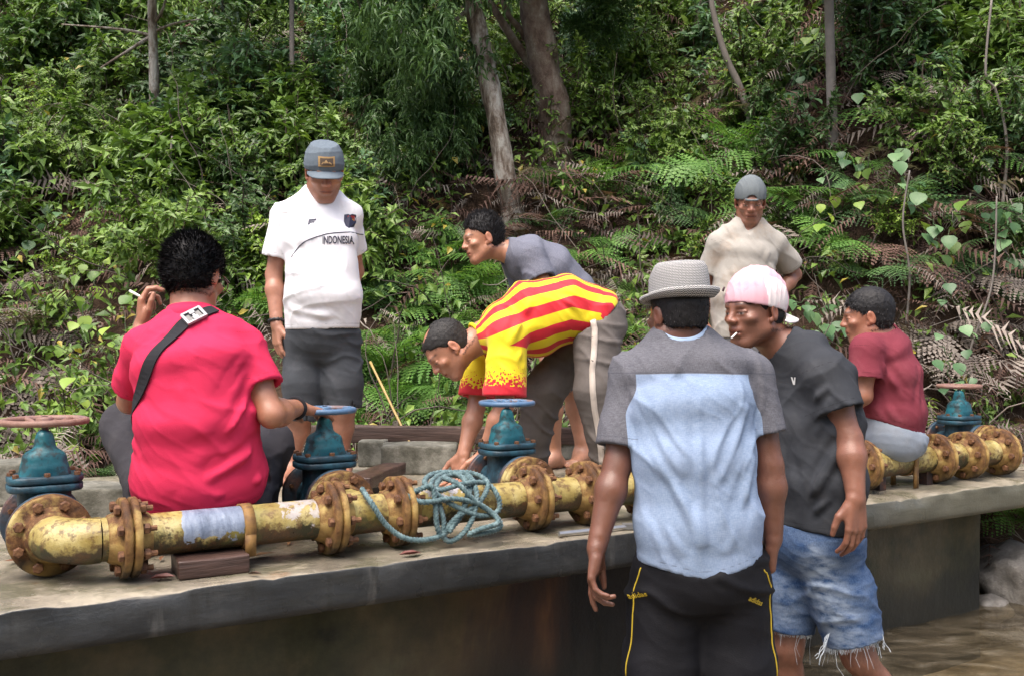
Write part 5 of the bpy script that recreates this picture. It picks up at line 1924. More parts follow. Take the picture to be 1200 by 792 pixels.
def stick(name, label, pts, w, mat, cat='stick', fwd=.12):
    b = hit(*pts[0])
    W = spl([P(px, py, b[1] - fwd - .03 * k) for k, (px, py) in enumerate(pts)], 6)
    v, q, t = tube_np(W, np.linspace(w, w * .6, len(W)) / 2 / FPX * b[1], 6)
    mb = MB(); mb.add(v - W[0], q, t)
    return tag(link(name, mb.mesh(name, True), mat, None, W[0]), label, cat)
stick('dead_branch', 'bare leaning stick above the cap of the man in beige', [(884, 155), (868, 105), (850, 65), (836, 15), (832, -20)], 9, BARK_G)
stick('dead_branch', 'bare pale twig high by the left edge', [(52, 165), (60, 140), (68, 118), (78, 98)], 5, BARK_G)
stick('dead_branch', 'thin forked twig behind the man in pink', [(262, 245), (235, 210), (212, 180), (200, 158)], 4, BARK_G)
stick('dead_branch', 'thin bare twig hanging left of the man in pink', [(183, 290), (196, 250), (197, 215), (202, 160)], 4, BARK_G)
stick('liana', 'pale hanging vine stem near the right edge', [(1166, 300), (1180, 180), (1168, 110), (1155, 85), (1162, 0)], 4, BARK_G, 'vine')
stick('liana', 'thin dry vine above the far valve', [(1120, 470), (1140, 400), (1163, 330), (1168, 230)], 3, BARK_G, 'vine')
stick('liana', 'thin vine stem hanging behind the man in maroon', [(1062, 380), (1066, 320), (1058, 260), (1066, 200)], 3, BARK_G, 'vine')

# --- bushes over the slope
rgp = random.Random(42)
def hollow(px, py):
    if 0 <= px < 160 and 235 < py < 400: return True
    if 432 < px < 540 and 195 < py < 315: return True
    return False
for py in range(-110, 345, 36):
    for px in range(-70, 1290, 40):
        x, y = px + rgp.uniform(-24, 24), py + rgp.uniform(-20, 20)
        if hollow(x, y): continue
        if 945 < x < 1005 and y < 235: continue
        if 820 < x < 890 and y < 165 and rgp.random() < .6: continue
        if 596 < x < 668 and y > 60: continue
        r = rgp.random()
        if x < 545:
            if y > 270 and x > 430: continue
            if x < 170 and 120 < y < 235: k, m_ = rgp.choice([('pinnate', L_LITE), ('pinnate', L_LITE), ('pinnate', L_MID), ('small', L_LITE)])
            elif x < 300 and y > 150: k, m_ = rgp.choice([('pinnate', L_LITE), ('small', L_MID), ('broad', L_MID), ('broad', L_BLUE), ('small', L_DARK)])
            elif x < 320: k, m_ = rgp.choice([('broad', L_BLUE), ('broad', L_DARK), ('small', L_MID), ('narrow', L_MID), ('small', L_LITE), ('broad', L_MID), ('pinnate', L_MID)])
            elif x < 440: k, m_ = rgp.choice([('small', L_LITE), ('small', L_MID), ('broad', L_MID), ('broad', L_BLUE), ('pinnate', L_MID)])
            else: k, m_ = rgp.choice([('narrow', L_DARK), ('narrow', L_MID), ('small', L_MID), ('small', L_DARK)])
            if r < .06: continue
        elif x < 740:
            if y > 180 or r < .12: continue
            k, m_ = rgp.choice([('small', L_MID), ('narrow', L_DARK), ('broad', L_MID), ('small', L_BLUE)])
        else:
            if y > 215 and r < .72: continue
            if r < (.15 if y < 110 else .40): continue
            if y > 215:
                plant(rgp.choice(('small', 'lance', 'small')), x, y, rgp.uniform(.35, .6), rgp.choice((L_MID, L_LITE, L_BLUE)), rgp.uniform(.05, .25)); continue
            k, m_ = rgp.choice([('broad', L_MID), ('small', L_MID), ('broad', L_BLUE), ('small', L_DARK), ('pinnate', L_MID), ('lance', L_MID)])
        plant(k, x, y, rgp.uniform(.65, 1.05) if k != 'lance' else rgp.uniform(.8, 1.2), m_, rgp.uniform(0, .2))
for (x, y, k, s, m_) in ((100, 330, 'small', .5, L_LITE), (170, 320, 'pinnate', .5, L_LITE), (130, 300, 'small', .45, L_MID), (75, 385, 'lance', 1.0, L_MID), (300, 330, 'broad', .5, L_MID), (285, 310, 'small', .5, L_MID),
                         (95, 545, 'lance', .8, L_LITE), (125, 520, 'lance', .8, L_MID), (85, 500, 'lance', .7, L_LITE), (120, 470, 'lance', .7, L_MID), (1075, 330, 'lance', .5, L_MID), (1125, 500, 'lance', .6, L_MID), (1190, 470, 'lance', .6, L_MID), (1150, 390, 'lance', .5, L_MID),
                         (1095, 60, 'broad', .7, L_LITE), (1060, 40, 'pinnate', .7, L_MID), (1170, 180, 'pinnate', .7, L_MID), (1130, 220, 'pinnate', .6, L_MID), (1180, 60, 'small', .7, L_MID), (820, 130, 'broad', .6, L_BLUE), (890, 60, 'broad', .6, L_DARK), (930, 110, 'broad', .55, L_BLUE)):
    plant(k, x, y, s, m_, .05)

# --- ferns
for (x, y, s, n) in ((690, 232, .62, 9), (650, 222, .5, 7), (722, 215, .5, 7), (866, 205, .75, 9), (815, 222, .6, 8), (905, 195, .55, 7), (785, 205, .5, 6), (955, 272, .62, 8), (1000, 292, .5, 7), (925, 250, .5, 7), (560, 302, .55, 8), (520, 318, .55, 8), (485, 335, .55, 7),
                     (455, 445, .55, 9), (485, 405, .5, 8), (440, 405, .5, 8), (505, 455, .5, 8), (428, 470, .5, 8), (470, 480, .5, 8), (525, 365, .5, 7), (735, 395, .5, 8), (758, 350, .5, 7), (690, 305, .5, 7), (722, 295, .45, 7), (742, 440, .5, 7), (795, 290, .45, 6),
                     (1090, 150, .6, 7), (1145, 110, .6, 7), (1050, 130, .5, 6), (1120, 190, .55, 7), (270, 362, .45, 7), (305, 378, .45, 7), (330, 330, .4, 6), (445, 505, .45, 7), (510, 495, .4, 6), (600, 320, .45, 6), (560, 350, .5, 6), (540, 400, .45, 6), (1010, 200, .45, 5), (940, 320, .45, 6), (985, 245, .45, 6)):
    fern(x, y, s, FERN, n)
for (x, y, s, n) in ((760, 250, .5, 6), (840, 270, .45, 6), (640, 270, .45, 6), (500, 290, .45, 6), (475, 375, .45, 6), (1030, 330, .45, 5), (1185, 350, .45, 6), (1195, 215, .5, 6), (1180, 130, .5, 6), (400, 440, .5, 7), (420, 360, .45, 6), (110, 560, .35, 6), (1140, 40, .5, 6), (1000, 60, .45, 5)):
    fern(x, y, s, FERN_D, n, word='dull green fern')
for (x, y, s, n, mt) in ((20, 450, .62, 8, DRY_G), (45, 395, .55, 7, DRY_G), (10, 340, .5, 7, DRY_G), (-20, 500, .6, 7, DRY_G), (75, 350, .45, 6, DRY_G), (60, 300, .5, 6, DRY), (120, 270, .5, 6, DRY), (1100, 390, .5, 7, DRY_G), (1080, 440, .5, 7, DRY_G), (1130, 330, .5, 6, DRY_G), (1060, 300, .5, 6, DRY),
                         (1150, 430, .5, 6, DRY), (1190, 400, .5, 6, DRY_G), (940, 290, .5, 6, DRY), (1000, 120, .5, 6, DRY), (1040, 60, .55, 7, DRY), (700, 270, .5, 7, DRY), (610, 270, .5, 6, DRY), (670, 340, .5, 7, DRY),
                         (880, 140, .5, 6, DRY), (850, 110, .5, 6, DRY), (540, 310, .45, 6, DRY), (480, 300, .45, 6, DRY), (1100, 240, .5, 6, DRY), (1060, 105, .6, 6, DRY_G)):
    fern(x, y, s, mt, n, name='dry_fern', word='dry brown fern' if mt is DRY else 'dry greyish fern', pitch=(-.3, .6))
for (x, y, s_, n_) in ((1185, 270, .5, 6), (1160, 330, .5, 6), (1130, 270, .5, 7), (1100, 320, .45, 6), (1195, 180, .55, 7), (1150, 160, .55, 7), (1205, 100, .6, 7), (1060, 260, .5, 7), (1030, 250, .5, 7)):
    fern(x, y, s_, FERN if s_ > .5 else FERN_D, n_, word='bright green fern' if s_ > .5 else 'dull green fern')
for (x, y, k_, s_, m_) in ((1190, 120, 'broad', .6, L_MID), (1150, 60, 'small', .7, L_LITE), (1200, 30, 'broad', .7, L_BLUE), (1110, 20, 'pinnate', .7, L_MID), (1205, 230, 'small', .5, L_MID), (1170, 300, 'lance', .6, L_MID), (1195, 330, 'small', .4, L_MID), (1090, 360, 'lance', .5, L_MID), (1140, 450, 'lance', .5, L_MID), (1205, 420, 'lance', .6, L_MID), (1085, 500, 'lance', .5, L_LITE), (1180, 520, 'lance', .5, L_MID)):
    plant(k_, x, y, s_, m_, .05)
# fern and leaves growing on the bank under the platform's far end
fern(1185, 612, .30, FERN, 8, at=P(1190, 606, 5.0), word='small green fern under the far platform end')

# --- creepers
for (pts, n, sz, mt, w) in (
        ([(122, 290), (112, 330), (95, 370), (85, 400)], 12, .085, L_LITE, 'bright heart leaved creeper'), ([(150, 300), (145, 340), (150, 390), (130, 415)], 13, .085, L_LITE, 'bright heart leaved creeper'), ([(100, 310), (80, 350), (72, 380)], 9, .080, L_MID, 'green heart leaved creeper'),
        ([(10, 352), (22, 375), (8, 400)], 9, .07, L_MID, 'green heart leaved creeper'), ([(90, 440), (110, 470), (85, 500), (100, 530)], 11, .085, L_LITE, 'bright heart leaved creeper'), ([(75, 465), (65, 500), (80, 530)], 8, .075, L_MID, 'green heart leaved creeper'),
        ([(1015, 105), (1035, 130), (1060, 125), (1085, 125)], 11, .10, L_BLUE, 'pale green heart leaved creeper'), ([(1060, 175), (1052, 195), (1065, 220), (1062, 240)], 10, .095, L_BLUE, 'pale green heart leaved creeper'), ([(995, 180), (985, 200), (972, 195), (965, 205)], 7, .08, L_BLUE, 'pale green heart leaved creeper'),
        ([(1085, 250), (1098, 275), (1100, 290)], 5, .08, L_BLUE, 'pale green heart leaved creeper'), ([(1150, 235), (1165, 245), (1185, 240), (1195, 260)], 10, .085, L_BLUE, 'pale green heart leaved creeper'), ([(1180, 265), (1190, 290), (1186, 320)], 6, .09, L_BLUE, 'pale green heart leaved creeper'),
        ([(1100, 405), (1115, 420), (1110, 440), (1130, 450)], 8, .075, L_BLUE, 'pale green heart leaved creeper'), ([(950, 350), (965, 370), (960, 395), (985, 385)], 9, .08, L_BLUE, 'pale green heart leaved creeper'), ([(930, 355), (945, 352), (975, 345)], 6, .075, L_BLUE, 'pale green heart leaved creeper'),
        ([(815, 20), (835, 50), (825, 80), (840, 110)], 11, .10, L_MID, 'green heart leaved creeper'), ([(870, 25), (872, 50), (890, 60), (880, 90)], 9, .10, L_BLUE, 'pale green heart leaved creeper'), ([(745, 80), (758, 105), (752, 130), (745, 155)], 9, .10, L_MID, 'green heart leaved creeper'),
        ([(615, 72), (630, 80), (640, 90), (622, 96)], 6, .10, L_MID, 'green heart leaved creeper'), ([(690, 85), (700, 105), (712, 100)], 6, .10, L_MID, 'green heart leaved creeper'), ([(875, 95), (890, 115), (905, 118), (925, 108)], 8, .10, L_BLUE, 'pale green heart leaved creeper'),
        ([(940, 120), (950, 140), (935, 160)], 6, .09, L_BLUE, 'pale green heart leaved creeper'), ([(1185, 555), (1192, 575), (1182, 600)], 6, .07, L_MID, 'green heart leaved creeper')):
    creeper(pts, n, sz, mt, w)
rgc = random.Random(9)
for k in range(26):
    x0 = rgc.choice((rgc.uniform(740, 860), rgc.uniform(900, 1200), rgc.uniform(960, 1200), rgc.uniform(60, 300)))
    y0 = rgc.uniform(20, 330) if x0 > 400 else rgc.uniform(60, 290)
    if 790 < x0 < 945 and y0 > 150: continue
    pts = [(x0, y0)]
    for _ in range(3): pts.append((pts[-1][0] + rgc.uniform(-18, 18), pts[-1][1] + rgc.uniform(10, 28)))
    mt = rgc.choice((L_BLUE, L_MID, L_BLUE, L_LITE))
    creeper(pts, rgc.randrange(6, 11), rgc.uniform(.065, .095), mt, {'bluish_green_leaf': 'pale green heart leaved creeper', 'green_leaf': 'green heart leaved creeper', 'yellow_green_leaf': 'bright heart leaved creeper'}[mt.m.name])

# --- dead fern litter and leaf litter over the slope: uncountable
def litter(n, seed):
    rg = np.random.default_rng(seed)
    x = rg.uniform(-6.0, 7.0, n * 4); y = rg.uniform(5.2, 13, n * 4)
    dens = .30 + .70 * sstep(-1.2, .4, x) + .5 * sstep(2.3, 3.0, x) * (y < 8)
    keep = rg.random(n * 4) < dens * .6
    x, y = x[keep][:n], y[keep][:n]
    n = len(x)
    nm = lambda a: a / (np.linalg.norm(a, axis=-1, keepdims=True) + 1e-9)
    z = hill_z(x, y)
    L = rg.uniform(.20, .58, n)[:, None]
    az = rg.uniform(0, 6.28, n)
    d = nm(np.stack([np.cos(az), np.sin(az) * .6 - .35, rg.uniform(-.6, .5, n)], 1))
    s = nm(np.cross(d, np.array([0, -.5, 1.0])) + rg.normal(0, .25, (n, 3)))
    u = np.cross(s, d)
    base = np.stack([x, y - rg.uniform(0, .22, n), z + rg.uniform(0, .26, n)], 1)
    curl = rg.uniform(.2, 1.0, n)[:, None]
    m = 17
    t = np.linspace(0, 1, m)
    up = np.array([0, 0, 1.0])
    pth = base[:, None] + t[None, :, None] * (d * L)[:, None] - (t[None, :, None] ** 2) * (curl * L * .6)[:, None] * up
    tone = rg.random(n)
    V, A = [], []
    w = .0038
    for j in range(m - 1):
        V.append(np.stack([pth[:, j] - s * w, pth[:, j] + s * w, pth[:, j + 1]], 1)); A.append(np.repeat((tone * .6)[:, None], 3, 1))
        ln = L * .20 * math.sin(math.pi * (.15 + .8 * t[j])) * rg.uniform(.6, 1.2, (n, 1))
        for sg in (-1, 1):
            e = pth[:, j] + s * sg * ln + d * ln * .5 - up * ln * rg.uniform(.05, .8, (n, 1)) + u * ln * rg.normal(0, .3, (n, 1))
            V.append(np.stack([pth[:, j], pth[:, j] + d * L * .036, e], 1)); A.append(np.repeat(np.clip(tone + rg.uniform(-.2, .2, n), 0, .95)[:, None], 3, 1))
    V = np.concatenate(V).reshape(-1, 3)
    return V, np.arange(len(V)).reshape(-1, 3), np.concatenate(A).ravel()
for (n, sd, mt, lab) in ((5200, 5, DRY, 'tangle of dead reddish brown fern fronds covering the slope'), (2600, 6, DRY_G, 'grey dead fern fronds and roots hanging over the slope')):
    v, t, a = litter(n, sd)
    tag(link('dead_undergrowth', mesh_np('dead_undergrowth', v, t, False, {'tone': a}), mt), lab, kind='stuff')
# tangled bare twigs and hanging roots
rg = np.random.default_rng(99)
mb = MB()
for i in range(900):
    px, py = rg.uniform(-40, 1240), rg.uniform(-30, 480)
    if px < 560 and rg.random() < .35: continue
    Y0 = 5.6 + max(0, (400 - py)) * .011 + rg.uniform(-.1, .5)
    c = P(px, py, Y0)
    zz = float(hill_z(c[0], c[1])) + rg.uniform(.02, .35)
    c[2] = zz
    L = rg.uniform(.3, 1.1)
    d = nrm(V3(rg.normal(0, .6), rg.normal(-.2, .2), rg.normal(.3, .8)))
    n_ = 7
    pth = [c]
    for k in range(n_):
        d = nrm(d + rg.normal(0, .22, 3) - V3(0, 0, .06))
        pth.append(pth[-1] + d * L / n_)
    v, q, t = tube_np(pth, np.linspace(rg.uniform(.003, .007), .0015, n_ + 1), 4, False)
    mb.add(v, q, None, rg.random())
tag(link('tangled_twigs', mb.mesh('tangled_twigs', True, 'tone'), DRY_G), 'bare grey brown twigs and roots tangled through the undergrowth', kind='stuff')
# unseen wood added behind the camera to block low sky light: leaf masses only
rg = np.random.default_rng(123)
n = 9000
x = rg.uniform(-16, 16, n); y = rg.uniform(-16, -3.2, n)
z0_ = np.minimum((-2.5 - y) * .55, 10) - .3
pos = np.stack([x, y, z0_ + rg.uniform(.1, 3.6, n) * rg.uniform(.2, 1, n)], 1)
d = rg.normal(0, 1, (n, 3)); up = rg.normal(0, .5, (n, 3)) + np.array([0, .5, 1])
L = rg.uniform(.35, .9, n)
v, t = leaves_np(pos, d, up, L, L * rg.uniform(.5, .8, n), .2)
tag(link('unseen_shading_wood', mesh_np('unseen_shading_wood', v, t, False, {'tone': np.repeat(rg.random(n), 5)}), L_DARK), 'unseen leafy wood added behind the camera to block low sky light', kind='stuff')
# low green growth filling between the larger plants
rg = np.random.default_rng(77)
n = 42000
x = rg.uniform(-6.5, 7.0, n * 2); y = rg.uniform(5.4, 13, n * 2)
g = fbm(np.stack([x * .8, y * .8, x * 0 + 3], -1), 3)
keep = (g > .43) | (x < -.8) & (g > .40)
x, y = x[keep][:n], y[keep][:n]
z = hill_z(x, y)
pos = np.stack([x, y - rg.uniform(0, .25, len(x)), z + rg.uniform(.0, .38, len(x))], 1)
d = rg.normal(0, 1, (len(x), 3)) + np.array([0, -.6, -.2]); up = rg.normal(0, .5, (len(x), 3)) + np.array([0, -.5, 1])
L = rg.uniform(.04, .105, len(x))
v, t = leaves_np(pos, d, up, L, L * rg.uniform(.35, .6, len(x)), .2)
tag(link('ground_cover', mesh_np('ground_cover', v, t, False, {'tone': np.repeat(rg.random(len(x)), 5)}), L_MID), 'small green leaves of low growth covering the slope', kind='stuff')

# plants that would share a label are told apart by their order across the slope
bylab = {}
for o in scene.objects:
    if o.parent is None and 'group' in o and o.get('category') in ('bush', 'plant', 'fern', 'creeper'):
        bylab.setdefault(o['label'], []).append(o)
ORD = ['first', 'second', 'third', 'fourth', 'fifth', 'sixth', 'seventh', 'eighth', 'ninth', 'tenth', 'eleventh', 'twelfth', 'thirteenth', 'fourteenth', 'fifteenth']
for lab, os_ in bylab.items():
    fam = {'bush': 'bushes on the slope', 'plant': 'young plants on the slope', 'fern': 'ferns on the slope', 'creeper': 'creepers hanging on the slope'}[os_[0]['category']]
    os_.sort(key=lambda o: o.location.x / o.location.y)
    for k, o in enumerate(os_):
        o['group'] = fam
        if len(os_) == 2: o['label'] = ('left ', 'right ')[k] + lab
        elif len(os_) > 2: o['label'] = ('leftmost ' if k == 0 else ('rightmost ' if k == len(os_) - 1 else ORD[min(k, 14)] + ' from left ')) + lab
# ------------------------------------------------------------------ the men

def G(px, Y, z): return np.array([(px - 600.0) / FPX * Y, Y, z])

def skin_mat(name, rough=0.5):
    m = Mat(name)
    c = m.attr('col', 'Color')
    c = m.mix(m.math('MULTIPLY', m.ramp(m.noise(90, 4, 0.6), [(0.35, 0), (0.75, 1)]), 0.22), c, m.mix(1.0, c, (1.0, 0.72, 0.62), 'MULTIPLY'))
    m.set(color=c, rough=m.maprange(m.noise(60, 3), 0.3, 0.7, rough - 0.08, rough + 0.12), spec=0.6, sss=0.04)
    m.b.inputs['Subsurface Radius'].default_value = (0.6, 0.25, 0.15)
    m.b.inputs['Subsurface Scale'].default_value = 0.012
    m.bump(m.math('ADD', m.noise(420, 3), m.math('MULTIPLY', m.noise(60, 4, dist=0.8), 1.2)), 0.28, 0.003)
    return m.m
SKIN = skin_mat('skin', 0.38)
def hair_mat(name, c, rough=0.58):
    m = Mat(name)
    m.set(color=m.mix(m.noise(180, 3), tuple(np.array(c) * 0.6), tuple(np.array(c) * 1.5)), rough=rough, spec=0.3)
    m.bump(m.noise(420, 3, vec=m.coord(scale=(1, 1, 0.2))), 0.5, 0.003)
    return m.m
HAIR = hair_mat('black_hair', (0.012, 0.011, 0.012))
HAIR_GREY = hair_mat('greying_hair', (0.022, 0.020, 0.019))

def creases_from(p, starts, ends, wd=0.012, dp=0.006):
    return [(a, b, wd, dp) for a, b in zip(starts, ends)]

# ---- the man in the pink polo shirt, squatting behind the pipe
def build_pink():
    H = Head(P(228, 326, 3.03), (0.24, 0.93, -0.28), (0, 0.25, 1), 0.95)
    s = Person('man squatting with his back turned, bright pink polo shirt and black sling strap', G(235, 3.1, ZS), (0.36, 0.165, 0.10), H)
    s.neck(P(223, 374, 2.98), 0.060, 0.056)
    s.torso([(P(234, 602, 3.0), .180, .15), (P(234, 555, 2.97), .192, .165), (P(231, 490, 2.93), .170, .15), (P(228, 430, 2.93), .172, .135),
             (P(225, 400, 2.96), .150, .100), (P(223, 376, 2.98), .078, .072)], [(1, .06, 0)] * 6)
    s.arm('L', P(168, 406, 2.99), P(152, 470, 3.12), P(166, 384, 3.27), P(166, 340, 3.28) - P(167, 384, 3.27), (0.75, 0.35, 0.1), 1.0,
          hand=dict(each=[(0.5, 0.9, 0.5), (0.55, 0.9, 0.5), (0.9, 1.1, 0.8), (1.0, 1.2, 0.9)]))
    s.arm('R', P(285, 406, 2.99), P(318, 486, 2.93), P(349, 477, 3.14), P(376, 480, 3.25) - P(349, 474, 3.14), (0.0, 0.12, -1), 1.0,
          hand=dict(curl=(0.12, 0.2, 0.2)))
    s.leg('L', P(200, 578, 3.05), P(152, 497, 3.34), G(190, 3.2, ZS + .075), (-0.4, 1))
    s.leg('R', P(270, 578, 3.05), P(315, 522, 3.38), G(285, 3.22, ZS + .075), (0.4, 1))
    s.build_body(SKIN)
    pink = cloth_mat('pink_pique', (0.62, 0.028, 0.088), 0.08, weave=600)
    cr = [(P(292, 420, 2.86), P(255, 470, 2.78), .012, .007), (P(300, 450, 2.9), P(262, 520, 2.79), .014, .008), (P(170, 440, 2.88), P(190, 500, 2.79), .012, .006),
          (P(305, 520, 2.9), P(240, 565, 2.80), .014, .009), (P(306, 560, 2.92), P(250, 582, 2.82), .012, .008), (P(160, 560, 2.9), P(215, 585, 2.82), .012, .007),
          (P(200, 400, 2.9), P(215, 470, 2.78), .016, .005), (P(290, 480, 2.9), P(225, 545, 2.80), .02, .006), (P(160, 520, 2.88), P(200, 560, 2.82), .014, .006)]
    s.shirt(pink.m, {'L': (0.74, .060, .066), 'R': (0.62, .060, .070)}, hem=(P(233, 584, 3.0), (0.03, 0.15, -1)), neck_r=.062, folds=fold_fn(.0035, ((.5, .1, .85), (.7, 0, -.5)), 26, .007, 1.0, cr), sk=.050)
    shv, shq, shn = s.last
    bv = bvh_of(shv, shq)
    H_ = s.nt - s.nb
    # folded collar
    ax = nrm(s.nt - s.nb)
    u, v, _ = frame_for(ax, (1, 0, 0))
    prof = []
    a = np.linspace(0, 2 * math.pi, 40, endpoint=False)
    rows = [(.060, .012), (.063, .034), (.067, .037), (.076, .018), (.083, -.006), (.079, -.008), (.068, .012)]
    mb = MB()
    vv = np.array([[s.nb + ax * h + np.cos(t) * u * r + np.sin(t) * v * r for t in a] for r, h in rows]).reshape(-1, 3) - s.base
    n = 40; m = len(rows)
    i = np.arange(m)[:, None] * n; j = np.arange(n)[None, :]
    q = np.stack([i + j, i + (j + 1) % n, ((i + n) % (m * n)) + (j + 1) % n, ((i + n) % (m * n)) + j], -1).reshape(-1, 4)
    link('collar', mesh_np('collar', vv, q), pink.m, s.root)
    # trousers, squatting
    tr = cloth_mat('charcoal_cotton', (0.040, 0.038, 0.044), 0.2, (0.10, 0.09, 0.09), 0.35)
    s.legs_cloth(tr.m, [ellip(P(234, 594, 3.03), np.eye(3), (.205, .16, .115))],
                 [[(P(196, 580, 3.05), .115), (P(152, 500, 3.34), .088), (P(176, 578, 3.24), .075), (G(188, 3.2, ZS + .10), .07)],
                  [(P(272, 580, 3.05), .115), (P(312, 522, 3.38), .085), (P(295, 585, 3.26), .075), (G(285, 3.22, ZS + .10), .07)]],
                 folds=fold_fn(.006, ((.3, .2, 1), (1, 0, .4)), 34, .009, 4.0))
    s.hair(HAIR, front=(0.084, 0.068), low=-0.066, thick=.013, top=.010, strands=5200, slen=.022, lift=0.75, comb=(0.15, -0.45, -0.15), sw=.0016)
    # sling strap and its buckle
    pts = [P(256, 350, 2.93), P(238, 359, 2.88), P(219, 372, 2.86), P(199, 390, 2.82), P(182, 414, 2.80), P(170, 441, 2.80), P(163, 472, 2.84), P(165, 500, 2.95)]
    path, nn = [], []
    ctr = P(228, 430, 3.0)
    fine = []
    for a0, b0 in zip(pts[:-1], pts[1:]):
        for t in np.linspace(0, 1, 5, endpoint=False): fine.append(a0 * (1 - t) + b0 * t)
    for p in fine + [pts[-1]]:
        loc, no, _, _ = bv.find_nearest(Vector(p))
        path.append(np.array(loc)); nn.append(np.array(no))
    path = np.array(path); nn = np.array(nn)
    for _ in range(4):
        path[1:-1] = (path[:-2] + path[1:-1] * 2 + path[2:]) / 4
        nn[1:-1] = (nn[:-2] + nn[1:-1] * 2 + nn[2:]) / 4
    v_, q_ = strip_on(None, path, nn, .036, .0022, .006)
    web = cloth_mat('black_webbing', (0.022, 0.022, 0.026), 0.15, weave=900)
    st = link('bag_strap', mesh_np('bag_strap', v_ - s.base, q_, False), web.m, s.root)
    bk = path[8]; T = nrm(path[10] - path[6]); Nn = nrm(nn[8]); S = np.cross(Nn, T)
    mb = MB()
    def bx(t0, t1, s0, s1, n0, n1):
        b, qq = box_np((t0, s0, n0), (t1, s1, n1))
        mb.add(bk + b[:, :1] * T + b[:, 1:2] * S + b[:, 2:] * Nn - s.base, qq)
    for sg in (-1, 1):
        bx(-.030, .030, sg * .020 - .003, sg * .020 + .003, .007, .016)
        bx(-.008, .008, sg * .012 - .006, sg * .012 + .006, .008, .017)
    bx(-.032, -.024, -.022, .022, .007, .015); bx(.024, .032, -.022, .022, .007, .015); bx(-.004, .004, -.02, .02, .009, .015)
    pm = simple_mat('dark_buckle_plastic', (0.05, 0.05, 0.055), 0.28, 0, bump=0.05)
    gm = simple_mat('grey_buckle_plastic', (0.30, 0.30, 0.32), 0.3, 0, bump=0.05)
    link('buckle', mb.mesh('buckle'), gm, st)
    mb = MB(); bx(-.022, .022, -.018, .018, .0065, .010); link('buckle_plate', mb.mesh('buckle_plate'), pm, st)
    # glasses temple arms reaching to the ears
    gl = MB()
    for x in (-1, 1):
        v, q, t = tube_np([H.w(x * .079, -.012, .012), H.w(x * .078, .05, .014), H.w(x * .071, .095, .012)], .0022, 6)
        gl.add(v - s.base, q, t)
        v, q, t = tube_np(ring_path(H.w(x * .036, .106, .004), H.R @ V3(0, 1, 0), .024 * H.s, 20), .0018, 6, False)
        gl.add(v - s.base, q)
    link('glasses', gl.mesh('glasses', True), simple_mat('dark_red_frames', (0.10, 0.012, 0.012), 0.3, bump=0), s.root)
    sh, el, wr = s.armR
    band(s, 'wristwatch', web.m, wr - nrm(wr - el) * 0.02, wr - el, .031, .008, beads=0)
    # cigarette in the raised hand
    c0, c1 = P(172, 352, 3.30), P(152, 341, 3.31)
    v, q, t = tube_np([c0, c0 * .45 + c1 * .55, c1], .0045, 8)
    mb = MB(); mb.add(v - c0, q, t)
    cig = link('cigarette', mb.mesh('cigarette', True), simple_mat('cigarette_paper', (0.75, 0.73, 0.70), 0.8, bump=0), None, c0)
    tag(cig, 'white cigarette between the raised fingers of the man in the pink polo shirt', 'cigarette')
    return s

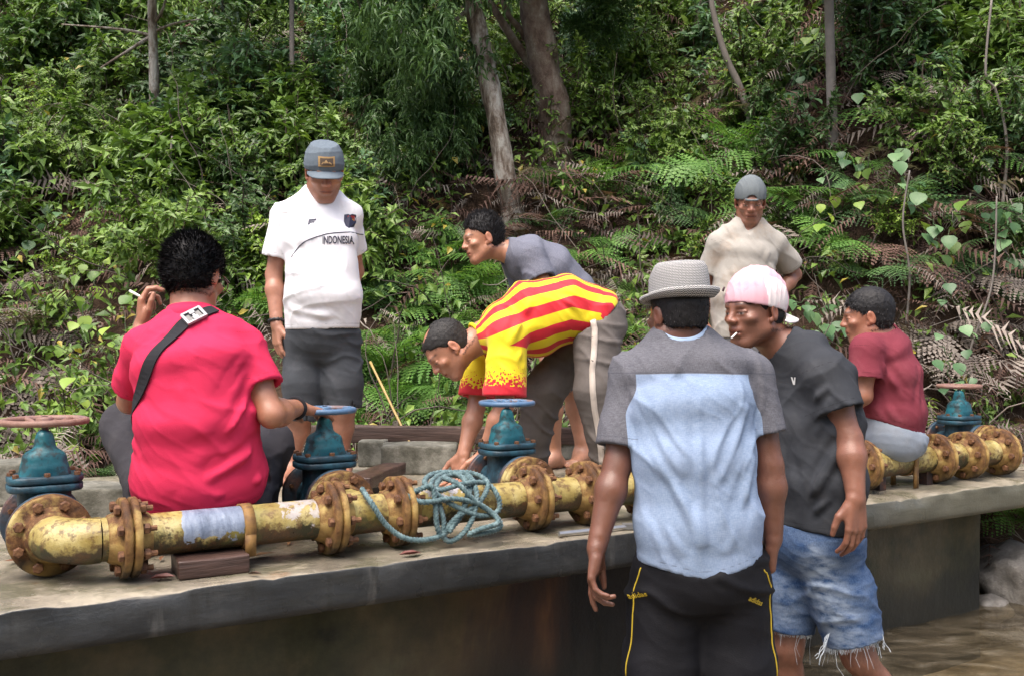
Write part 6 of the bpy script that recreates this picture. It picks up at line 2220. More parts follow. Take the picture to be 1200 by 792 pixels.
# ---- the man in the white football shirt
def build_white():
    H = Head(P(380, 203, 4.35), (0.26, -0.84, -0.42), (0, -0.1, 1), 0.97)
    s = Person('man standing in a white football shirt, charcoal shorts and grey cap', G(372, 4.42, ZS), (0.40, 0.19, 0.125), H)
    s.neck(P(377, 228, 4.42), .060, .055)
    s.torso([(P(378, 392, 4.40), .164, .135), (P(379, 345, 4.37), .164, .150), (P(375, 285, 4.39), .158, .125), (P(372, 252, 4.42), .146, .095), (P(376, 229, 4.42), .080, .072)], [(1, .12, 0)] * 5)
    s.arm('R', P(332, 253, 4.42), P(321, 322, 4.44), P(324, 380, 4.38), (0.06, -.08, -1), (0.8, .55, 0), .98, hand=dict(curl=(.25, .45, .35), spread=.09))
    s.arm('L', P(408, 253, 4.44), P(417, 318, 4.60), P(398, 352, 4.64), (-1, 0.1, -.1), (0, 1, 0), .98)
    s.leg('R', P(356, 402, 4.42), P(351, 482, 4.38), G(341, 4.42, ZS + .075), (-.25, -1))
    s.leg('L', P(401, 402, 4.42), P(402, 480, 4.40), G(400, 4.46, ZS + .075), (.3, -1))
    s.build_body(SKIN, h=.010, stubble=.5)
    wh = cloth_mat('white_jersey', (0.78, 0.77, 0.80), 0.03, (0.62, .58, .55), .25)
    cr = [(P(350, 262, 4.27), P(372, 330, 4.21), .016, .006), (P(408, 262, 4.28), P(396, 335, 4.22), .016, .006), (P(345, 300, 4.26), P(352, 370, 4.26), .014, .007),
          (P(336, 262, 4.32), P(352, 285, 4.27), .010, .006), (P(340, 360, 4.26), P(400, 376, 4.23), .016, .006)]
    s.shirt(wh.m, {'R': (.70, .060, .070), 'L': (.62, .058, .066)}, hem=(P(378, 386, 4.4), (.02, 0, -1)), neck_r=.064, folds=fold_fn(.0045, ((.9, 0, .4), (.6, 0, -.7)), 24, .008, 12.0, cr), sk=.050)
    v, q, n = s.last
    bv = bvh_of(v, q)
    D = V3(0, 1, 0)
    ink = simple_mat('navy_print', (0.02, 0.02, 0.05), .6, bump=0)
    tv, tf = text_mesh('INDONESIA', .047)
    c = P(394, 281, 4.25)
    tv = tv * np.array([.50, 1, 1])
    decal('lettering', tv, tf, c, V3(1, 0, .06), V3(0, 0, 1), D, bv, ink, s.root, s.base, .003)
    # small maker's mark and the crest
    mk = np.array([(-.018, .012), (.016, .016), (.015, .008), (-.008, .004), (-.009, .001), (.010, .003), (.009, -.004), (-.010, -.004), (-.011, -.012), (-.019, -.013)])
    decal('maker_mark', mk, [list(range(10))], P(364, 259, 4.25), V3(1, 0, 0), V3(0, 0, 1), D, bv, ink, s.root, s.base, .003)
    red = simple_mat('crest_red', (0.30, 0.03, 0.03), .6, bump=0); gold = simple_mat('crest_gold', (0.45, 0.25, 0.06), .5, bump=0)
    def shield(k): return np.array([(-.023, .026), (-.008, .029), (0, .026), (.008, .029), (.023, .026), (.022, -.004), (.013, -.024), (0, -.034), (-.013, -.024), (-.022, -.004)]) * k
    c = P(406, 256, 4.27)
    cr_ = decal('crest', shield(1.05), [list(range(10))], c, V3(1, 0, .05), V3(0, 0, 1), D, bv, ink, s.root, s.base, .003)
    decal('crest_field', shield(.82), [list(range(10))], c, V3(1, 0, .05), V3(0, 0, 1), D, bv, red, cr_, s.base, .0045)
    bird = np.array([(0, .012), (.004, .006), (.014, .010), (.015, -.002), (.006, -.008), (.004, -.018), (0, -.014), (-.004, -.018), (-.006, -.008), (-.015, -.002), (-.014, .010), (-.004, .006)])
    decal('crest_bird', bird, [list(range(12))], c, V3(1, 0, .05), V3(0, 0, 1), D, bv, gold, cr_, s.base, .006)
    # piping across the chest and down to the sleeve
    pp = [(337, 300), (347, 287), (360, 279), (380, 272), (400, 269), (418, 267)]
    path = []
    for (a, b), (c2, d2) in zip(pp[:-1], pp[1:]):
        for t in np.linspace(0, 1, 5, endpoint=False):
            w = P(a + (c2 - a) * t, b + (d2 - b) * t, 4.2)
            h = bv.ray_cast(Vector(w - D * .3), Vector(D))
            if h[0] is not None: path.append(np.array(h[0]) - D * .001)
    tvv, tq, tt = tube_np(path, .0022, 6)
    mb = MB(); mb.add(tvv - s.base, tq, tt)
    link('piping', mb.mesh('piping', True), ink, s.root)
    sh = cloth_mat('charcoal_shorts', (0.055, 0.06, 0.068), .2, (.11, .11, .12), .4)
    s.legs_cloth(sh.m, [ellip(P(378, 400, 4.41), np.eye(3), (.158, .13, .12))],
                 [[(P(357, 400, 4.41), .092), (P(355, 450, 4.39), .090), (P(353, 494, 4.38), .084)], [(P(399, 400, 4.41), .090), (P(401, 450, 4.40), .084), (P(402, 478, 4.40), .078)]],
                 folds=fold_fn(.006, ((.2, .1, 1), (.8, 0, .6)), 30, .009, 6.0), name='shorts')
    s.hair(HAIR_GREY, low=-.055, thick=.006, zmax=.05, strands=600, slen=.01)
    cm = cloth_mat('slate_cap_cotton', (0.13, 0.16, 0.19), .12, weave=500)
    cap = cap_dome(s, cm.m, front_h=.034, back_h=.004, grow=.013, tall=.020, squash=.132)
    cap_brim(s, cm.m, cap, 1, z0=.040, y0=.098, length=.062, w=.082, droop=.022, slope=.35)
    # stitched patch on the front of the cap
    cv, cq, _ = s.last
    bc = bvh_of(cv, cq)
    Dh = -(H.R @ V3(0, 1, 0))
    patch = np.array([(-.036, .018), (.036, .018), (.036, -.018), (-.036, -.018)])
    g = np.array([(x, y) for y in np.linspace(-1, 1, 5) for x in np.linspace(-1, 1, 9)])
    fs = [[j * 9 + i, j * 9 + i + 1, j * 9 + i + 10, j * 9 + i + 9] for j in range(4) for i in range(8)]
    cc = H.w(0, .10, .078)
    p1 = decal('patch', g * np.array([.036, .021]), fs, cc, H.R @ V3(1, 0, 0), H.R @ V3(0, 0, 1), Dh, bc, simple_mat('tan_patch', (0.42, .27, .12), .8, scale=150), cap, s.base, .003)
    decal('patch_print', g * np.array([.028, .015]), fs, cc, H.R @ V3(1, 0, 0), H.R @ V3(0, 0, 1), Dh, bc, simple_mat('brown_patch_print', (0.10, .07, .05), .8, scale=150), p1, s.base, .0045)
    p2 = np.array([(-.024, -.010), (-.012, .002), (-.006, -.002), (.003, .010), (.012, -.001), (.016, .002), (.024, -.010)])
    decal('patch_emblem', p2, [list(range(7))], cc, H.R @ V3(1, 0, 0), H.R @ V3(0, 0, 1), Dh, bc, simple_mat('tan_thread', (0.50, .33, .16), .8), p1, s.base, .006)
    shd, el, wr = s.armR
    band(s, 'bracelet', simple_mat('dark_beads', (.02, .018, .02), .4), wr - nrm(wr - el) * .015, wr - el, .031, .007, beads=12)
    return s

# ---- the young man in the grey tee, bending behind
def build_grey():
    H = Head(P(566, 281, 4.90), (-.93, -.28, -.22), (-.2, 0, 1), 0.96)
    s = Person('young man in a grey t-shirt bending forward in bare feet behind the striped shirt', G(665, 4.95, ZS), (0.43, 0.21, 0.13), H)
    s.neck(P(597, 296, 4.93), .056, .05)
    s.torso([(P(694, 396, 5.05), .16, .125), (P(668, 345, 5.02), .165, .135), (P(641, 317, 4.98), .172, .138), (P(616, 302, 4.95), .160, .118), (P(599, 295, 4.93), .08, .072)], [(.25, 1, 0)] * 5)
    s.arm('L', P(622, 302, 4.80), P(650, 366, 4.72), P(655, 425, 4.76), (0.1, 0, -1), (.5, .6, 0), .93)
    s.arm('R', P(606, 312, 5.10), P(626, 376, 5.12), P(640, 428, 5.0), (0.1, 0, -1), (.5, -.6, 0), .93)
    s.leg('L', P(684, 398, 4.95), P(644, 456, 4.76), G(649, 4.84, ZS + .072), (-.5, -.6), .94)
    s.leg('R', P(692, 398, 5.14), P(670, 456, 5.0), G(682, 4.98, ZS + .072), (-.3, -.8), .94)
    s.build_body(SKIN, h=.010, stubble=.15, lean=.004)
    gr = cloth_mat('heather_grey_tee', (0.125, 0.13, 0.165), .12, heather=.25)
    s.shirt(gr.m, {'L': (.42, .066, .078), 'R': (.45, .066, .076)}, neck_r=.062, folds=fold_fn(.005, ((.6, 0, .8), (.9, 0, -.3)), 26, .008, 22.0), sk=.06)
    v, q, n = s.last
    tv, tf = text_mesh('BOMBER', .036)
    pr = simple_mat('pale_print', (.42, .43, .46), .7, bump=0)
    bv = bvh_of(v, q)
    blot = [np.array([(math.cos(a) * (.020 + .008 * math.sin(3 * a + k)), math.sin(a) * (.011 + .004 * math.cos(2 * a + k))) for a in np.linspace(0, 2 * math.pi, 12, endpoint=False)]) + np.array([.012 * (k % 2), .022 * k - .03]) for k in range(3)]
    bvv = np.vstack(blot)
    decal('chest_print', bvv, [list(range(k * 12, k * 12 + 12)) for k in range(3)], P(597, 332, 4.7), nrm(P(612, 322, 4.7) - P(590, 338, 4.7)), nrm(P(590, 322, 4.7) - P(600, 338, 4.7)), V3(0.25, 1, 0), bv, pr, s.root, s.base, .003)
    sh = cloth_mat('slate_blue_shorts', (0.14, 0.17, 0.23), .12)
    s.legs_cloth(sh.m, [ellip(P(690, 396, 5.05), np.eye(3), (.14, .165, .125))],
                 [[(P(684, 400, 4.96), .10), (P(652, 446, 4.80), .092)], [(P(692, 400, 5.13), .10), (P(671, 452, 5.0), .092)]], folds=fold_fn(.005, ((0, .3, 1),), 30, .008, 7.0), name='shorts')
    s.hair(HAIR, front=(.080, .078), low=-.05, thick=.006, top=.012, strands=2600, slen=.020, lift=.9, comb=(0, -.1, .25), side_thin=.5)
    return s

# ---- the man in the red and yellow striped shirt, bent double
def build_striped():
    H = Head(P(526, 409, 4.10), (-.62, -.22, -.75), (-.72, -.1, .68), 0.98)
    s = Person('balding man bent double in a red and yellow striped football shirt', G(665, 4.15, ZS), (0.40, 0.19, 0.12), H)
    s.neck(P(567, 393, 4.14), .064, .058)
    st = [(P(714, 388, 4.16), .155, .085), (P(698, 369, 4.16), .172, .115), (P(663, 362, 4.15), .186, .138), (P(624, 374, 4.14), .188, .160), (P(592, 387, 4.14), .168, .120), (P(570, 396, 4.14), .088, .078)]
    s.torso(st, [(.12, 1, 0)] * 6)
    s.arm('L', P(595, 394, 3.97), P(591, 476, 3.94), P(567, 532, 3.97), (-.35, .1, -.9), (-.55, .6, .3), 1.0, hand=dict(curl=(.35, .5, .3)), m=1.05)
    s.arm('R', P(567, 404, 4.32), P(558, 478, 4.28), P(543, 532, 4.20), (-.25, -.1, -.95), (-.5, -.6, .2), 1.0, hand=dict(curl=(.35, .5, .3)), m=1.05)
    s.leg('L', P(698, 390, 4.07), P(694, 466, 4.0), G(712, 4.06, ZS + .075), (-1, -.2))
    s.leg('R', P(692, 390, 4.30), P(634, 458, 4.24), G(622, 4.32, ZS + .075), (-1, .1))
    s.build_body(SKIN, h=.010, stubble=.3)
    m = Mat('striped_jersey')
    a = m.attr('stripe')
    tri = m.math('PINGPONG', a, 1.0)
    stripe = m.ramp(tri, [(.49, 0), (.51, 1)])
    col = m.mix(stripe, (0.80, 0.62, 0.015), (0.62, 0.020, 0.035))
    zone = m.attr('zone')
    sl_y = m.ramp(zone, [(.499, 0), (.501, 1)])
    hemz = m.attr('hem')
    dots = m.voro(95, vec=m.coord())
    ht = m.math('LESS_THAN', dots, m.maprange(hemz, 0.0, .75, 0.0, 0.75))
    ht2 = m.math('MAXIMUM', ht, m.math('GREATER_THAN', hemz, .72))
    scol = m.mix(ht2, (0.80, 0.62, 0.015), (0.62, 0.020, 0.035))
    col = m.mix(sl_y, col, scol)
    m.set(color=col, rough=.62, sheen=.1, spec=.3)
    cloth_bump(m, 700, (.2, 1.2, .1), .9)
    C0, lat = st[2][0], s.lats[0]
    def at(v):
        pts = np.array([c for c, _, _ in st])
        dm = np.full(len(v), 9.0); th = np.zeros(len(v)); av = np.zeros(len(v))
        for i in range(len(pts) - 1):
            A, B = pts[i], pts[i + 1]
            ba = B - A
            t = np.clip(((v - A) @ ba) / (ba @ ba), 0, 1)
            o = v - A - t[:, None] * ba
            d = np.linalg.norm(o, axis=1)
            w = nrm(pts[-2] - pts[1]); u = nrm(lat - w * np.dot(lat, w)); dz = np.cross(w, u)
            if dz[2] < 0: dz = -dz
            up = d < dm
            dm = np.where(up, d, dm)
            th = np.where(up, np.arctan2(o @ u, o @ dz), th)
        stripe = np.abs(th) * 4.2 + 0.78
        dl = np.full(len(v), 9.0); hz = np.zeros(len(v))
        for side in 'LR':
            shd, el, _ = getattr(s, 'arm' + side)
            e = shd + (el - shd) * .86
            ba = e - shd
            t = ((v - shd) @ ba) / (ba @ ba)
            d = np.linalg.norm(v - shd - np.clip(t, 0, 1.2)[:, None] * ba, axis=1) - .112
            d = d + np.maximum(.30 - t, 0) * .30
            hz = np.where(d < dl, t, hz); dl = np.minimum(dl, d)
        zone = sstep(.02, -.02, dl)
        return {'stripe': stripe, 'zone': zone, 'hem': np.clip((hz - .45) / .55, 0, 1)}
    cr = [(P(606, 420, 3.9), P(650, 372, 3.9), .014, .008), (P(612, 432, 3.92), P(672, 390, 3.94), .014, .008), (P(655, 345, 3.95), P(690, 372, 3.95), .014, .006), (P(600, 400, 3.88), P(622, 350, 3.96), .016, .006)]
    s.shirt(m.m, {'L': (.86, .078, .088), 'R': (.82, .076, .084)}, hem=(P(706, 374, 4.16), P(718, 386, 4.16) - P(690, 362, 4.16)), neck_r=.07, folds=fold_fn(.004, ((.7, .2, .7), (.3, 0, .95)), 24, .006, 31.0, cr), attrs=at, sk=.068, shoulder_k=1.1, h=.006)
    sv = s.last
    # yellow collar with a red edge
    ax = nrm(s.nt - s.nb)
    v, q, t = tube_np(ring_path(s.nb + ax * .02, ax, .068, 40), .009, 8, False)
    mb = MB(); mb.add(v - s.base, q)
    link('collar', mb.mesh('collar', True), cloth_mat('yellow_rib', (.75, .55, .02), .08).m, s.root)
    s.cutlim = .004
    tr = cloth_mat('muddy_track_trousers', (0.135, 0.118, 0.108), .2, (.06, .05, .045), .5)
    s.legs_cloth(tr.m, [ellip(P(701, 378, 4.17), np.eye(3), (.105, .165, .120))],
                 [[(P(700, 388, 4.07), .104), (P(696, 455, 4.0), .080), (P(706, 510, 4.02), .064), (G(712, 4.06, ZS + .06), .060)],
                  [(P(688, 394, 4.29), .104), (P(640, 455, 4.24), .086), (P(626, 510, 4.28), .074), (G(622, 4.32, ZS + .06), .068)]],
                 folds=fold_fn(.007, ((.1, 0, 1), (.7, 0, .7)), 32, .009, 8.0))
    v, q, n = s.last
    bv = bvh_of(v, q)
    pp = [(700, 366), (704, 385), (703, 410), (700, 435), (700, 460), (703, 485), (708, 510), (712, 540), (714, 560)]
    path, nn = [], []
    for (a0, b0), (c0, d0) in zip(pp[:-1], pp[1:]):
        for t in np.linspace(0, 1, 4, endpoint=False):
            h = bv.ray_cast(Vector(P(a0 + (c0 - a0) * t, b0 + (d0 - b0) * t, 3.7)), Vector((0, 1, 0)))
            if h[0] is not None: path.append(np.array(h[0])); nn.append(np.array(h[1]))
    path = np.array(path); nn = np.array(nn)
    for _ in range(3): nn[1:-1] = (nn[:-2] + nn[1:-1] + nn[2:]) / 3
    v_, q_ = strip_on(None, path, nn, .024, .0012, .002)
    link('side_stripe', mesh_np('side_stripe', v_ - s.base, q_, True), cloth_mat('dirty_white_stripe', (.55, .48, .42), .2, (.3, .24, .19), .6).m, s.root)
    s.hair(HAIR_GREY, front=(.072, .066), low=-.05, thick=.004, top=.002, strands=1800, slen=.008, lift=.4, bald=((0.0, .032, .13), (.036, .05, .034)), sw=.0014)
    return s

# ---- the older man in the dirty beige tee
def build_beige():
    H = Head(P(879, 238, 5.20), (-.14, -.90, -.30), (0, -.2, 1), 0.93)
    s = Person('thin older man in a dirty beige v-neck tee and grey cap looking down', G(872, 5.2, ZS), (0.29, 0.13, 0.082), H)
    s.neck(P(877, 262, 5.24), .052, .048)
    s.torso([(P(868, 410, 5.22), .165, .125), (P(869, 350, 5.2), .156, .125), (P(874, 300, 5.22), .158, .115), (P(876, 279, 5.24), .144, .088), (P(877, 263, 5.24), .085, .07)], [(1, .1, 0)] * 5)
    s.arm('R', P(842, 285, 5.22), P(827, 338, 5.27), P(824, 378, 5.18), (0, -.1, -1), (.8, .5, 0), .93, hand=dict(curl=(.4, .6, .4)))
    s.arm('L', P(909, 285, 5.24), P(932, 322, 5.36), P(906, 352, 5.24), (-.8, -.4, -.5), (-.3, .5, -.6), .93)
    s.leg('R', P(852, 420, 5.24), P(852, 490, 5.2), G(850, 5.25, ZS + .072), (-.2, -1), .94)
    s.leg('L', P(888, 420, 5.24), P(890, 490, 5.2), G(892, 5.25, ZS + .072), (.2, -1), .94)
    s.build_body(SKIN, h=.010, stubble=.4, lean=.006)
    be = cloth_mat('grimy_beige_cotton', (0.36, 0.335, 0.30), .08, (.27, .19, .13), .55)
    cr = [(P(852, 292, 5.1), P(870, 350, 5.06), .016, .006), (P(905, 292, 5.1), P(890, 350, 5.07), .016, .006), (P(914, 300, 5.12), P(895, 330, 5.08), .012, .007), (P(845, 330, 5.08), P(870, 385, 5.07), .015, .006)]
    nb = s.nb
    s.shirt(be.m, {'R': (.68, .058, .070), 'L': (.72, .058, .070)}, hem=(P(868, 396, 5.2), (0, 0, -1)), neck_r=.058, folds=fold_fn(.005, ((.8, 0, .5), (.5, 0, -.8)), 24, .008, 44.0, cr), sk=.050,
            vneck=[(nb + V3(0, -.06, 0.02), P(874, 279, 5.10), .05, .008)])
    tr = cloth_mat('faded_grey_trousers', (.13, .13, .135), .15)
    s.legs_cloth(tr.m, [ellip(P(870, 415, 5.23), np.eye(3), (.16, .125, .13))],
                 [[(P(852, 420, 5.24), .10), (P(852, 490, 5.2), .085), (G(850, 5.25, ZS + .08), .07)], [(P(888, 420, 5.24), .10), (P(890, 490, 5.2), .085), (G(892, 5.25, ZS + .08), .07)]])
    s.hair(HAIR_GREY, low=-.045, thick=.005, zmax=.05, strands=500, slen=.008)
    cm = cloth_mat('worn_grey_cap', (0.15, 0.17, 0.18), .15)
    cap = cap_dome(s, cm.m, front_h=.034, back_h=.006, grow=.013, tall=.016, bill='hole')
    cap_brim(s, cm.m, cap, -1, z0=.016, y0=.122, length=.06, w=.080, droop=.02, slope=.3)
    mb = MB(); v, q, t = tube_np([H.w(-.034, .098, .036), H.w(-.018, .108, .034), H.w(0, .112, .034), H.w(.018, .108, .034), H.w(.034, .098, .036)], .006, 6); mb.add(v - s.base, q, t)
    link('cap_strap', mb.mesh('cap_strap', True), cm.m, cap)
    return s

# ---- the man in maroon, sitting on the pipe
def build_maroon():
    H = Head(P(1017, 372, 4.22), (-.93, .30, -.12), (-.1, 0, 1), 0.97)
    s = Person('man in a maroon t-shirt sitting sideways on the yellow pipe', G(1040, 4.25, ZS), (0.30, 0.13, 0.078), H)
    s.neck(P(1034, 394, 4.24), .056, .052)
    s.torso([(P(1047, 518, 4.24), .155, .125), (P(1047, 485, 4.24), .155, .13), (P(1045, 440, 4.24), .158, .122), (P(1039, 410, 4.24), .145, .095), (P(1032, 393, 4.24), .080, .070)], [(.42, .9, 0)] * 5)
    s.arm('L', P(1016, 410, 4.12), P(1012, 464, 4.10), P(985, 476, 4.26), (-.7, .5, -.2), (.2, .2, -1), .95)
    s.arm('R', P(1046, 408, 4.42), P(1010, 460, 4.55), P(985, 476, 4.45), (-.7, -.2, -.2), (.2, .2, -1), .95)
    s.leg('L', P(1046, 510, 4.20), P(982, 505, 4.48), G(972, 4.55, ZS + .073), (-.7, .7), .96)
    s.leg('R', P(1062, 516, 4.34), P(1002, 512, 4.70), G(992, 4.75, ZS + .073), (-.7, .7), .96)
    s.build_body(SKIN, h=.010)
    ma = cloth_mat('maroon_cotton', (0.185, 0.032, 0.048), .1, (.26, .08, .09), .3)
    cr = [(P(1030, 420, 4.08), P(1060, 470, 4.08), .014, .007), (P(1026, 445, 4.08), P(1050, 495, 4.08), .014, .007), (P(1078, 430, 4.14), P(1066, 500, 4.1), .014, .006), (P(1032, 500, 4.08), P(1075, 508, 4.1), .012, .006)]
    s.shirt(ma.m, {'L': (.62, .066, .078), 'R': (.62, .066, .076)}, hem=(P(1048, 501, 4.24), (-.32, 0, -.94)), neck_r=.060, folds=fold_fn(.005, ((.7, .2, .7), (.3, 0, .9)), 26, .008, 51.0, cr), sk=.058)
    de = cloth_mat('pale_denim', (0.27, 0.31, 0.37), .1, (.26, .27, .29), .5)
    s.legs_cloth(de.m, [ellip(P(1047, 512, 4.25), np.eye(3), (.135, .15, .082))],
                 [[(P(1042, 508, 4.19), .098), (P(988, 503, 4.43), .084)], [(P(1052, 510, 4.34), .092), (P(1012, 512, 4.64), .078)]], folds=fold_fn(.008, ((.3, .2, 1), (1, 0, .5)), 40, .009, 9.0), name='shorts')
    s.hair(HAIR, front=(.084, .066), low=-.055, thick=.007, top=.006, strands=2000, slen=.013, lift=.5, comb=(0, .2, -.3), side_thin=.4)
    return s

# ---- the man in the trilby, back to the camera
def build_hat():
    H = Head(P(794, 370, 2.74), (-.42, .90, -.06), (0, 0, 1), 0.90)
    s = Person('man seen from behind in a checked trilby and two-tone grey and blue shirt', G(818, 2.72, 0.0), (0.150, 0.064, 0.040), H)
    s.neck(P(799, 398, 2.74), .056, .052)
    s.torso([(P(820, 675, 2.70), .170, .14), (P(816, 610, 2.69), .168, .14), (P(812, 535, 2.69), .162, .135), (P(808, 475, 2.70), .168, .125), (P(804, 435, 2.72), .168, .105), (P(799, 404, 2.74), .095, .078)], [(1, -.05, 0)] * 6)
    s.arm('L', P(738, 440, 2.75), P(723, 545, 2.70), P(699, 641, 2.64), P(690, 700, 2.62) - P(699, 641, 2.64), (.85, -.1, 0.05), .98,
          hand=dict(each=[(.10, .25, .2), (.45, .7, .4), (.6, .8, .5), (.5, .6, .4)], spread=.05), m=1.05)
    s.arm('R', P(880, 440, 2.75), P(902, 545, 2.72), P(906, 630, 2.72), (-.02, .15, -1), (-.85, .2, 0), .98, hand=dict(curl=(.7, .9, .6)), m=1.05)
    s.leg('L', P(786, 670, 2.72), P(776, 850, 2.70), G(768, 2.74, .085), (-.2, 1))
    s.leg('R', P(852, 670, 2.72), P(858, 850, 2.70), G(864, 2.74, .085), (.3, 1))
    s.build_body(SKIN, h=.009, hh=.0045)
    m = Mat('two_tone_shirt')
    yk = m.math('MAXIMUM', m.math('GREATER_THAN', m.attr('yoke'), 0.0), m.math('GREATER_THAN', m.attr('sleeve'), 0.0))
    wv = m.noise(600, 2, vec=m.coord(scale=(1, 1, .15)))
    wh = m.noise(600, 2, vec=m.coord(scale=(.15, .15, 1)))
    sl = m.math('ADD', m.math('MULTIPLY', wv, .5), m.math('MULTIPLY', wh, .5))
    blue = m.mix(m.ramp(sl, [(.36, 0), (.64, 1)]), (0.19, 0.265, 0.40), (0.30, 0.375, 0.505))
    blue = m.mix(m.math('MULTIPLY', m.ramp(m.noise(6, 4), [(.45, 0), (.7, 1)]), .3), blue, (.30, .36, .50))
    grey = m.mix(m.ramp(sl, [(.36, 0), (.64, 1)]), (0.085, 0.085, 0.10), (0.15, 0.15, 0.17))
    two = m.mix(yk, blue, grey)
    sm_ = m.math('MAXIMUM', m.math('GREATER_THAN', m.attr('seam'), .966), m.math('LESS_THAN', m.math('ABSOLUTE', m.math('SUBTRACT', m.attr('yoke'), .004)), .0016))
    m.set(color=m.mix(m.math('MULTIPLY', sm_, .5), two, (.06, .065, .085)), rough=.85, spec=.2)
    cloth_bump(m, 700, (.2, .6, .1), 1.2)
    def at(v):
        px = 600 + v[:, 0] / v[:, 1] * FPX
        yoke = v[:, 2] - P(800, 437, 2.62)[2] + .10 * np.abs(v[:, 0] - P(803, 430, 2.7)[0]) ** 1.6
        sl = np.full(len(v), -1.0)
        zz = np.array([P(820, 675, 2.7)[2], P(803, 430, 2.72)[2]]); xx = np.array([P(820, 675, 2.7)[0], P(803, 430, 2.72)[0]])
        cx = np.interp(v[:, 2], zz, xx)
        for side in 'LR':
            shd, el, _ = getattr(s, 'arm' + side)
            ba = el - shd
            t = ((v - shd) @ ba) / (ba @ ba)
            dist = np.linalg.norm(v - shd - np.clip(t, 0, 1)[:, None] * ba, axis=1)
            lim = .147 + .033 * sstep(.15, .50, t) + (.012 if side == 'R' else 0)
            sg = 1 if side == 'R' else -1
            sl = np.maximum(sl, np.where((t > -.4) & (dist < .11), sg * (v[:, 0] - cx) - lim, -1))
        return {'yoke': yoke, 'sleeve': sl}
    cr = [(P(745, 470, 2.6), P(800, 560, 2.55), .014, .006), (P(875, 480, 2.6), P(840, 570, 2.55), .014, .006), (P(760, 520, 2.57), P(830, 640, 2.55), .018, .007), (P(880, 540, 2.6), P(850, 650, 2.56), .014, .007),
          (P(770, 600, 2.55), P(800, 655, 2.55), .014, .006), (P(820, 460, 2.56), P(822, 660, 2.54), .012, .005), (P(790, 455, 2.57), P(786, 520, 2.56), .010, .004), (P(752, 560, 2.58), P(770, 640, 2.57), .012, .006)]
    hc = lambda x, y, z: -0.014 * np.cos(np.clip((x - P(818, 650, 2.7)[0]) / .17, -1, 1) * math.pi) + 0.0 * y + 0.0 * z
    s.shirt(m.m, {'L': (.80, .058, .066), 'R': (.66, .058, .066)}, hem=(P(818, 658, 2.7), (0.04, 0, -1)), hem_curve=hc, neck_r=.060, folds=fold_fn(.0045, ((.8, 0, .5), (.6, 0, -.75), (.95, 0, .1)), 28, .006, 61.0, cr), attrs=at, sk=.050, h=.006)
    # stand-up collar
    ax = nrm(s.nt - s.nb); u, v, _ = frame_for(ax, (1, 0, 0))
    a = np.linspace(0, 2 * math.pi, 40, endpoint=False)
    rows = [(.058, .006), (.059, .050), (.064, .054), (.073, .030), (.083, -.004), (.078, -.008), (.066, .012)]
    n_, m_ = 40, len(rows)
    vv = np.array([[s.nb + ax * h + np.cos(t) * u * r + np.sin(t) * v * r for t in a] for r, h in rows]).reshape(-1, 3) - s.base
    i = np.arange(m_)[:, None] * n_; j = np.arange(n_)[None, :]
    q = np.stack([i + j, i + (j + 1) % n_, ((i + n_) % (m_ * n_)) + (j + 1) % n_, ((i + n_) % (m_ * n_)) + j], -1).reshape(-1, 4)
    link('collar', mesh_np('collar', vv, q), cloth_mat('pale_blue_chambray', (.36, .46, .62), .12, weave=700).m, s.root)
    tr = cloth_mat('black_track_fabric', (0.005, 0.005, 0.007), .25, rough=.7)
    s.legs_cloth(tr.m, [ellip(P(819, 665, 2.72), np.eye(3), (.172, .14, .15))],
                 [[(P(784, 680, 2.72), .112), (P(774, 780, 2.70), .104), (P(768, 900, 2.72), .090), (G(768, 2.74, .06), .080)],
                  [(P(854, 680, 2.72), .112), (P(860, 780, 2.70), .104), (P(863, 900, 2.72), .090), (G(864, 2.74, .06), .080)]],
                 folds=fold_fn(.008, ((.25, .1, 1), (.8, 0, .5)), 24, .012, 14.0))
    tvv, tqq, tnn = s.last
    bt = bvh_of(tvv, tqq)
    ye = simple_mat('yellow_piping', (.45, .32, .02), .6, bump=0)
    for pp in ([(770, 660), (758, 668), (747, 684), (743, 720), (740, 760), (736, 800)], [(866, 664), (879, 672), (890, 688), (895, 720), (898, 760), (901, 800)]):
        path = []
        for (a0, b0), (c0, d0) in zip(pp[:-1], pp[1:]):
            for t in np.linspace(0, 1, 5, endpoint=False):
                w = P(a0 + (c0 - a0) * t, b0 + (d0 - b0) * t, 2.66)
                loc, no, _, _ = bt.find_nearest(Vector(w))
                path.append(np.array(loc) + np.array(no) * .001)
        v_, q_, t_ = tube_np(path, .0022, 6)
        mb = MB(); mb.add(v_ - s.base, q_, t_)
        link('piping', mb.mesh('piping', True), ye, s.root)
    for (px, py, tilt) in ((750, 704, .5), (888, 706, -.5)):
        tv, tf = text_mesh('adidas', .020)
        c = P(px, py, 2.58)
        decal('lettering', tv, tf, c, nrm(V3(math.cos(tilt), 0, math.sin(tilt))), nrm(V3(-math.sin(tilt), 0, math.cos(tilt))), V3(0, 1, 0), bt, ye, s.root, s.base, .003)
    s.hair(HAIR, front=(.084, .06), low=-.040, thick=.005, zmax=.06, strands=1600, slen=.007, lift=.4, comb=(0, -.2, -1))
    # trilby: creased crown with a turned-up brim, small check
    hm = Mat('houndstooth_check')
    uv = hm.attr('weave', 'Vector')
    x, y, _ = hm.sep(uv)
    sx = hm.math('GREATER_THAN', hm.math('FRACT', hm.math('ADD', hm.math('MULTIPLY', x, 1.0), hm.math('MULTIPLY', y, 1.0))), .5)
    chk = hm.math('GREATER_THAN', hm.math('FRACT', hm.math('MULTIPLY', y, 1.0)), .45)
    ck2 = hm.math('GREATER_THAN', hm.math('FRACT', hm.math('MULTIPLY', x, 0.5)), .5)
    f = hm.mix(ck2, sx, hm.math('SUBTRACT', 1.0, chk))
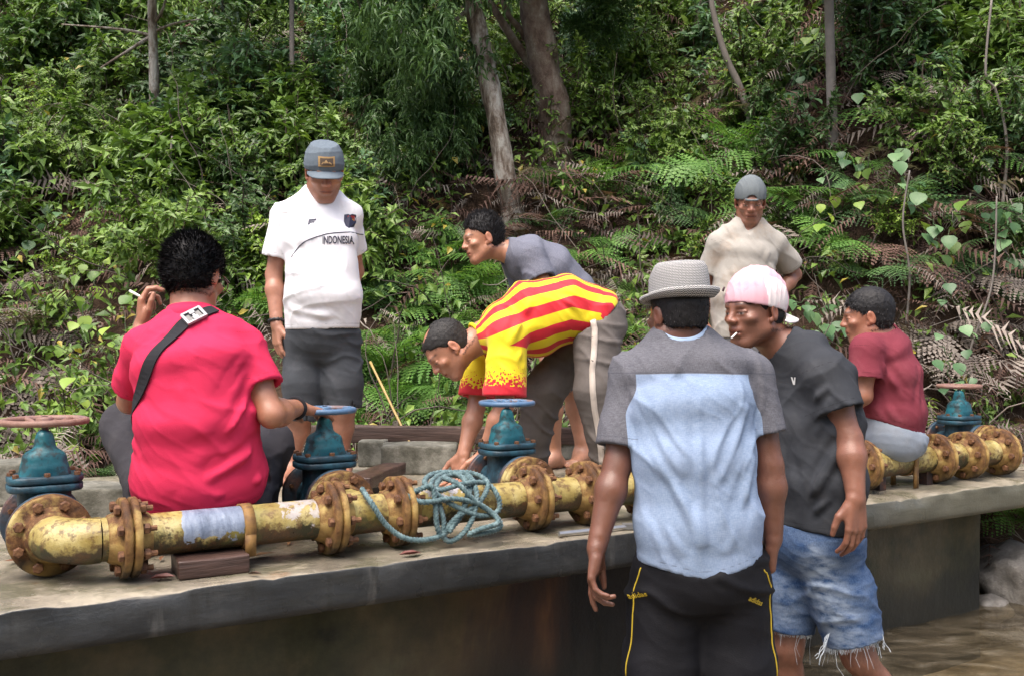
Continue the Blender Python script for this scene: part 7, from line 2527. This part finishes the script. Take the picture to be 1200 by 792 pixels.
    hm.set(color=hm.mix(f, (.50, .49, .48), (.035, .035, .04)), rough=.85)
    hm.bump(hm.noise(500, 2), .3, .003)
    n = 56
    prof = [(.103, .024, 0), (.101, .020, 1), (.090, .017, 1), (.082, .018, 1), (.0795, .026, 1), (.079, .045, 1), (.077, .075, 1), (.073, .100, 1), (.066, .114, 1), (.048, .117, 1), (.022, .108, 1), (.001, .105, 1)]
    inn = [(.101, .016, 0), (.088, .012, 0), (.076, .014, 0), (.074, .05, 0)]
    rows = list(reversed(inn)) + [p[:2] + (0,) for p in prof]
    vv, at_ = [], []
    acc = 0
    allr = [(r, z) for r, z, *_ in list(reversed(inn))] + [(r, z) for r, z, _ in prof]
    for k, (r, z) in enumerate(allr):
        if k: acc += math.hypot(r - allr[k - 1][0], z - allr[k - 1][1])
        for i in range(n):
            t = 2 * math.pi * i / n
            front = math.sin(t)
            rr = r * (1.0 + 0.20 * abs(front) ** 2)
            zz = z
            if r > .085: zz += (.020 if front < 0 else -.006) * abs(front) * (r - .085) / .018 + .004 * math.cos(2 * t)
            if z > .09: zz -= 0.010 * (front > 0) * front; rr *= 1 - 0.10 * max(0, front) * abs(math.cos(t))
            if r < .05 and z > .1: zz -= .006
            vv.append((rr * math.cos(t), rr * math.sin(t) - .012, zz + .030))
            at_.append((t / (2 * math.pi) * 120, acc / .0044, 0))
    m_ = len(allr)
    vv = H.c + (np.array(vv) * 1.0) @ H.R.T @ np.eye(3)
    i = np.arange(m_ - 1)[:, None] * n; j = np.arange(n)[None, :]
    q = np.stack([i + j, i + (j + 1) % n, i + n + (j + 1) % n, i + n + j], -1).reshape(-1, 4)
    link('trilby_hat', mesh_np('trilby_hat', vv - s.base, q, True, {'weave': np.array(at_)}), hm.m, s.root)
    return s

# ---- the man in the dark tee and backward pink cap
def build_dark():
    H = Head(P(884, 366, 3.25), (-.86, -.50, -.08), (0, 0, 1), 1.0)
    s = Person('man in a charcoal t-shirt, frayed denim shorts and backward pink and white cap', G(965, 3.25, 0.0), (0.22, 0.095, 0.060), H)
    s.neck(P(916, 408, 3.28), .062, .057)
    s.torso([(P(958, 630, 3.22), .162, .120), (P(956, 565, 3.22), .160, .122), (P(952, 500, 3.24), .170, .122), (P(946, 450, 3.26), .172, .112), (P(932, 420, 3.27), .125, .088), (P(919, 407, 3.28), .085, .074)], [(.62, -.78, 0)] * 6)
    s.arm('L', P(966, 436, 3.14), P(996, 514, 3.08), P(1003, 584, 3.02), (-.02, -.08, -1), (-.45, .85, 0), 1.02, hand=dict(curl=(.25, .45, .3), spread=.03, sc=1.05), m=1.05)
    s.arm('R', P(908, 436, 3.40), P(902, 525, 3.44), P(898, 598, 3.40), (0, 0, -1), (.5, -.8, 0), 1.0)
    s.leg('L', P(966, 650, 3.20), P(1006, 768, 3.20), G(1072, 3.30, .085), (.1, -1), 1.0)
    s.leg('R', P(934, 650, 3.32), P(922, 756, 3.30), G(915, 3.38, .085), (-.7, -.8), 1.0)
    s.build_body(SKIN, h=.009, hh=.0034, stubble=.45)
    dk = cloth_mat('faded_black_cotton', (0.034, 0.037, 0.044), .18, (.06, .062, .068), .6)
    cr = [(P(975, 470, 3.06), P(930, 560, 3.1), .014, .008), (P(985, 520, 3.08), P(940, 600, 3.08), .014, .008), (P(920, 440, 3.14), P(935, 520, 3.1), .016, .006), (P(990, 560, 3.1), P(945, 610, 3.08), .012, .007),
          (P(968, 455, 3.05), P(940, 480, 3.1), .012, .006), (P(915, 500, 3.16), P(930, 590, 3.12), .014, .006)]
    s.shirt(dk.m, {'L': (.60, .070, .084), 'R': (.6, .068, .08)}, hem=(P(957, 618, 3.22), (-.10, 0, -1)), neck_r=.064, folds=fold_fn(.005, ((.7, .2, .7), (.5, .3, -.7)), 26, .007, 71.0, cr), sk=.062, h=.0065)
    v, q, n = s.last
    bv = bvh_of(v, q)
    mk = np.array([(-.010, .012), (-.004, .012), (.002, -.002), (.004, .012), (.010, .012), (.006, -.012), (-.002, -.012)])
    fd = nrm(V3(-.78, -.62, 0))
    decal('chest_logo', mk, [list(range(7))], P(909, 447, 3.1), nrm(V3(.62, -.78, 0)), V3(0, 0, 1), -fd, bv, simple_mat('white_print', (.6, .6, .6), .7, bump=0), s.root, s.base, .003)
    m = Mat('washed_denim')
    fade = m.attr('fade')
    tw = m.noise(500, 2, vec=m.coord(scale=(1, 1, .25)))
    base = m.mix(m.ramp(tw, [(.35, 0), (.65, 1)]), (0.018, 0.045, 0.12), (0.055, 0.105, 0.215))
    wh = m.math('MULTIPLY', fade, m.ramp(m.noise(16, 5, .6, vec=m.coord(scale=(1, 1, 2.2))), [(.32, 0), (.62, 1)]))
    m.set(color=m.mix(wh, base, (.42, .50, .60)), rough=.9, spec=.2)
    m.bump(m.math('ADD', m.noise(600, 2), m.math('MULTIPLY', m.noise(30, 4, dist=.7), 2.0)), .45, .004)
    hL, kL = P(964, 640, 3.2), P(1000, 750, 3.18)
    hR, kR = P(932, 640, 3.33), P(923, 738, 3.30)
    def at(v):
        def line(A, B, r):
            ba = B - A
            t = np.clip(((v - A) @ ba) / (ba @ ba), 0, 1)
            return np.exp(-(np.linalg.norm(v - A - t[:, None] * ba, axis=1) / r) ** 2)
        f = line(P(958, 690, 3.08), P(978, 742, 3.06), .075) + .7 * line(P(930, 660, 3.1), P(985, 665, 3.05), .02) + .5 * line(P(950, 640, 3.1), P(992, 700, 3.05), .018) + .4 * line(P(915, 680, 3.2), P(918, 730, 3.2), .05)
        f = f + 0.9 * sstep(.03, .0, np.abs(((v - kL) @ nrm(kL - hL)))) * .5 + .12
        return {'fade': np.clip(f, 0, 1)}
    s.legs_cloth(m.m, [ellip(P(952, 632, 3.24), np.stack([nrm(V3(.62, -.78, 0)), nrm(V3(.78, .62, 0)), V3(0, 0, 1)], 1), (.165, .13, .12))],
                 [[(hL, .106), (P(984, 695, 3.19), .100), (kL, .095)], [(hR, .102), (P(926, 690, 3.31), .094), (kR, .082)]],
                 folds=fold_fn(.006, ((.1, 0, 1), (.6, 0, .8), (-.6, 0, .8)), 30, .006, 19.0), attrs=at, name='shorts', h=.006)
    # frayed hems
    rg = np.random.default_rng(4)
    fr = MB()
    for (K, Hh, r) in ((kL, hL, .094), (kR, hR, .081)):
        ax = nrm(K - Hh); u, v2, _ = frame_for(ax)
        for k in range(420):
            a = rg.uniform(0, 2 * math.pi)
            p = K + (math.cos(a) * u + math.sin(a) * v2) * (r - .004) - ax * .006
            L = rg.uniform(.004, .016)
            if rg.random() < .02: L = rg.uniform(.04, .09)
            e = p + ax * .4 * L + V3(rg.normal(0, .25), rg.normal(0, .25), -1) * L * .8
            mid = (p + e) / 2 + rg.normal(0, .12, 3) * L
            vv, q, t = tube_np([p, mid, e], [.0008, .0007, .0004], 3, False)
            fr.add(vv - s.base, q)
    # two loose hanks of thread
    for (a0, b0, c0, d0, Y) in ((972, 742, 962, 778, 3.07), (1028, 738, 1031, 765, 3.14), (970, 744, 958, 770, 3.07), (1026, 740, 1036, 762, 3.14), (1030, 740, 1030, 760, 3.13)):
        for k in range(3):
            A, B = P(a0, b0, Y), P(c0, d0, Y)
            tt = np.linspace(0, 1, 9)[:, None]
            pth = A + (B - A) * tt + np.cumsum(rg.normal(0, .003, (9, 3)), 0)
            vv, q, t = tube_np(pth, .0012, 4, False)
            fr.add(vv - s.base, q)
    o = link('frayed_threads', fr.mesh('frayed_threads', True), simple_mat('pale_thread', (.50, .55, .60), .9, bump=0), s.root)
    o['kind'] = 'stuff'
    s.hair(HAIR, front=(.084, .06), low=-.06, thick=.004, zmax=.05, strands=900, slen=.006)
    cmx = Mat('pink_white_cap')
    ps = cmx.attr('panel')
    stain = cmx.ramp(cmx.noise(20, 6, .65), [(.52, 0), (.72, .8)])
    pk = cmx.mix(stain, (.70, .40, .46), (.66, .26, .34))
    wt = cmx.mix(stain, (.74, .66, .66), (.66, .40, .44))
    cmx.set(color=cmx.mix(cmx.ramp(ps, [(.45, 0), (.55, 1)]), wt, pk), rough=.85)
    cmx.bump(cmx.noise(500, 2), .3, .003)
    def pan(v):
        l = H.loc(v)
        return {'panel': sstep(-.01, .01, .072 - np.abs(l[:, 0]) - .0 + .03 * (l[:, 1] > .02) + 0 * l[:, 2]) * .9}
    cap = cap_dome(s, cmx.m, front_h=.040, back_h=-.012, grow=.014, tall=.014, attrs=pan)
    wb = cloth_mat('grubby_white_brim', (.66, .63, .62), .06, (.50, .34, .34), .35)
    cap_brim(s, wb.m, cap, -1, z0=-.002, y0=.120, length=.070, w=.082, droop=.030, slope=.40)
    # little black eyelet mark on the cap front
    ev, eq = lathe_np([(.0001, .004), (.008, .004), (.009, 0)], 14, 'y')
    c = H.w(.045, .085, .082)
    fw = nrm(H.R @ V3(.42, .78, .45)); uu, vv3, _ = frame_for(fw)
    ev = c + ev[:, :1] * uu + ev[:, 2:] * vv3 + ev[:, 1:2] * fw - s.base
    link('cap_button', mesh_np('cap_button', ev, eq), simple_mat('dark_stitching', (.05, .02, .025), .7), cap)
    # cigarette in the mouth
    c0, c1 = H.w(-.012, .094, -.0605), H.w(-.036, .140, -.074)
    v, q, t = tube_np([c0, (c0 + c1) / 2, c1], .0030, 8)
    mb = MB(); mb.add(v - c0, q, t)
    cig = link('cigarette', mb.mesh('cigarette', True), simple_mat('cigarette_white', (.78, .76, .73), .8, bump=0), None, c0)
    tag(cig, 'white cigarette in the mouth of the man in the backward pink cap', 'cigarette')
    return s

for f in (build_pink, build_white, build_grey, build_striped, build_beige, build_maroon, build_hat, build_dark):
    f()
